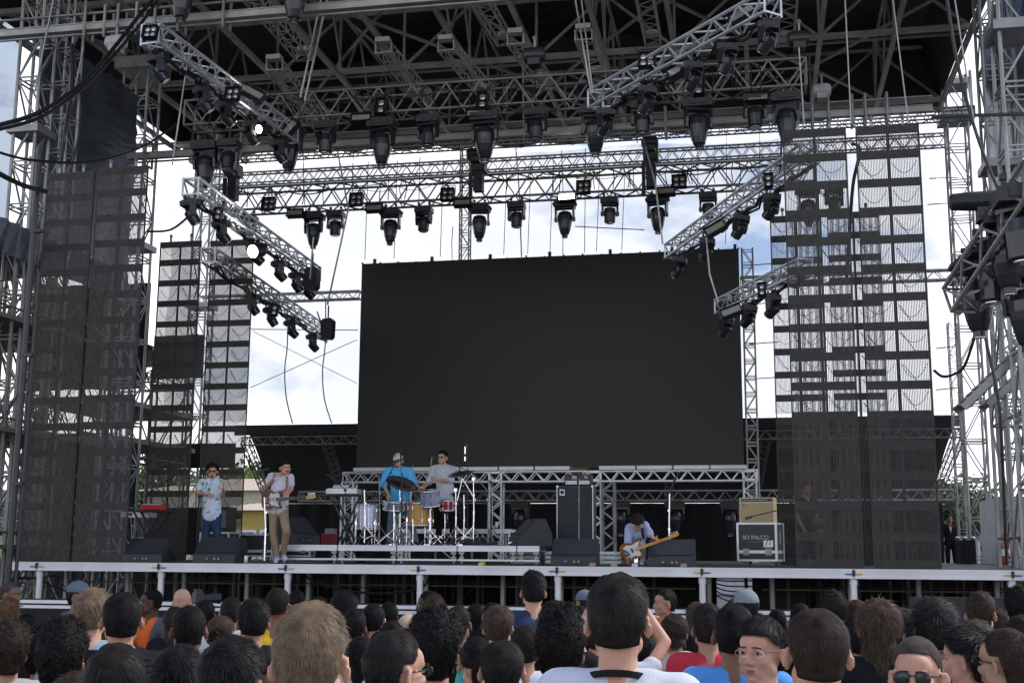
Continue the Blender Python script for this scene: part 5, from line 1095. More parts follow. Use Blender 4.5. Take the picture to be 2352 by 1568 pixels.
CR = [
 (20, 1374, 44, 'long', 'ombre', 'tan', BLK, 'woman with long brown hair fading to blond at the left edge'),
 (213, 1356, 72, 'short2', 'lbrown', 'light', (.35, .45, .52), 'young man with light brown tousled hair and pale denim collar'),
 (283, 1363, 80, 'short', 'black', 'tan', BLK, 'man with short black hair and black T-shirt right of the light brown haired man'),
 (332, 1420, 32, 'pony', 'soft', 'tan', BLK, 'small dark ponytail head squeezed between the black T-shirt man and the orange vest'),
 (402, 1397, 46, 'long', 'dbrown', 'tan', BLK, 'woman with long straight brown hair left of the green shirt man'),
 (436, 1393, 70, 'short3', 'black', 'brown', (.03, .36, .20), 'man with cropped black hair and a bright green shirt'),
 (470, 1378, 46, 'short3', 'black', 'brown', BLK, 'dark haired head just behind the green shirt man'),
 (508, 1414, 56, 'bun', 'brown', 'light', (.75, .15, .16), 'woman with brown hair in a loose bun and pink top'),
 (532, 1371, 48, 'short', 'soft', 'tan', WHT, 'man with short dark hair and white shirt above the bun'),
 (583, 1380, 64, 'short2', 'black', 'tan', BLK, 'man with thick black hair and bare nape left of the yellow shirt'),
 (24, 1436, 84, 'curly', 'dbrown', 'tan', (.5, .5, .48), 'dark curly head second row at the left edge'),
 (102, 1443, 74, 'curly2', 'black', 'tan', (.75, .22, .20), 'black curly head over a coral shirt, partly behind the bigger one'),
 (147, 1435, 106, 'curly', 'black', 'tan', (.8, .25, .24), 'big black curly head in the left front, topmost row of curls'),
 (8, 1470, 72, 'curly2', 'dbrown', 'tan', (.45, .5, .6), 'brown curly head at the bottom left corner'),
 (232, 1440, 58, 'longw', 'dbrown', 'tan', BLK, 'woman with wavy dark hair below the light brown haired man'),
 (268, 1486, 112, 'long', 'soft', 'light', BLK, 'woman with parted dark hair in the front left, seen from above'),
 (175, 1548, 92, 'messy', 'dbrown', 'tan', BLK, 'messy brown hair cut by the bottom edge at left'),
 (412, 1490, 104, 'messy', 'black', 'tan', BLK, 'straight messy black hair in front of the green shirt'),
 (533, 1474, 128, 'short2', 'black', 'tan', BLK, 'large thick black head left of the big light brown one'),
 (566, 1553, 70, 'messy', 'brown', 'tan', BLK, 'brown hair top at the bottom edge left of the big light brown head'),
 (639, 1350, 54, 'buzz', 'soft', 'brown', (.80, .50, .03), 'man with shaved dark hair and yellow shirt'),
 (682, 1357, 38, 'short3', 'black', 'brown', BLK, 'dark head right behind the yellow shirt man'),
 (730, 1371, 46, 'short', 'black', 'tan', BLK, 'dark head showing over the big light brown one'),
 (792, 1360, 50, 'messy', 'black', 'tan', BLK, 'tousled black head against the dark space under the stage'),
 (815, 1402, 50, 'short2', 'black', 'tan', BLK, 'dark head with right ear showing, beside the big light brown one'),
 (858, 1386, 50, 'short3', 'black', 'light', (.05, .06, .09), 'neat black head with pale nape left of the long haired woman'),
 (893, 1385, 38, 'long', 'black', 'tan', BLK, 'woman with long black hair left of the beige cap'),
 (900, 1433, 52, 'short2', 'black', 'tan', BLK, 'dark head below the beige cap'),
 (830, 1465, 56, 'long', 'black', 'tan', WHT, 'long dark hair just right of the big light brown head'),
 (870, 1452, 46, 'short', 'black', 'tan', WHT, 'black head over a white shirt, behind the man with side glasses'),
 (850, 1509, 48, 'pony', 'black', 'light', BLK, 'dark tied hair at the bottom edge left of the man with side glasses'),
 (997, 1374, 54, 'curly2', 'brown', 'tan', BLK, 'brown curly head in front of the orange vest guard'),
 (1053, 1392, 54, 'short3', 'soft', 'brown', BLK, 'close cropped head right of the tall black curls'),
 (1000, 1410, 112, 'curly', 'black', 'light', (.55, .55, .55), 'tall bush of black curls left of centre'),
 (1092, 1392, 44, 'longw', 'black', 'tan', (.3, .3, .33), 'dark haired woman beside the brown haired man with teal collar'),
 (1130, 1384, 38, 'short3', 'black', 'tan', BLK, 'dark head above the teal collar man'),
 (1145, 1396, 60, 'short2', 'brown', 'light', (.10, .50, .46), 'man with thinning brown hair and teal collar'),
 (1096, 1466, 74, 'pony', 'black', 'light', (.5, .04, .05), 'woman with tied black hair and red plaid top'),
 (1154, 1470, 92, 'short', 'soft', 'light', GRY, 'man with short fine hair and pale nape at the bottom, right of the tied hair'),
 (1225, 1312, 50, 'quiff', 'black', 'light', NAVY, 'tall man with pointed black hair and navy T-shirt'),
 (1276, 1387, 66, 'short2', 'black', 'tan', BLK, 'dark head between the navy T-shirt and the black curls'),
 (1206, 1440, 62, 'short3', 'soft', 'tan', WHT, 'man with thinning dark hair and white shirt below the navy T-shirt'),
 (1289, 1410, 106, 'curly2', 'black', 'tan', (.5, .5, .5), 'round black curly head left of the tall central man'),
 (1366, 1432, 44, 'messy', 'dbrown', 'light', (.05, .06, .08), 'brown haired head peeping out left of the central man'),
 (1418, 1320, 128, 'tall', 'soft', 'light', WHT, 'tall central man with thick dark hair and a white shirt with black collar'),
 (1478, 1456, 50, 'short2', 'soft', 'tan', BLK, 'dark head peeping out right of the central man'),
 (1548, 1413, 56, 'bob', 'dbrown', 'light', (.70, .60, .50), 'woman with brown bobbed hair and cream top'),
 (1600, 1386, 46, 'long', 'brown', 'light', BLK, 'woman with long brown hair behind the red hooded shoulder'),
 (1625, 1395, 64, 'short2', 'soft', 'tan', (.62, .05, .07), 'man with dark hair and red hooded top'),
 (1690, 1376, 46, 'long', 'dbrown', 'tan', BLK, 'dark straight hair in front of the grey cap at right'),
 (1685, 1390, 88, 'short', 'black', 'brown', (.12, .36, .75), 'man with rounded black hair and bright blue shirt'),
 (1785, 1400, 40, 'short', 'black', 'tan', BLK, 'small dark head left of the big cropped head'),
 (1838, 1388, 44, 'short3', 'black', 'brown', BLK, 'dark head showing above the big cropped head'),
 (1875, 1398, 134, 'short', 'dbrown', 'light', (.28, .28, .30), 'big man with cropped brown hair and pink ear at right'),
 (1913, 1365, 54, 'curly', 'soft', 'tan', BLK, 'curly dark head standing high at right of the big cropped one'),
 (1967, 1380, 46, 'long', 'red', 'light', BLK, 'woman with auburn hair in profile behind the brown curls'),
 (2016, 1386, 90, 'longw', 'brown', 'light', BLK, 'woman with a big mass of brown wavy curls at right'),
 (1972, 1416, 68, 'short2', 'black', 'tan', WHT, 'black head in front of the brown wavy curls'),
 (1958, 1482, 58, 'long', 'black', 'tan', BLK, 'long straight black hair right of the big cropped head'),
 (2024, 1465, 78, 'curly2', 'black', 'tan', WHT, 'compact black curls left of the man in aviator glasses'),
 (2072, 1402, 52, 'longw', 'dbrown', 'tan', BLK, 'dark wavy hair right of the brown wavy curls'),
 (2143, 1377, 82, 'messy', 'soft', 'tan', BLK, 'dark tousled head with left ear at right, before the dark board'),
 (2250, 1366, 58, 'short2', 'dbrown', 'light', (.03, .03, .03), 'brown haired man in a dark hooded top at right'),
 (2285, 1400, 52, 'bob', 'dbrown', 'tan', BLK, 'brown hair over a dark top just right of the hooded man'),
 (2240, 1431, 72, 'short2', 'brown', 'tan', BLK, 'brown head above the black messy hair at right'),
 (2340, 1352, 60, 'curly', 'black', 'tan', BLK, 'black curly head at the right edge'),
 (2345, 1420, 60, 'short2', 'soft', 'tan', BLK, 'dark head at the right edge below the curly one'),
 (745, 1420, 46, 'short', 'black', 'tan', BLK, 'dark head wholly behind the big light brown one'),
 (1330, 1392, 40, 'short3', 'black', 'tan', BLK, 'dark head behind the raised wrist with the watch'),
 (1740, 1408, 46, 'messy', 'dbrown', 'tan', BLK, 'dark hair behind the young man in glasses'),
 (2100, 1424, 46, 'short', 'black', 'tan', BLK, 'dark head above the aviator glasses man'),
 (60, 1410, 40, 'short3', 'black', 'tan', BLK, 'small black head behind the curly heads at left'),
 (1150, 1445, 44, 'long', 'black', 'tan', BLK, 'dark hair behind the man with fine short hair'),
 (950, 1442, 44, 'short', 'black', 'tan', BLK, 'dark head left of the tall black curls, low'),
 (716, 1390, 158, 'tall', 'lbrown', 'light', (.5, .5, .5), 'big light brown head with pink ears, nearest of all'),
 (605, 1560, 110, 'messy', 'brown', 'light', BLK, 'brown fringe of hair at the bottom edge before the big light brown head'),
]
for c in CR: crowd(*c)
# black collar of the central man
ct = [o for o in D.objects if o.get('label', '').startswith('tall central man')][0]; b = MB(); P_ = [V((.083 * math.sin(a), -.010 + .080 * math.cos(a), 1.462 - .022 * math.cos(a))) for a in [2 * PI * i / 24 for i in range(25)]]
for i in range(24): b.bar(P_[i], P_[i + 1], .010, .020)
lpart('collar', b.mesh('collar', cloth((.02, .02, .02))), ct)
# people seen in profile or turned
crowd(912, 1453, 118, 'short', 'soft', 'light', GRY, 'man in profile looking right with dark glasses on', body='right', glasses=SHADES, face=True)
crowd(2222, 1437, 98, 'messy', 'black', 'light', (.75, .12, .16), 'man with messy black hair in profile and coral shirt', body='left', face=True)
crowd(2305, 1448, 98, 'short', 'dbrown', 'tan', BLK, 'man in profile with black framed glasses at the right edge', body='left', glasses=SHADES, face=True)
crowd(1747, 1422, 102, 'fringe', 'soft', 'light', (.12, .36, .75), 'young man in thin framed glasses turned to face the camera', body='turned', glasses=SPECS, face=True, yaw=.2)
crowd(2108, 1466, 108, 'buzz', 'shave', 'light', BLK, 'shaven headed man in aviator sunglasses facing the camera', body='turned', glasses=AVIA, face=True, yaw=.35)
crowd(22, 1336, 38, 'buzz', 'grey', 'brown', (.05, .065, .09), 'grey haired guard in dark blue uniform at the left edge', body='right', yaw=-.5, face=True, group='guards and crew before the stage')
t, J = crowd(180, 1338, 40, 'short3', 'soft', 'brown', GRY, 'guard in grey cap and grey uniform holding his face', body='right', yaw=-.55, cap=True, capc=(.15, .18, .22), face=True, group='guards and crew before the stage')
G1 = crowd(352, 1353, 38, 'buzz', 'black', 'dark', ORG, 'steward in orange vest with crossed arms left of the bald cameraman', body='guardf', yaw=2.5, face=True, group='guards and crew before the stage')
t_cam, J = crowd(421, 1351, 39, None, 'black', 'light', GRY, 'bald man holding a camera to his eye', body='cam', group='guards and crew before the stage')
G2 = crowd(987, 1358, 40, 'short3', 'black', 'dark', ORG, 'steward in orange vest behind the brown curls', body='guardf', yaw=2.2, face=True, group='guards and crew before the stage')
G3 = crowd(1529, 1354, 40, 'short3', 'soft', 'tan', ORG, 'steward in orange vest and white collar looking left near centre right', body='guardf', yaw=2.55, face=True, group='guards and crew before the stage')
G4 = crowd(192, 1408, 30, 'short3', 'black', 'brown', ORG, 'steward in orange vest mostly hidden beside the grey uniform', body='a', group='guards and crew before the stage')
crowd(1342, 1358, 36, 'short3', 'soft', 'tan', GRY, 'person in grey cap beyond the raised wrist', body='left2', cap=True, capc=(.15, .18, .22), face=True, group='guards and crew before the stage')
crowd(1712, 1358, 48, 'short3', 'soft', 'light', GRY, 'person in light grey cap at right', body='left2', cap=True, capc=(.24, .26, .29), face=True, group='guards and crew before the stage')
crowd(938, 1416, 46, 'short3', 'soft', 'light', BLK, 'person in a beige cap left of the tall curls', cap=True, capc=(.55, .40, .29))
tp, JP = crowd(1418, 1420, 60, 'short', 'black', 'light', WHT, 'person raising both arms to take a picture, wrist with a watch', body='photo')
# watch
b = MB(); w0 = JP['wrL'] - V((0, 0, .03)); ax = (JP['wrL'] - JP['elL']).normalized(); b.lathe([(.029, -.012), (.034, -.012), (.034, .012), (.029, .012)], w0, ax.to_track_quat('Z', 'Y').to_matrix(), 18); o = lpart('watch_strap', b.mesh('watch_strap', M_CHROME), tp)
b = MB(); b.cyl(w0 + V((0, -.03, 0)), w0 + V((0, -.044, 0)), .023, n=18); lpart('watch_face', b.mesh('watch_face', M_WHITE), tp)
# camera held by the bald man
p = at(455, 1374, d=depth(t_cam.location) - .1); t = thing('photo_camera', p, 'black photo camera with long lens held by the bald man', 'camera', None, (0, 0, -.9)); b = MB(); b.box((0, 0, 0), (.14, .07, .10)); b.box((0, 0, .06), (.06, .06, .04)); lpart('body', b.mesh('body', M_BLACK), t); b = MB(); b.cyl((0, .03, 0), (0, .17, 0), .036, .042, 16); b.cyl((0, .17, 0), (0, .19, 0), .046, n=16); lpart('lens', b.mesh('lens', M_BLACKG), t)
# straw hat wearer
t, J = crowd(2200, 1524, 80, 'short', 'soft', 'tan', (.5, .1, .1), 'person in a woven straw hat at the bottom right')
M_STRAW = mat('straw', (.55, .42, .22), .8, 0, .3, 25)
b = MB()
for k in range(9):
    el = PI / 2 - .18 * k - .08
    for i in range(26):
        a0 = 2 * PI * i / 26 + k * .1; pts = []
        for q in range(4):
            az = a0 + q * .085; e2 = el - .075 * (q % 3) * (1 if (i + k) % 2 else -1); d = V((math.sin(az) * math.cos(e2), math.cos(az) * math.cos(e2), math.sin(e2))); pts.append(HC + V((0, 0, .01)) + d * (skull_r(d) + .026))
        b.tube(pts, .0048, 5)
o = lpart('straw_hat', b.mesh('straw_hat', M_STRAW), t); o.matrix_basis = Matrix.Translation(J['head']) @ J['R'].to_4x4()
# ================================================================== PERFORMERS (unique poses)
def performer(Y, jp, label, skin='light', shirt=(.6, .6, .6), pants=(.03, .04, .08), hair='short2', hc='soft', head_rot=(0, 0, 0), sleeve=.55, hem=.12, foot=(.6, .6, .62), shirt_mat=None, floor=DZ, s=1.0, hands=None, sw=.012, **kw):
    """jp: joint -> (px, py, dy). Z from the picture, y = Y + dy"""
    J = {k: at(v[0], v[1], Y=Y + v[2]) for k, v in jp.items()}
    Rz, Rx, Ry = head_rot; J['R'] = Matrix.Rotation(Rz, 3, 'Z') @ Matrix.Rotation(Rx, 3, 'X') @ Matrix.Rotation(Ry, 3, 'Y')
    for k in 'LR':
        if 'toe' + k not in J: J['toe' + k] = J['an' + k] + V((0, -.15, -.05))
        J['an' + k].z = max(J['an' + k].z, floor + .07); J['toe' + k].z = max(J['toe' + k].z, floor + .035)
    J['hem'] = hem
    if hands:
        for k, v in hands.items(): J['hand' + k] = v
    base = (J['anL'] + J['anR']) / 2; base = V((base.x, base.y, floor))
    for k, v in list(J.items()):
        if isinstance(v, Vector): J[k] = v - base
    t = thing('person', base, label, 'person', None); sm_ = shirt_mat or cloth(shirt)
    o = lpart('body', remesh(body_shapes(MB(), J, 'skin', s), 'body', SKIN[skin], .0075, 2), t)
    lpart('shirt', wrinkle(remesh(body_shapes(MB(), J, 'shirt', s, sleeve, sw), 'shirt', sm_, .010, 2), .012, 8, 3), t)
    lpart('trousers', wrinkle(remesh(body_shapes(MB(), J, 'trousers', s, infl=.005), 'trousers', cloth(pants), .012, 2), .008, 9, 5), t)
    for k in 'LR':
        b = MB(); a = J['an' + k] + V((0, .02, -.025)); tt = J['toe' + k]; b.cap(a, tt, .048 * s, .042 * s); d = (tt - a).normalized(); b.cap(a + V((0, 0, -.015)), tt + V((0, 0, -.005)), .045 * s, .045 * s); lpart('shoe', remesh(b, 'shoe', cloth(foot, 'shoe'), .009, 2), t)
    dress_head(t, J, s, hair, hc, face=kw.pop('face', True), **kw); return t, J, base
def Z1(x, y, d=0): return (x / 4, 999.4 + y / 4, d)
def Z2(x, y, d=0): return (588 + x / 4, 999.4 + y / 4, d)
def Z3(x, y, d=0): return (1176 + x / 4, 999.4 + y / 4, d)
# shirt with scattered green leaves / dark birds
def print_mat(name, base, ink, scale, lo, hi):
    m = mat(name, base, .85, 0, .05, 4, .2, 120, spec=.15); n = m.node_tree.nodes; l = m.node_tree.links; b = n['Principled BSDF']
    tcn = n.new('ShaderNodeTexCoord'); v = n.new('ShaderNodeTexVoronoi'); v.inputs['Scale'].default_value = scale; no = n.new('ShaderNodeTexNoise'); no.inputs['Scale'].default_value = scale * 2.2
    ad = n.new('ShaderNodeMixRGB'); ad.inputs[0].default_value = .12; r = n.new('ShaderNodeValToRGB'); mx_ = n.new('ShaderNodeMixRGB')
    l.new(tcn.outputs['Object'], ad.inputs[1]); l.new(tcn.outputs['Object'], no.inputs[0]); l.new(no.outputs['Color'], ad.inputs[2]); l.new(ad.outputs[0], v.inputs['Vector'])
    l.new(v.outputs['Distance'], r.inputs[0]); r.color_ramp.elements[0].position = lo; r.color_ramp.elements[0].color = (1, 1, 1, 1); r.color_ramp.elements[1].position = hi; r.color_ramp.elements[1].color = (0, 0, 0, 1)
    mx_.inputs[1].default_value = (*base, 1); mx_.inputs[2].default_value = (*ink, 1); l.new(r.outputs[0], mx_.inputs[0]); l.new(mx_.outputs[0], b.inputs['Base Color']); return m
M_LEAFSHIRT = print_mat('shirt_leaf_print', (.72, .78, .90), (.10, .30, .16), 13, .30, .38)
M_BIRDSHIRT = print_mat('shirt_bird_print', (.10, .48, .80), (.03, .07, .16), 9, .13, .18)
Y0 = 20.7
singer, JS, bS = performer(Y0, dict(head=Z1(1952, 330, -.02), neck=Z1(1950, 400), shR=Z1(1856, 432), shL=Z1(2018, 432), elR=Z1(1812, 528, -.06), wrR=Z1(1920, 545, -.26), elL=Z1(2052, 560, 0), wrL=Z1(2050, 482, -.22),
    hipR=Z1(1905, 745), hipL=Z1(1985, 745), knR=Z1(1888, 950, -.03), knL=Z1(1995, 950, 0), anR=Z1(1895, 1140, .05), anL=Z1(2000, 1140, .05)), 'singer in leaf print shirt, sunglasses and jeans behind the left floor monitor',
    shirt_mat=M_LEAFSHIRT, pants=(.035, .06, .12), hair='messy', hc='dbrown', head_rot=(.45, .08, 0), hem=.0, hands=dict(R=((1, -.2, -.15), (0, -1, 0), 1.2), L=((0, -.1, 1), (-1, 0, 0), 1.1)), glasses=SHADES, beard=True, foot=(.05, .05, .05), sw=.02)
Y1_ = 20.1
guitar_p, JG, bG = performer(Y1_, dict(head=Z2(272, 300, -.08), neck=Z2(240, 360), shR=Z2(140, 378), shL=Z2(312, 392), elR=Z2(88, 485, -.02), wrR=Z2(160, 398, -.2), elL=Z2(325, 492, -.03), wrL=Z2(292, 540, -.26),
    hipR=Z2(160, 665), hipL=Z2(245, 665), knR=Z2(160, 890, -.05), knL=Z2(278, 880, -.12), anR=Z2(185, 1110), anL=Z2(250, 1095, .12), toeR=Z2(180, 1160, -.12), toeL=Z2(268, 1130, -.02)), 'guitarist with moustache, white T-shirt and khaki trousers looking right',
    shirt=(.70, .68, .76), pants=(.33, .245, .16), hair='fringe', hc='soft', head_rot=(.75, .08, .05), hem=.03, hands=dict(R=((.1, -.1, 1), (1, 0, 0), 1.4), L=((-.4, -.3, .6), (0, -1, 0), 1.0)), stache=True, foot=(.55, .58, .70), sw=.018)
Y2_ = 22.3; RZ_ = at(900, 1252, Y=Y2_).z
drum1, JD1, bD1 = performer(Y2_, dict(head=Z2(1305, 235, -.05), neck=Z2(1312, 300), shR=Z2(1215, 330), shL=Z2(1408, 330), elR=Z2(1172, 450, -.06), wrR=Z2(1218, 545, -.25), elL=Z2(1455, 440, -.06), wrL=Z2(1500, 475, -.28),
    hipR=Z2(1270, 620), hipL=Z2(1370, 620), knR=Z2(1238, 820, -.04), knL=Z2(1430, 830, 0), anR=Z2(1228, 990), anL=Z2(1470, 995)), 'drummer in bright blue patterned shirt and cap playing the drum kit',
    shirt_mat=M_BIRDSHIRT, pants=(.20, .26, .34), hair='short3', hc='soft', head_rot=(-.15, .18, 0), sleeve=1.0, hem=.10, hands=dict(R=((.2, -.6, -.6), (0, 0, -1), 1.2), L=((.5, -.6, .2), (0, 0, -1), 1.3)), glasses=SHADES, cap=True, capc=(.55, .53, .5), beard=True, floor=RZ_, foot=(.06, .06, .06), sw=.028)
b = MB(); b.box((0, 0, 0), (.05, .012, .035)); o = lpart('cap_patch', b.mesh('cap_patch', cloth((.45, .22, .05))), drum1); o.location = JD1['head'] + V((-.03, -.10, .09))
drum2, JD2, bD2 = performer(Y2_ + .1, dict(head=Z2(1714, 205, -.05), neck=Z2(1716, 272), shR=Z2(1635, 310), shL=Z2(1800, 312), elR=Z2(1590, 432, -.04), wrR=Z2(1545, 478, -.28), elL=Z2(1792, 415, -.06), wrL=Z2(1655, 412, -.3),
    hipR=Z2(1700, 560), hipL=Z2(1792, 560), knR=Z2(1684, 790, -.03), knL=Z2(1805, 790, 0), anR=Z2(1678, 990), anL=Z2(1812, 990)), 'drummer in pale grey shirt and sunglasses beating a raised stick, right one of the two',
    shirt=(.55, .55, .58), pants=(.012, .012, .013), hair='fringe', hc='soft', head_rot=(-.25, .02, 0), sleeve=1.1, hem=.02, hands=dict(R=((-.6, -.5, -.3), (0, 0, -1), 1.3), L=((-.8, -.2, .3), (0, -.5, 1), 1.3)), glasses=SHADES, floor=RZ_, foot=(.03, .03, .03), sw=.02)
Y3_ = 20.0
bass_p, JB, bB = performer(Y3_, dict(head=Z3(1152, 800, -.28), neck=Z3(1150, 850, -.12), shR=Z3(1080, 850, -.1), shL=Z3(1222, 830, -.06), elR=Z3(1068, 980, -.22), wrR=Z3(1058, 1105, -.28), elL=Z3(1262, 895, -.18), wrL=Z3(1300, 945, -.3),
    hipR=Z3(1070, 1050, .22), hipL=Z3(1165, 1050, .22), knR=Z3(1105, 1130, -.2), knL=Z3(1205, 1010, -.22), anR=Z3(1130, 1170, .22), anL=Z3(1205, 1155, -.18)), 'bassist in light blue shirt crouching and reaching down to the stage floor',
    shirt=(.42, .47, .66), pants=(.50, .55, .72), hair='messy', hc='soft', head_rot=(.12, 1.0, 0), sleeve=1.25, hem=.02, hands=dict(R=((0, -.2, -1), (1, 0, 0), .6), L=((.4, -.3, -.2), (0, -1, 0), 1.0)), foot=(.5, .5, .55), sw=.022, s=.97)
# crew: man in black suit, person behind the right curtains, others
p_ = at(2182, 1183, Y=37.5)
def suit_man(px, top, Y, label, shirtc, hc='soft', skin='brown', face=True, yaw=PI):
    P = at(px, top, Y=Y); floor = P.z - 1.75; t = thing('person', (P.x, Y, floor), label, 'person', None, (0, 0, yaw)); b_, sh, tr, J = BODY['a']
    o = lpart('body', b_, t); setm(o, [SKIN[skin]]); o = lpart('shirt', sh, t); setm(o, [cloth(shirtc)]); o = lpart('trousers', tr, t); setm(o, [cloth((.012, .012, .013))]); dress_head(t, J, 1.0, 'short3', hc, face=face); return t, J, floor
t, J, fl = suit_man(2180, 1183, 37.5, 'man in a black suit standing at the right rear of the stage', BLK, 'soft', 'brown')
b = MB(); b.prism([(-.035, 0), (.035, 0), (0, -.18)], .02, Matrix.Translation((0, .15, 1.42)) @ Matrix.Rotation(PI / 2, 4, 'X')); lpart('shirt_front', b.mesh('shirt_front', cloth(WHT)), t)
plat = MB().bx(4.6, 7.4, 36.3, 39.8, 1.0, fl); 
t2, J, f2 = suit_man(2274, 1216, 33.6, 'person in black half hidden behind the right lattice tower', BLK, 'black', 'light', yaw=PI - .6)
t3, J, f3 = suit_man(1850, 1108, 23, 'person with a small bag, colours darkened for shade, standing behind the right curtains', (.03, .025, .02), 'brown', 'brown', yaw=PI + .8)  # top, skin and bag darkened in colour for the dimness behind the curtains
b = MB(); b.ell((0, 0, 0), (.15, .12, .10)); o = lpart('bag', b.mesh('bag', cloth((.09, .075, .015)), True), t3); o.location = (-.05, .2, 1.02)
t4, J, f4 = suit_man(1795, 1352, 33, 'person in a white shirt seen through the gap under the stage', WHT, 'soft', 'light', yaw=PI / 2)
t4.location.z = 0; o = plat.build('rear_platform', M_DECK); recentre(o, (6, 38, 1)); tag(o, kind='structure')
# black covered table
a = at(2200, 1240, Y=30); b_ = at(2238, 1300, Y=30); t = thing('covered_table', ((a.x + b_.x) / 2, 30, DZ), 'table under a black cloth right of the man in the black suit', 'table')
mb = MB(); n = 40; W_ = b_.x - a.x; H_ = a.z - DZ; vs = []
for i in range(n):
    q = i / n * 4; sx, sy = [(-1 + 2 * (q % 1), -1), (1, -1 + 2 * (q % 1)), (1 - 2 * (q % 1), 1), (-1, 1 - 2 * (q % 1))][int(q)]; w_ = 1 + .04 * math.sin(i * 2.4); vs += [(sx * W_ / 2 * 1.05 * w_, sy * .35 * w_, .01), (sx * W_ / 2, sy * .33, H_)]
mb.add(vs, [(2 * i, 2 * ((i + 1) % n), 2 * ((i + 1) % n) + 1, 2 * i + 1) for i in range(n)] + [tuple(range(1, 2 * n, 2))]); lpart('tablecloth', mb.mesh('tablecloth', M_CLOTH), t)
mb = MB(); mb.box((0, 0, H_ - .02), (W_ * .9, .6, .03)); lpart('tabletop', mb.mesh('tabletop', M_STEEL), t)
mb = MB()
for k, x in enumerate((-.3, -.1, .15)): mb.lathe([(.03, 0), (.03, .1), (.012, .14), (.012, .17)], (x, 0, H_), n=8)
for k, x in enumerate((-.22, -.02, .2)):
    mb = MB(); mb.lathe([(.035, 0), (.05, .05), (.05, .08), (.03, .08)], (0, 0, 0), n=10); o = mb.build('bowl', M_CHROME); o.location = (t.location.x + x * .8, 30, DZ + H_ + .003); tag(o, 'shiny small bowl on the black covered table, ' + ['left', 'middle', 'right'][k] + ' one', 'bowl', 'bowls on the black table')
# fire extinguishers
for k, (px, py) in enumerate([(2302, 1262), (2312, 1268)]):
    p = at(px, 1300, Y=28 + k * .3); t = thing('fire_extinguisher', (p.x, p.y, DZ), 'red fire extinguisher on the right end of the stage, ' + ['left' , 'right'][k] + ' one', 'extinguisher', 'extinguishers')
    mb = MB(); mb.lathe([(.08, 0), (.085, .02), (.085, .42), (.06, .49), (.025, .52), (.025, .56)], n=16); lpart('cylinder', mb.mesh('cylinder', mat('red_paint', (.5, .02, .02), .3), True), t)
    mb = MB(); mb.box((0, -.03, .58), (.03, .12, .03)); mb.box((0, -.02, .62), (.025, .10, .015)); mb.tube(smooth_path([(.02, 0, .56), (.12, 0, .5), (.12, 0, .3), (.1, 0, .15)], 5), .012, 6); lpart('valve', mb.mesh('valve', M_BLACK), t)
    mb = MB(); mb.lathe([(.0865, .2), (.0865, .34)], n=16); lpart('label', mb.mesh('label', M_WHITE), t)

# ================================================================== DRUM RISER
RY = 20.4
riser = thing('drum_riser', (-5.8, RY, DZ), 'low stage riser with white aluminium edges under the drums', 'riser')
xs_ = [at(x, 1265, Y=RY).x for x in (641, 775, 911, 1050, 1187, 1240)]; rt = RZ_ - .002; 
for i in range(5):
    x0, x1 = xs_[i] + .01, xs_[i + 1] - .01
    mb = MB(); mb.bx(x0, x1, RY + .03, 23.4, rt - .05, rt); mb.build('deck_board', M_DECK, riser)
    mb = MB(); mb.bx(x0, x1, RY, RY + .03, rt - .10, rt - .003); mb.bx(x0, x1, RY - .012, RY, rt - .10, rt - .075); mb.bx(x0, x1, RY - .012, RY, rt - .03, rt - .003); mb.build('upper_edge', M_WHITE, riser)
    mb = MB(); mb.bx(x0, x1, RY, RY + .04, DZ + .055, DZ + .085); mb.build('lower_rail', M_WHITE, riser)
    for x in (x0 + .06, x1 - .06):
        mb = MB(); mb.cyl((x, RY + .06, DZ), (x, RY + .06, rt - .1), .024, n=8); mb.box((x, RY + .05, rt - .125), (.09, .06, .04)); mb.box((x, RY + .05, DZ + .11), (.08, .05, .03)); mb.build('foot', M_STEEL, riser)
for px in (1290, 1380, 1400):      # stacked boards right of the riser
    pass
a = at(1243, 1268, Y=21.2)
for k, (p0, p1, Y, top, lb) in enumerate([(1172, 1240, 21.4, 1266, 'stack of spare riser boards right of the drum riser'), (1368, 1412, 21.0, 1268, 'short stack of spare riser boards between the two right floor monitors'), (1252, 1268, 21.2, 1270, 'narrow end of spare riser boards left of the bass cabinet')]):
    x0 = at(p0, top, Y=Y).x; x1 = at(p1, top, Y=Y).x; t = thing('board_stack', ((x0 + x1) / 2, Y, DZ), lb, 'board stack', 'spare riser boards'); W_ = x1 - x0
    for q in range(3):
        mb = MB(); mb.box((0, .5, .02 + q * .075 + .028), (W_, 1.0, .055)); mb.box((0, -.005, .02 + q * .075 + .028), (W_, .012, .02)); lpart('board', mb.mesh('board', M_WHITE), t)

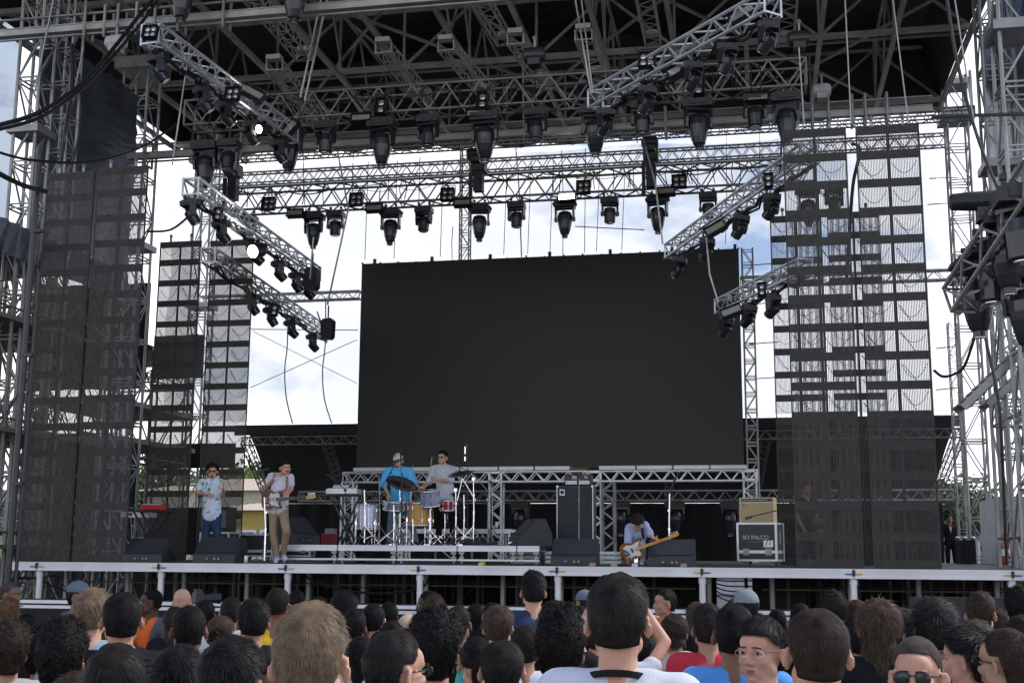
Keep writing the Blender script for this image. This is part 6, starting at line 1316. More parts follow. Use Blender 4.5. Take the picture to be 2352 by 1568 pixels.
# ================================================================== DRUM KIT
M_SILV = mat('silver_blue_wrap', (.38, .42, .58), .22, .35, .15, 2, stretch=(9, 9, .3)); M_AMBER = mat('amber_lacquer_wood', (.52, .25, .035), .22, 0, .12, 5, stretch=(1, 1, 12)); M_RED = mat('red_lacquer', (.32, .012, .02), .2, .1, .1); M_HEAD = mat('drum_skin', (.75, .74, .70), .5); M_BRZ = mat('dark_bronze', (.065, .055, .045), .35, .7, .15, 20, .3, 60)
def drum(c, r, h, m, label, tilt=(0, 0), name='drum', lugs=8, legs=0, floor=None, group='drums of the kit'):
    t = thing(name, c, label, 'drum', group, (tilt[0], tilt[1], 0)); mb = MB(); mb.lathe([(r, -h / 2), (r, h / 2)], n=36); lpart('shell', mb.mesh('shell', m, False), t)
    mb = MB(); mb.lathe([(r * .98, h / 2 + .004), (r * .98, h / 2 + .010)], n=36); lpart('drumhead', mb.mesh('drumhead', M_HEAD), t)
    for z in (-h / 2, h / 2): mb = MB(); mb.lathe([(r + .002, z - .018), (r + .010, z - .016), (r + .010, z + .014), (r - .004, z + .017)], n=36); lpart('hoop', mb.mesh('hoop', M_CHROME, True), t)
    for i in range(lugs):
        a = 2 * PI * (i + .5) / lugs; x, y = (r + .012) * math.cos(a), (r + .012) * math.sin(a); mb = MB(); mb.cyl((x, y, -h / 2), (x, y, h / 2), .0035, n=5)
        for z in (-h * .28, h * .28): mb.cyl((x, y, z - .025), (x, y, z + .025), .010, n=6)
        lpart('lug', mb.mesh('lug', M_CHROME), t)
    if legs:
        for i in range(3):
            a = 2 * PI * i / 3 - .6; x, y = (r + .03) * math.cos(a), (r + .03) * math.sin(a); mb = MB(); mb.cyl((x, y, floor - c[2] + .0), (x, y, -h * .1), .008, n=6); mb.box((x * .97, y * .97, -h * .25), (.03, .03, .05)); lpart('leg', mb.mesh('leg', M_CHROME), t)
    return t
DY = 21.6
def dz(px, py, Y=DY): return at(px, py, Y=Y)
k_ = ppm(dz(900, 1180)); 
drum(dz(845, 1187), .185, .43, M_SILV, 'tall silver blue floor tom at the left of the kit', legs=1, floor=RZ_)
drum(dz(907, 1161), .20, .145, M_CHROME, 'chrome snare drum in front of the blue shirt', tilt=(.12, .05))
drum(dz(966, 1181, DY + .1), .22, .40, M_AMBER, 'amber wooden drum in the middle of the kit', tilt=(.0, .0), legs=1, floor=RZ_)
drum(dz(988, 1144, DY - .25), .165, .27, M_SILV, 'silver blue rack tom in front of the right drummer', tilt=(.18, -.05))
drum(dz(1027, 1161), .115, .17, M_RED, 'small red drum in front of the black trousers', tilt=(.05, 0))
def cymbal(c, r, label, tx, ty):
    t = thing('cymbal', c, label, 'cymbal', 'cymbals', (tx, ty, 0)); mb = MB(); mb.lathe([(r, -.012), (r * .6, .004), (r * .22, .012), (r * .18, .028), (.012, .036), (.012, .03), (r * .2, .01), (r * .6, -.002), (r, -.015)], n=40); lpart('plate', mb.mesh('plate', M_BRZ, True), t)
    mb = MB(); mb.cyl((0, 0, -.03), (0, 0, .06), .006, n=6); mb.cyl((0, 0, .045), (0, 0, .06), .016, n=8); lpart('wing_nut', mb.mesh('wing_nut', M_CHROME), t)
cymbal(dz(922, 1108, DY - .2), .285, 'dark cymbal tilted in front of the blue shirt', .38, .42)
cymbal(dz(1057, 1086, DY - .1), .235, 'dark cymbal right of the grey shirt drummer', .30, -.12)
cymbal(dz(1064, 1122, DY + .4), .14, 'small dark cymbal pair low on the right', .08, .0)
def stand(px, pyb, pyt, Y, label, legs=True, m=None, boom=None, r=.012, name='cymbal_stand', cat='stand', floor=None, spread=.28, grp='stands on the riser', cl=True, mic=None, straight_top=None):
    m = m or M_CHROME; b0 = at(px, pyb, Y=Y); floor = floor if floor is not None else RZ_; tp = at(straight_top or px, pyt, Y=Y); t = thing(name, (b0.x, Y, floor), label, cat, grp); O = V((b0.x, Y, floor)); tl_ = tp - O; h = tl_.z
    mb = MB(); mb.cyl((0, 0, .04), (0, 0, h * .5), r * 1.25, n=8); mb.cyl((0, 0, h * .5), tl_, r * .85, n=8)
    for z in (.3, .5, .75): mb.cyl((0, 0, h * z - .018), (0, 0, h * z + .018), r * 1.6, n=8)
    lpart('tube', mb.mesh('tube', m), t)
    if legs:
        for i in range(3):
            a = 2 * PI * i / 3 + 2.6 + px * .07; e = V((spread * math.cos(a), spread * math.sin(a), .01)); mb = MB(); mb.cyl((0, 0, min(.34, h * .4)), e, r * .7, n=6); mb.cyl(V((0, 0, .10)), e * .5 + V((0, 0, .17)), r * .5, n=6); mb.ell(e, .015, nu=8, nv=6); lpart('leg', mb.mesh('leg', m), t)
    if boom:
        (x0, y0, d0), (x1, y1, d1) = boom; a = at(x0, y0, Y=Y + d0) - O; b = at(x1, y1, Y=Y + d1) - O; mb = MB(); mb.cyl(a, b, .008, n=6); mb.box(tl_, (.05, .03, .05)); lpart('boom_arm', mb.mesh('boom_arm', M_BLACK if mic else m), t)
    if mic:
        (x1, y1, d1), dv = mic; q = at(x1, y1, Y=Y + d1) - O; dv = V(dv).normalized(); mb = MB(); mb.cyl(q - dv * .15, q, .012, .02, 8); mb.ell(q + dv * .015, (.026, .026, .026), nu=10, nv=8); lpart('microphone', mb.mesh('microphone', M_BLACKG, True), t)
    return t
S2 = lambda x, y: (588 + x / 4, 999.4 + y / 4)
stand(*[S2(995, 0)[0], S2(0, 1015)[1], S2(0, 500)[1]], 21.3, 'chrome stand in front of the silver blue floor tom')
stand(S2(1265, 0)[0], S2(0, 1020)[1], S2(0, 640)[1], 21.35, 'chrome stand under the chrome snare drum', spread=.33)
stand(S2(1320, 0)[0], S2(0, 1020)[1], S2(0, 440)[1], 21.7, 'chrome stand holding the left dark cymbal', spread=.3)
stand(S2(1600, 0)[0], S2(0, 1015)[1], S2(0, 680)[1], 21.3, 'chrome stand under the rack tom', spread=.24)
stand(S2(1440, 0)[0], S2(0, 1015)[1], S2(0, 770)[1], 21.2, 'thin upright rod before the amber drum', legs=False, r=.01)
stand(S2(1835, 0)[0], S2(0, 1000)[1], S2(0, 500)[1], 21.5, 'chrome stand right of the small red drum', spread=.3, boom=((S2(1850, 0)[0], S2(0, 600)[1], 0), (S2(1900, 0)[0], S2(0, 380)[1], 0)))
stand(S2(1910, 0)[0], S2(0, 1000)[1], S2(0, 545)[1], 21.9, 'chrome stand of the low small cymbals', spread=.3)
stand(S2(1998, 0)[0], S2(0, 1005)[1], S2(0, 400)[1], 21.45, 'tall chrome boom stand holding the right dark cymbal', spread=.3, boom=((S2(2020, 0)[0], S2(0, 600)[1], 0), (S2(1885, 0)[0], S2(0, 375)[1], 0)))
stand(S2(1735, 0)[0], S2(0, 1000)[1], S2(0, 720)[1], 21.8, 'chrome snare stand under the small red drum', spread=.25)
stand(S2(1130, 0)[0], S2(0, 1000)[1], S2(0, 380)[1], 21.1, 'microphone boom stand leaning over the blue shirt drummer', r=.009, m=M_STEEL, spread=.25, name='microphone_stand', boom=((S2(1040, 0)[0], S2(0, 660)[1], 0), (S2(1275, 0)[0], S2(0, 275)[1], .1)), mic=((S2(1300, 0)[0], S2(0, 235)[1], .2), (.5, .3, .5)))
stand(S2(1330, 0)[0], S2(0, 1010)[1], S2(0, 150)[1], 21.0, 'straight black microphone stand in front of the patterned cap', r=.008, m=M_BLACK, spread=.2, name='microphone_stand', mic=((S2(1332, 0)[0], S2(0, 160)[1], 0), (0, 0, 1)))
stand(S2(2130, 0)[0], S2(0, 990)[1], S2(0, 590)[1], 21.6, 'microphone boom stand reaching to the grey shirt drummer', r=.009, m=M_STEEL, spread=.22, name='microphone_stand', boom=((S2(2250, 0)[0], S2(0, 650)[1], 0), (S2(1990, 0)[0], S2(0, 350)[1], .1)))
stand(S2(2160, 0)[0], S2(0, 990)[1], S2(0, 430)[1], 21.7, 'boom stand whose microphone points at the right drummer mouth', r=.009, m=M_BLACK, spread=.22, name='microphone_stand', boom=((S2(2160, 0)[0], S2(0, 430)[1], 0), (S2(1790, 0)[0], S2(0, 255)[1], .1)), mic=((S2(1762, 0)[0], S2(0, 240)[1], .1), (-1, .3, .3)))
stand(S2(1940, 0)[0], S2(0, 990)[1], S2(0, 90)[1], 21.9, 'tall thin stand with an overhead pencil microphone above the kit', r=.007, m=M_BLACK, spread=.22, name='microphone_stand', boom=((S2(1940, 0)[0], S2(0, 95)[1], 0), (S2(1925, 0)[0], S2(0, 105)[1], 0)))
c = at(S2(1921, 0)[0], S2(0, 170)[1], Y=21.85); mb = MB(); mb.cyl(c - V((0, 0, .13)), c - V((0, 0, .05)), .016, n=10); mb.cyl(c, c + V((0, 0, .13)), .014, n=10); o = mb.build('pencil_microphone', M_CHROME); recentre(o, c); tag(o, 'silver pencil microphone hanging from the tall thin stand', 'microphone')
def stick(p0, p1, Y0, Y1v, lb):
    a = at(*p0, Y=Y0); b = at(*p1, Y=Y1v); mb = MB(); mb.cyl(a, b, .009, .006, 8); mb.ell(b, .008, nu=8, nv=6); o = mb.build('drumstick', mat('pale_hickory', (.62, .48, .30), .5)); recentre(o, a); tag(o, lb, 'drumstick', 'drumsticks')
stick(S2(1590, 385), S2(1617, 203), 22.05, 21.95, 'drumstick held upright by the right drummer')
stick(S2(1555, 430), S2(1490, 500), 22.0, 21.7, 'drumstick pointing down in the right drummer other hand')
stick(S2(1408, 405), S2(1441, 277), 22.0, 22.0, 'drumstick raised in front of the blue shirt')
stick(S2(1560, 500), S2(1470, 462), 21.95, 21.7, 'drumstick lying across towards the tilted cymbal')
rc = MB()
for q in range(26):
    a = at(1050 + random.uniform(-15, 75), 1250, Y=21.1 + random.uniform(0, .8)); a.z = RZ_ + .015; P = smooth_path([a + V((random.uniform(-.3, .3), random.uniform(-.2, .2), random.uniform(0, .12) if z in (1, 2) else 0)) for z in range(4)], 5); rc.tube(P, .008, 4)
o = rc.build('cable_heap', M_WIRE); recentre(o, (-4.7, 21.4, RZ_)); tag(o, 'tangle of cables on the riser floor behind the right stands', 'cables', kind='stuff')
# pedal / hardware clutter
for k, (px, Y) in enumerate([(905, 21.2), (985, 21.2), (1060, 21.3)]):
    p = at(px, 1255, Y=Y); t = thing('drum_pedal', (p.x, Y, RZ_), 'chrome foot pedal on the riser, ' + ['left', 'middle', 'right'][k] + ' one', 'pedal', 'pedals'); mb = MB(); mb.box((0, 0, .03), (.09, .26, .015), Matrix.Rotation(.15, 3, 'X')); mb.box((0, 0, .008), (.11, .3, .012)); mb.cyl((0, .1, 0), (0, .14, .17), .012, n=6); lpart('plate', mb.mesh('plate', M_CHROME), t)

# ================================================================== GUITARS
def guitar(cpx, hpx, Y, Yh, label, body_m, pick_m, neck_m, board_m, L_, roll=0., bass=False):
    """body centre pixel, headstock end pixel; local x along the neck, y towards the upper side, z towards the viewer"""
    a = at(*cpx, Y=Y); h = at(*hpx, Y=Yh); ex = (h - a).normalized(); view = (V((0, 0, CAM_Z)) - a).normalized(); ez = (view - ex * view.dot(ex)).normalized(); ey = ez.cross(ex)
    M = Matrix((ex, ey, ez)).transposed().to_4x4(); M.translation = a; k = (h - a).length / L_
    t = thing('bass_guitar' if bass else 'electric_guitar', a, label, 'guitar'); t.rotation_mode = 'QUATERNION'; t.rotation_quaternion = M.to_quaternion(); t.scale = (k, k, k); I = Matrix.Identity(4)
    if bass: out_ = [(-.24, -.02), (-.22, .10), (-.14, .165), (-.05, .15), (.03, .115), (.10, .135), (.19, .165), (.225, .14), (.19, .10), (.14, .055), (.15, -.02), (.14, -.06), (.17, -.11), (.16, -.15), (.10, -.155), (.03, -.125), (-.05, -.15), (-.13, -.175), (-.21, -.13)]
    else: out_ = [(-.21, 0), (-.20, .09), (-.13, .15), (-.05, .145), (.02, .11), (.08, .11), (.14, .13), (.165, .10), (.15, .04), (.15, -.02), (.11, -.045), (.125, -.09), (.15, -.12), (.12, -.145), (.05, -.12), (-.02, -.115), (-.08, -.145), (-.15, -.15), (-.2, -.10)]
    P = [q.to_2d() for q in smooth_path([V((x, y, 0)) for x, y in out_ + out_[:1]], 3)][:-1]
    mb = MB().prism([(p.x, p.y) for p in P], .045, I); lpart('body', mb.mesh('body', body_m), t)
    pg = [(.14, .03), (.12, .10), (.03, .085), (-.03, .10), (-.07, .02), (-.06, -.05), (-.02, -.09), (.05, -.10), (.12, -.12), (.09, -.06), (.13, -.03)] if not bass else [(.14, .05), (.19, .12), (.10, .11), (.02, .09), (-.08, .12), (-.16, .08), (-.10, .03), (-.06, -.06), (-.09, -.13), (.0, -.10), (.10, -.13), (.14, -.11), (.12, -.04)]
    mb = MB().prism(pg, .004, Matrix.Translation((0, 0, .026))); lpart('pickguard', mb.mesh('pickguard', pick_m), t)
    hx = L_ - (.20 if bass else .17); mb = MB(); mb.prism([(.08, -.027), (.08, .027), (hx, .021), (hx, -.021)], .022, Matrix.Translation((0, 0, .034))); lpart('neck', mb.mesh('neck', neck_m), t)
    mb = MB(); mb.prism([(.08, -.026), (.08, .026), (hx, .020), (hx, -.020)], .004, Matrix.Translation((0, 0, .048))); fb = lpart('fingerboard', mb.mesh('fingerboard', board_m), t)
    mb = MB()
    for i in range(20): x = hx - (hx - .10) * (1 - .944 ** i) / (1 - .944 ** 20); mb.box((x, 0, .051), (.003, .044, .002))
    lpart('frets', mb.mesh('frets', M_CHROME), fb)
    mb = MB(); mb.prism([(hx, -.022), (hx, .022), (hx + .04, .035), (L_ - .02, .04), (L_, .02), (L_ - .01, -.01), (L_ - .05, -.022)], .018, Matrix.Translation((0, 0, .034))); hs = lpart('headstock', mb.mesh('headstock', neck_m), t)
    for i in range(4 if bass else 6): x = hx + .035 + i * (L_ - hx - .06) / (3 if bass else 5); mb = MB(); mb.cyl((x, .012, .04), (x, .012, .056), .006, n=8); mb.ell((x, .055, .034), (.012, .014, .006), nu=8, nv=6); mb.cyl((x, .03, .034), (x, .05, .034), .004, n=5); lpart('tuning_peg', mb.mesh('tuning_peg', M_CHROME), hs)
    mb = MB(); mb.box((-.12, 0, .030), (.06, .07, .012)); mb.box((-.12 + .0, -.085, .028), (.12, .028, .006)); lpart('bridge', mb.mesh('bridge', M_CHROME), t)
    mb = MB()
    for i in range(4 if bass else 6): y = (i - (1.5 if bass else 2.5)) * (.011 if bass else .007); mb.cyl((-.12, y, .042), (hx, y * .8, .055), .0009, n=3)
    lpart('strings', mb.mesh('strings', M_CHROME), t)
    for x in ((.0,) if bass else (-.05, .06)): mb = MB(); mb.box((x, 0, .032), (.025, .075, .012)); lpart('pickup', mb.mesh('pickup', M_CHROME if not bass else M_BLACK), t)
    for x in (-.12, -.09): mb = MB(); mb.cyl((x, -.085, .03), (x, -.085, .045), .010, n=10); lpart('knob', mb.mesh('knob', M_CHROME), t)
    return t
M_TRED = mat('dark_red_guitar', (.20, .05, .06), .25, .1, .1); M_CREAM = mat('cream_plastic', (.66, .68, .56), .35, 0, .03); M_MAPLE = mat('maple', (.62, .40, .16), .35, 0, .1, 10); M_ROSE = mat('rosewood', (.05, .035, .03), .5); M_SUNB = mat('sunburst', (.10, .035, .015), .2, 0, .5, 3, col2=(.40, .18, .03)); M_AMB = mat('amber_maple', (.72, .38, .05), .3, 0, .08)
guitar(S2(160, 588), S2(562, 566), Y1_ - .22, Y1_ - .42, 'dark red guitar with cream pickguard held by the guitarist', M_TRED, M_CREAM, M_MAPLE, M_ROSE, .80)
guitar((1176 + 1110 / 4, 999.4 + 1055 / 4), (1176 + 1540 / 4, 999.4 + 905 / 4), Y3_ - .34, Y3_ - .55, 'sunburst bass guitar with white pickguard and amber neck held by the bassist', M_SUNB, M_WHITE, M_AMB, M_AMB, .92, bass=True)
def strap(pts, Y, m, lb):
    P = smooth_path([at(x, y, Y=Y + d) for x, y, d in pts], 6); mb = MB()
    for i in range(len(P) - 1): mb.bar(P[i], P[i + 1], .045, .006)
    o = mb.build('guitar_strap', m); recentre(o, P[0]); tag(o, lb, 'strap', 'guitar straps')
strap([(*S2(285, 375), -.15), (*S2(285, 440), -.2), (*S2(280, 500), -.22), (*S2(225, 560), -.2)], Y1_, mat('striped_strap', (.30, .16, .08), .8, 0, .4, 30), 'brown striped strap over the guitarist left shoulder')
strap([(1176 + 1195 / 4, 999.4 + 850 / 4, -.22), (1176 + 1200 / 4, 999.4 + 900 / 4, -.3), (1176 + 1210 / 4, 999.4 + 950 / 4, -.33)], Y3_, cloth((.02, .02, .02)), 'dark strap hanging from the bassist neck')

# ================================================================== MONITORS AND AMPLIFIERS
M_GRILLE = mat('black_grille_cloth', (.028, .030, .034), .7, 0, .15, 3, .5, 250); M_CAB = mat('dark_grey_cabinet', (.035, .037, .04), .55, 0, .15, 8, .3, 150)
def wedge(pxc, Y, W, H, label, rz=0., zf=DZ, back=False, Dp=.55):
    p = at(pxc, 1290, Y=Y); t = thing('floor_monitor', (p.x, Y, zf), label, 'monitor speaker', 'floor monitors', (0, 0, rz)); s_ = 1 if back else -1
    # profile in y,z : low front, tall rear, sloped baffle faces the performer
    pr = [(0, .0), (0, H * .32), (.05, H * .40), (Dp * .55, H), (Dp * .80, H), (Dp, H * .45), (Dp, 0)]; Mx = Matrix(((0, 0, 1, 0), (1, 0, 0, 0), (0, 1, 0, 0), (0, 0, 0, 1)))
    mb = MB().prism(pr, W, Mx); lpart('cabinet', mb.mesh('cabinet', M_CAB), t)
    a = V((0, .05, H * .40)); b = V((0, Dp * .55, H)); d = (b - a); n = V((0, -d.z, d.y)).normalized(); mb = MB(); c_ = (a + b) / 2 + n * .006; q = d.to_track_quat('Y', 'Z').to_matrix(); mb.box(c_, (W - .03, d.length - .02, .012), q); lpart('grille', mb.mesh('grille', M_GRILLE), t)
    mb = MB(); mb.box((0, -.004, H * .16), (W * .34, .008, H * .20)); pn = lpart('connector_panel', mb.mesh('connector_panel', M_BLACK), t)
    for x in (-.12, .02, .09): mb = MB(); mb.cyl((x, -.008, H * .16), (x, -.014, H * .16), .018, n=10); lpart('socket', mb.mesh('socket', M_STEEL), pn)
    for s__ in (-1, 1):
        mb = MB(); mb.box((s__ * (W / 2 + .002), Dp * .5, H * .42), (.006, .16, .08)); mb.box((s__ * (W / 2 + .004), Dp * .66, H * .2), (.006, .10, .06)); lpart('side_handle', mb.mesh('side_handle', M_BLACK), t)
    mb = MB(); mb.cyl((-.12, -.01, H * .13), (-.14, -.06, H * .10), .012, n=6); lpart('plug', mb.mesh('plug', M_CHROME), t); return t
wedge(325, 19.35, .72, .40, 'floor monitor in front of the inner left curtain', .0)
wedge(490, 19.35, .74, .42, 'floor monitor in front of the singer', .0)
wedge(1316, 19.35, .71, .42, 'floor monitor in front of the tall bass cabinet')
wedge(1541, 19.35, .71, .42, 'floor monitor in front of the crouching bassist')
wedge(705, 21.5, .62, .50, 'side monitor standing on the riser right of the guitarist', rz=1.15, zf=RZ_, Dp=.7)
wedge(1180, 21.2, .62, .46, 'side monitor at the right end of the drum riser', rz=-1.1, zf=RZ_, Dp=.6)
# bass stack
p = at(1321, 1285, Y=21.8); a = at(1279, 1115, Y=21.8); b_ = at(1363, 1112, Y=21.8); W_ = b_.x - a.x; H_ = a.z - DZ
t = thing('bass_cabinet', (p.x, 21.8, DZ), 'tall black bass speaker cabinet with silver edges and round badge', 'speaker'); mb = MB(); mb.box((0, .2, H_ / 2), (W_, .40, H_)); lpart('box', mb.mesh('box', M_CAB), t)
mb = MB(); mb.box((0, -.006, H_ / 2), (W_ - .05, .012, H_ - .05)); lpart('grille', mb.mesh('grille', M_GRILLE), t)
for x in (-1, 1): mb = MB(); mb.box((x * (W_ / 2 - .008), -.012, H_ / 2), (.014, .02, H_ - .02)); lpart('edge_trim', mb.mesh('edge_trim', M_ALU), t)
for x in (-1, 1): mb = MB(); mb.box((x * (W_ / 2 - .015), -.015, H_ - .015), (.04, .03, .04)); lpart('corner', mb.mesh('corner', M_ALU), t)
mb = MB(); mb.box((-W_ / 2 + .10, -.016, H_ - .12), (.088, .008, .105)); bd = lpart('badge', mb.mesh('badge', M_ALU), t)
mb = MB(); mb.lathe([(.022, 0), (.036, 0), (.036, .004), (.022, .004)], (-W_ / 2 + .10, -.020, H_ - .115), Matrix.Rotation(PI / 2, 3, 'X'), 24); mb.lathe([(.006, 0), (.014, 0), (.014, .004), (.006, .004)], (-W_ / 2 + .10, -.020, H_ - .115), Matrix.Rotation(PI / 2, 3, 'X'), 16); mb.box((-W_ / 2 + .085, -.0215, H_ - .15), (.008, .004, .045)); lpart('emblem', mb.mesh('emblem', M_BLACK), bd)
t = thing('bass_amplifier', (p.x + .04, 21.85, DZ + H_ + .004), 'bass amplifier head with silver front panel on the tall cabinet', 'amplifier'); mb = MB(); mb.box((0, .15, .11), (.48, .3, .19)); 
for x in (-.2, .2): mb.cyl((x, .05, 0), (x, .05, .02), .02, n=8)
lpart('box', mb.mesh('box', M_CAB), t); mb = MB(); mb.box((0, -.004, .055), (.42, .008, .06)); pn = lpart('front_panel', mb.mesh('front_panel', M_ALU), t); mb = MB(); mb.box((-.04, -.004, .145), (.12, .008, .06)); mb.box((.15, -.004, .15), (.05, .008, .05)); lpart('meter_window', mb.mesh('meter_window', M_STEEL), t)
for i in range(8): mb = MB(); mb.cyl((-.18 + i * .05, -.008, .055), (-.18 + i * .05, -.022, .055), .012, n=10); lpart('knob', mb.mesh('knob', M_BLACK), pn)
# flight case and tan amplifier (slightly turned)
RZC = -.24
def fcase(px, Y, W, H, Dp, label, rz, text=None, m=M_BLACK):
    p = at(px, 1292, Y=Y); t = thing('flight_case', (p.x, Y, DZ), label, 'flight case', 'flight cases', (0, 0, rz)); z0 = .10
    mb = MB(); mb.box((0, Dp / 2, z0 + H / 2), (W, Dp, H)); lpart('box', mb.mesh('box', m), t)
    mb = MB(); e = .022
    for x in (-W / 2, W / 2):
        for y in (0, Dp): mb.box((x, y, z0 + H / 2), (e * 1.6, e * 1.6, H + .012))
    for z in (z0, z0 + H):
        for y in (0, Dp): mb.box((0, y, z), (W + .012, e * 1.5, e * 1.5))
        for x in (-W / 2, W / 2): mb.box((x, Dp / 2, z), (e * 1.5, Dp + .012, e * 1.5))
    zz = z0 + H * .23; mb.box((0, -.004, zz), (W - .03, .014, .05)); mb.box((W / 2 + .002, Dp / 2, zz), (.014, Dp - .03, .05)); lpart('edge_profile', mb.mesh('edge_profile', M_ALU), t)
    for x in (-W * .28, W * .30): mb = MB(); mb.box((x, -.012, zz), (.10, .02, .11)); mb.box((x, -.026, zz + .01), (.035, .01, .05)); lpart('butterfly_latch', mb.mesh('butterfly_latch', M_STEEL), t)
    mb = MB(); mb.box((W / 2 + .006, Dp * .5, z0 + H * .62), (.012, .10, .20)); lpart('handle', mb.mesh('handle', M_STEEL), t)
    for x in (-W * .36, W * .36):
        for y in (.08, Dp - .08): mb = MB(); mb.box((x, y, z0 - .015), (.07, .07, .02)); mb.cyl((x - .015, y, .042), (x + .015, y, .042), .04, n=14); mb.box((x - .025, y, .06), (.006, .05, .07)); mb.box((x + .025, y, .06), (.006, .05, .07)); lpart('castor', mb.mesh('castor', M_STEEL), t)
    return t, z0
Yc = 21.0; kc = ppm(at(1748, 1250, Y=Yc)); tc_, z0 = fcase(1740, Yc, .64, .60, .5, 'black flight case lettered SO PALCO under the tan amplifier', RZC)
M_LETTER = mat('white_lettering', (.62, .62, .62), .6, 0, 0)
tm = text_mesh('SO PALCO', .092, .001); tm.materials.clear(); tm.materials.append(M_LETTER); o = lpart('lettering', tm, tc_); o.location = (-.02, -.005, z0 + .37); o.rotation_euler = (PI / 2, 0, 0)
tm = text_mesh('SONORIZACAO', .04, .001); tm.materials.clear(); tm.materials.append(mat('grey_lettering', (.22, .22, .22), .7, 0, 0)); o = lpart('lettering', tm, tc_); o.location = (.0, -.005, z0 + .30); o.rotation_euler = (PI / 2, 0, 0)
mb = MB(); mb.box((.19, -.006, z0 + .27), (.16, .006, .11)); lpart('paper_sticker', mb.mesh('paper_sticker', M_WHITE), tc_); mb = MB(); mb.box((.16, -.010, z0 + .275), (.012, .004, .10), Matrix.Rotation(.35, 3, 'Y')); mb.box((.22, -.010, z0 + .285), (.012, .004, .07), Matrix.Rotation(.2, 3, 'Y')); lpart('sticker_mark', mb.mesh('sticker_mark', M_BLACK), tc_)
M_TWEED = mat('tan_tweed', (.47, .36, .20), .8, 0, .12, 60, .4, 200); M_TAN = mat('cream_vinyl', (.60, .52, .30), .6, 0, .06, 10)
t = thing('guitar_amplifier', tc_.matrix_basis @ V((-.03, .12, z0 + .60 + .015)), 'tan guitar amplifier with script badge standing on the flight case', 'amplifier', None, (0, 0, RZC)); W_, H_, Dp = .58, .42, .25
mb = MB(); mb.prism([(0, 0), (Dp, 0), (Dp, H_), (.04, H_)], W_, Matrix(((0, 0, 1, 0), (1, 0, 0, 0), (0, 1, 0, 0), (0, 0, 0, 1)))); lpart('cabinet', mb.mesh('cabinet', M_TAN), t)
R_ = Matrix.Rotation(-.093, 3, 'X'); mb = MB(); mb.box((0, .008, .17), (W_ - .04, .012, .31), R_); lpart('grille', mb.mesh('grille', M_TWEED), t); mb = MB(); mb.box((0, .027, .378), (W_ - .05, .012, .05), R_); cp = lpart('control_panel', mb.mesh('control_panel', M_BLACK), t)
for i in range(11): mb = MB(); mb.cyl((-.23 + i * .04, .022, .378), (-.23 + i * .04, .006, .376), .009, n=8); lpart('knob', mb.mesh('knob', M_WHITE), cp)
mb = MB(); mb.tube(smooth_path([(-.27, .0, .29), (-.25, -.002, .31), (-.25, -.002, .27), (-.26, -.002, .25), (-.24, -.002, .285), (-.22, -.002, .29), (-.21, -.002, .28), (-.195, -.002, .295), (-.175, -.002, .30)], 4), .004, 5); lpart('script_badge', mb.mesh('script_badge', M_CHROME), t)
a = at(1714, 1189, Y=20.7); b_ = at(1795, 1169, Y=20.7); t = thing('microphone_stand', (b_.x, 20.7, DZ), 'black boom microphone stand reaching across the tan amplifier', 'stand', 'microphone stands at the stage front'); o_ = V((b_.x, 20.7, DZ)); mb = MB(); mb.cyl(a - o_, b_ - o_, .009, n=6); lpart('boom_arm', mb.mesh('boom_arm', M_BLACK), t); mb = MB(); mb.cyl((0, 0, 0), (0, 0, b_.z - DZ - .1), .009, n=6); mb.lathe([(.13, 0), (.13, .02), (.02, .03)], n=20); lpart('upright', mb.mesh('upright', M_BLACK), t); mb = MB(); mb.cyl(a - o_ - V((.02, 0, .01)), a - o_ + V((.10, 0, .02)), .022, n=8); lpart('microphone', mb.mesh('microphone', M_BLACKG), t)
# other cases on the left rear
def simple_amp(px, py0, py1, w, Y, label, m, badge=False):
    a = at(px, py0, Y=Y); W_ = w / ppm(a); H_ = a.z - at(px, py1, Y=Y).z; t = thing('amplifier', (a.x, Y, a.z - H_), label, 'amplifier', 'amplifiers at the rear left'); mb = MB(); mb.box((0, .15, H_ / 2), (W_, .3, H_)); lpart('cabinet', mb.mesh('cabinet', M_CAB), t); mb = MB(); mb.box((0, -.006, H_ * .42), (W_ - .04, .012, H_ * .78)); lpart('grille', mb.mesh('grille', m), t); mb = MB(); mb.box((0, -.006, H_ * .9), (W_ - .04, .012, H_ * .12)); lpart('control_panel', mb.mesh('control_panel', M_BLACK), t); return t
simple_amp(492, 1163, 1212, 65, 22.6, 'grey fronted amplifier behind the singer', mat('grey_grille', (.16, .16, .17), .8))
tc2, _ = fcase(490, 22.5, .58, .44, .5, 'flight case with white edges under the amplifier behind the singer', 0)
tm = text_mesh('SO PALCO', .07, .001); tm.materials.clear(); tm.materials.append(M_LETTER); o = lpart('lettering', tm, tc2); o.location = (0, -.005, .36); o.rotation_euler = (PI / 2, 0, 0)
fcase(580, 23.2, .8, .42, .6, 'dark flight case left of the guitarist, at the back', 0); fcase(672, 24.6, .7, .5, .6, 'dark flight case behind the guitarist legs', .2)
fcase(1205, 23.5, .6, .5, .5, 'dark flight case right of the drum riser at the back', 0)
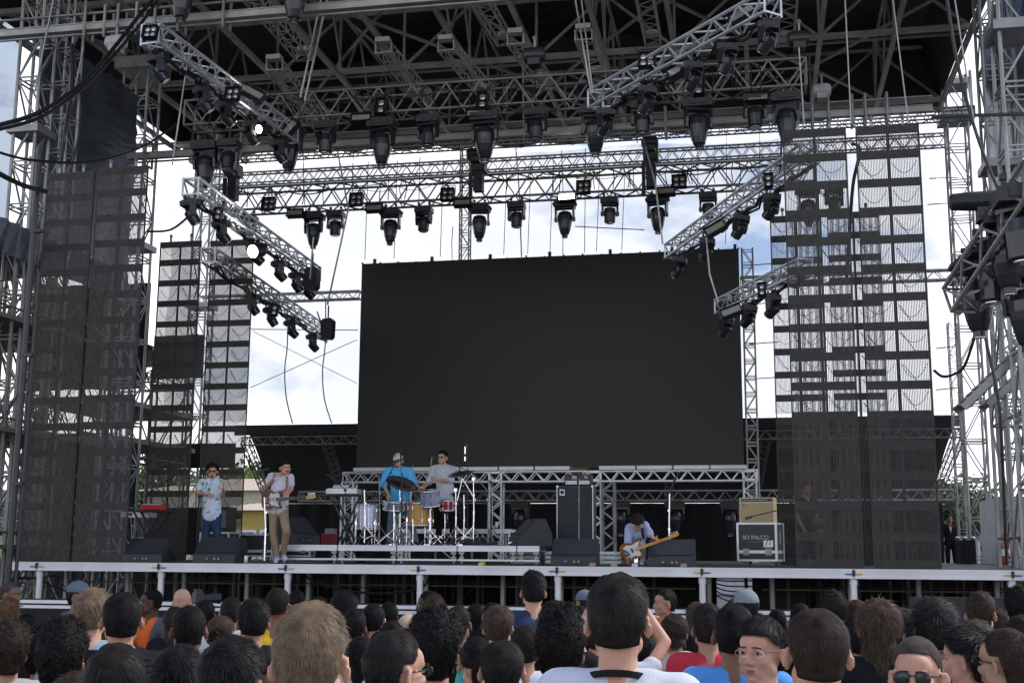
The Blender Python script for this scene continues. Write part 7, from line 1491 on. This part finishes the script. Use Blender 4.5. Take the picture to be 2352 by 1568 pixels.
# keyboards
def xstand(px, Y, top, w, label):
    p = at(px, top, Y=Y); t = thing('keyboard_stand', (p.x, Y, DZ), label, 'stand', 'keyboard stands'); h = p.z - DZ; mb = MB()
    for y in (-.14, .14): mb.bar((-.3, y, 0), (.3, y, h), .03); mb.bar((.3, y, 0), (-.3, y, h), .03)
    mb.bar((-.3, -.2, .01), (-.3, .2, .01), .03); mb.bar((.3, -.2, .01), (.3, .2, .01), .03); mb.box((0, 0, h - .01), (w, .36, .03)); lpart('frame', mb.mesh('frame', M_BLACK), t); return p, h
def keyboard(px, py, Y, W_, m, label, H_=.09):
    a = at(px, py, Y=Y); t = thing('keyboard', a, label, 'keyboard', 'keyboards'); mb = MB(); mb.box((0, 0, H_ / 2), (W_, .30, H_)); lpart('case', mb.mesh('case', m), t); mb = MB(); mb.box((0, -.09, H_ + .006), (W_ * .9, .10, .012)); kk = lpart('keys', mb.mesh('keys', M_WHITE), t); mb = MB()
    for i in range(20): mb.box((-W_ * .43 + i * W_ * .045, -.06, H_ + .016), (W_ * .016, .05, .012))
    lpart('black_keys', mb.mesh('black_keys', M_BLACK), kk); mb = MB(); mb.box((0, .07, H_ + .004), (W_ * .86, .12, .008)); lpart('panel', mb.mesh('panel', M_BLACKG), t)
p, h = xstand(348, 21.6, 1172, .75, 'black stand under the red keyboard at left'); keyboard(352, 1170, 21.55, .36, mat('bright_red_case', (.7, .03, .03), .4), 'small bright red keyboard on a black stand at left')
keyboard(318, 1188, 21.9, .6, M_ALU, 'grey keyboard below the red one')
stand(300, 1288, 1180, 21.0, 'microphone boom stand slanting up in front of the inner left curtain', r=.01, m=M_STEEL, floor=DZ, name='microphone_stand', grp='microphone stands at the stage front', boom=((300, 1162, 0), (392, 1098, -.1)), mic=((397, 1094, -.1), (.8, 0, .5)))
p, h = xstand(800, 22.8, 1136, 1.1, 'black stand of the laptop and mixer table left of the drums'); keyboard(790, 1134, 22.7, .62, M_ALU, 'silver keyboard on the table left of the drums')
p = at(778, 1124, Y=22.75); t = thing('laptop', p, 'white laptop lying on the silver keyboard left of the drums', 'laptop'); mb = MB(); mb.box((0, 0, .01), (.32, .22, .02)); lpart('base', mb.mesh('base', M_WHITE), t); mb = MB(); mb.box((0, .12, .05), (.32, .015, .10), Matrix.Rotation(-.5, 3, 'X')); lpart('lid', mb.mesh('lid', M_WHITE), t)
stand(793, 1285, 1125, 21.9, 'dark microphone stand left of the drum kit', r=.009, m=M_BLACK, floor=RZ_, name='microphone_stand', boom=((795, 1125, 0), (757, 1095, 0)), mic=((754, 1092, 0), (-.8, 0, .5)))
p = at(757, 1218, Y=23); t = thing('red_box', (p.x, 23, RZ_), 'red and grey box on the riser behind the left drums', 'box'); mb = MB(); mb.box((0, 0, .12), (.26, .2, .2)); lpart('body', mb.mesh('body', mat('dull_red', (.3, .02, .03), .6)), t); mb = MB(); mb.box((.03, -.01, .27), (.18, .19, .1)); lpart('lid', mb.mesh('lid', M_STEEL), t)
# front microphone stands
stand(607, 1289, 1138, 19.7, 'white chrome microphone stand in front of the guitarist', r=.012, floor=DZ, legs=False, name='microphone_stand', grp='microphone stands at the stage front', boom=((612, 1134, 0), (606, 1082, .1)), mic=((614, 1077, .1), (.9, 0, .2)))
stand(1538, 1290, 1130, 19.9, 'chrome microphone stand beside the bassist', r=.014, floor=DZ, legs=False, name='microphone_stand', grp='microphone stands at the stage front', boom=((1536, 1132, 0), (1554, 1096, 0)), mic=((1557, 1088, 0), (.5, 0, .9)))
stand(1330, 1290, 1100, 20.6, 'thin dark microphone stand in front of the bass cabinet', r=.008, m=M_STEEL, floor=DZ, name='microphone_stand', grp='microphone stands at the stage front', mic=((1327, 1091, 0), (0, 0, 1)))
# small things on the deck edge
for k, (px, Y, m, lb, r_) in enumerate([(565, 19.25, M_ALU, 'silver drink can at the stage edge left of the guitarist', .033), (1461, 19.15, M_CHROME, 'shiny cup on the stage floor in front of the bassist', .035), (1140, 23.2, M_ALU, 'drink can on the gantry shelf behind the drums', .03)]):
    p = at(px, 1290, Y=Y); z = DZ if k < 2 else at(1140, 1213, Y=Y).z; mb = MB(); mb.lathe([(r_ * .85, 0), (r_, .01), (r_, .11), (r_ * .8, .125)], n=16); o = mb.build('drink_can', m, smooth=True); o.location = (p.x, Y, z + .002); tag(o, lb, 'can', 'cans and cups')
for k, (px, m, lb) in enumerate([(1360, (.5, .25, .2), 'small pale pedal left of the bassist on the stage edge'), (1410, (.45, .35, .15), 'tan effect pedal before the bassist hand'), (1458, (.7, .7, .7), 'white effect pedal under the shiny cup'), (1105, (.7, .62, .05), 'yellow tape roll on the stage edge below the riser'), (1570, (.4, .3, .2), 'small brown pedal right of the bassist monitor')]):
    p = at(px, 1300, Y=19.12); mb = MB(); mb.prism([(0, 0), (.12, 0), (.12, .05), (0, .025)], .09, Matrix.Rotation(0, 4, 'Z') @ Matrix(((0, 0, 1, 0), (1, 0, 0, 0), (0, 1, 0, 0), (0, 0, 0, 1)))); mb.cyl((0, .03, .03), (0, .03, .045), .012, n=8); o = mb.build('effect_pedal', mat('pedal_paint_%d' % k, m, .4)); o.location = (p.x, 19.1, DZ + .002); tag(o, lb, 'pedal', 'pedals on the stage edge')
mb = MB()
for q in range(22):
    x = random.uniform(-9, 1.5); P = smooth_path([V((x + random.uniform(-.5, .5) * z, 19.2 + random.uniform(0, .7), DZ + .012 + random.uniform(0, .012))) for z in range(4)], 6); mb.tube(P, .007, 4)
o = mb.build('floor_cables', M_WIRE); recentre(o, (-4, 19.3, DZ)); tag(o, 'black cables lying along the front of the stage floor', 'cables', kind='stuff')
# shelf (flat truss board) behind the drums with a slanted prop
sx0 = at(910, 1220, Y=24.5).x; sx1 = at(1175, 1220, Y=24.5).x; zz = at(1040, 1219, Y=24.5).z; t = thing('low_platform', ((sx0 + sx1) / 2, 24.5, DZ), 'low aluminium platform behind the drum kit', 'platform'); mb = MB(); mb.box((0, .4, zz - DZ), (sx1 - sx0, .8, .09)); lpart('board', mb.mesh('board', M_ALU), t)
for x in (-1, -.35, .35, 1): mb = MB(); mb.cyl((x * (sx1 - sx0) * .45, .05, 0), (x * (sx1 - sx0) * .45, .05, zz - DZ - .05), .025, n=8); lpart('leg', mb.mesh('leg', M_STEEL), t)
for x in (-.25, .85): mb = MB(); mb.bar(((x - .3) * (sx1 - sx0) * .45, 0, zz - DZ - .08), ((x + .25) * (sx1 - sx0) * .45, 0, .04), .05, .02); lpart('brace', mb.mesh('brace', M_ALU), t)
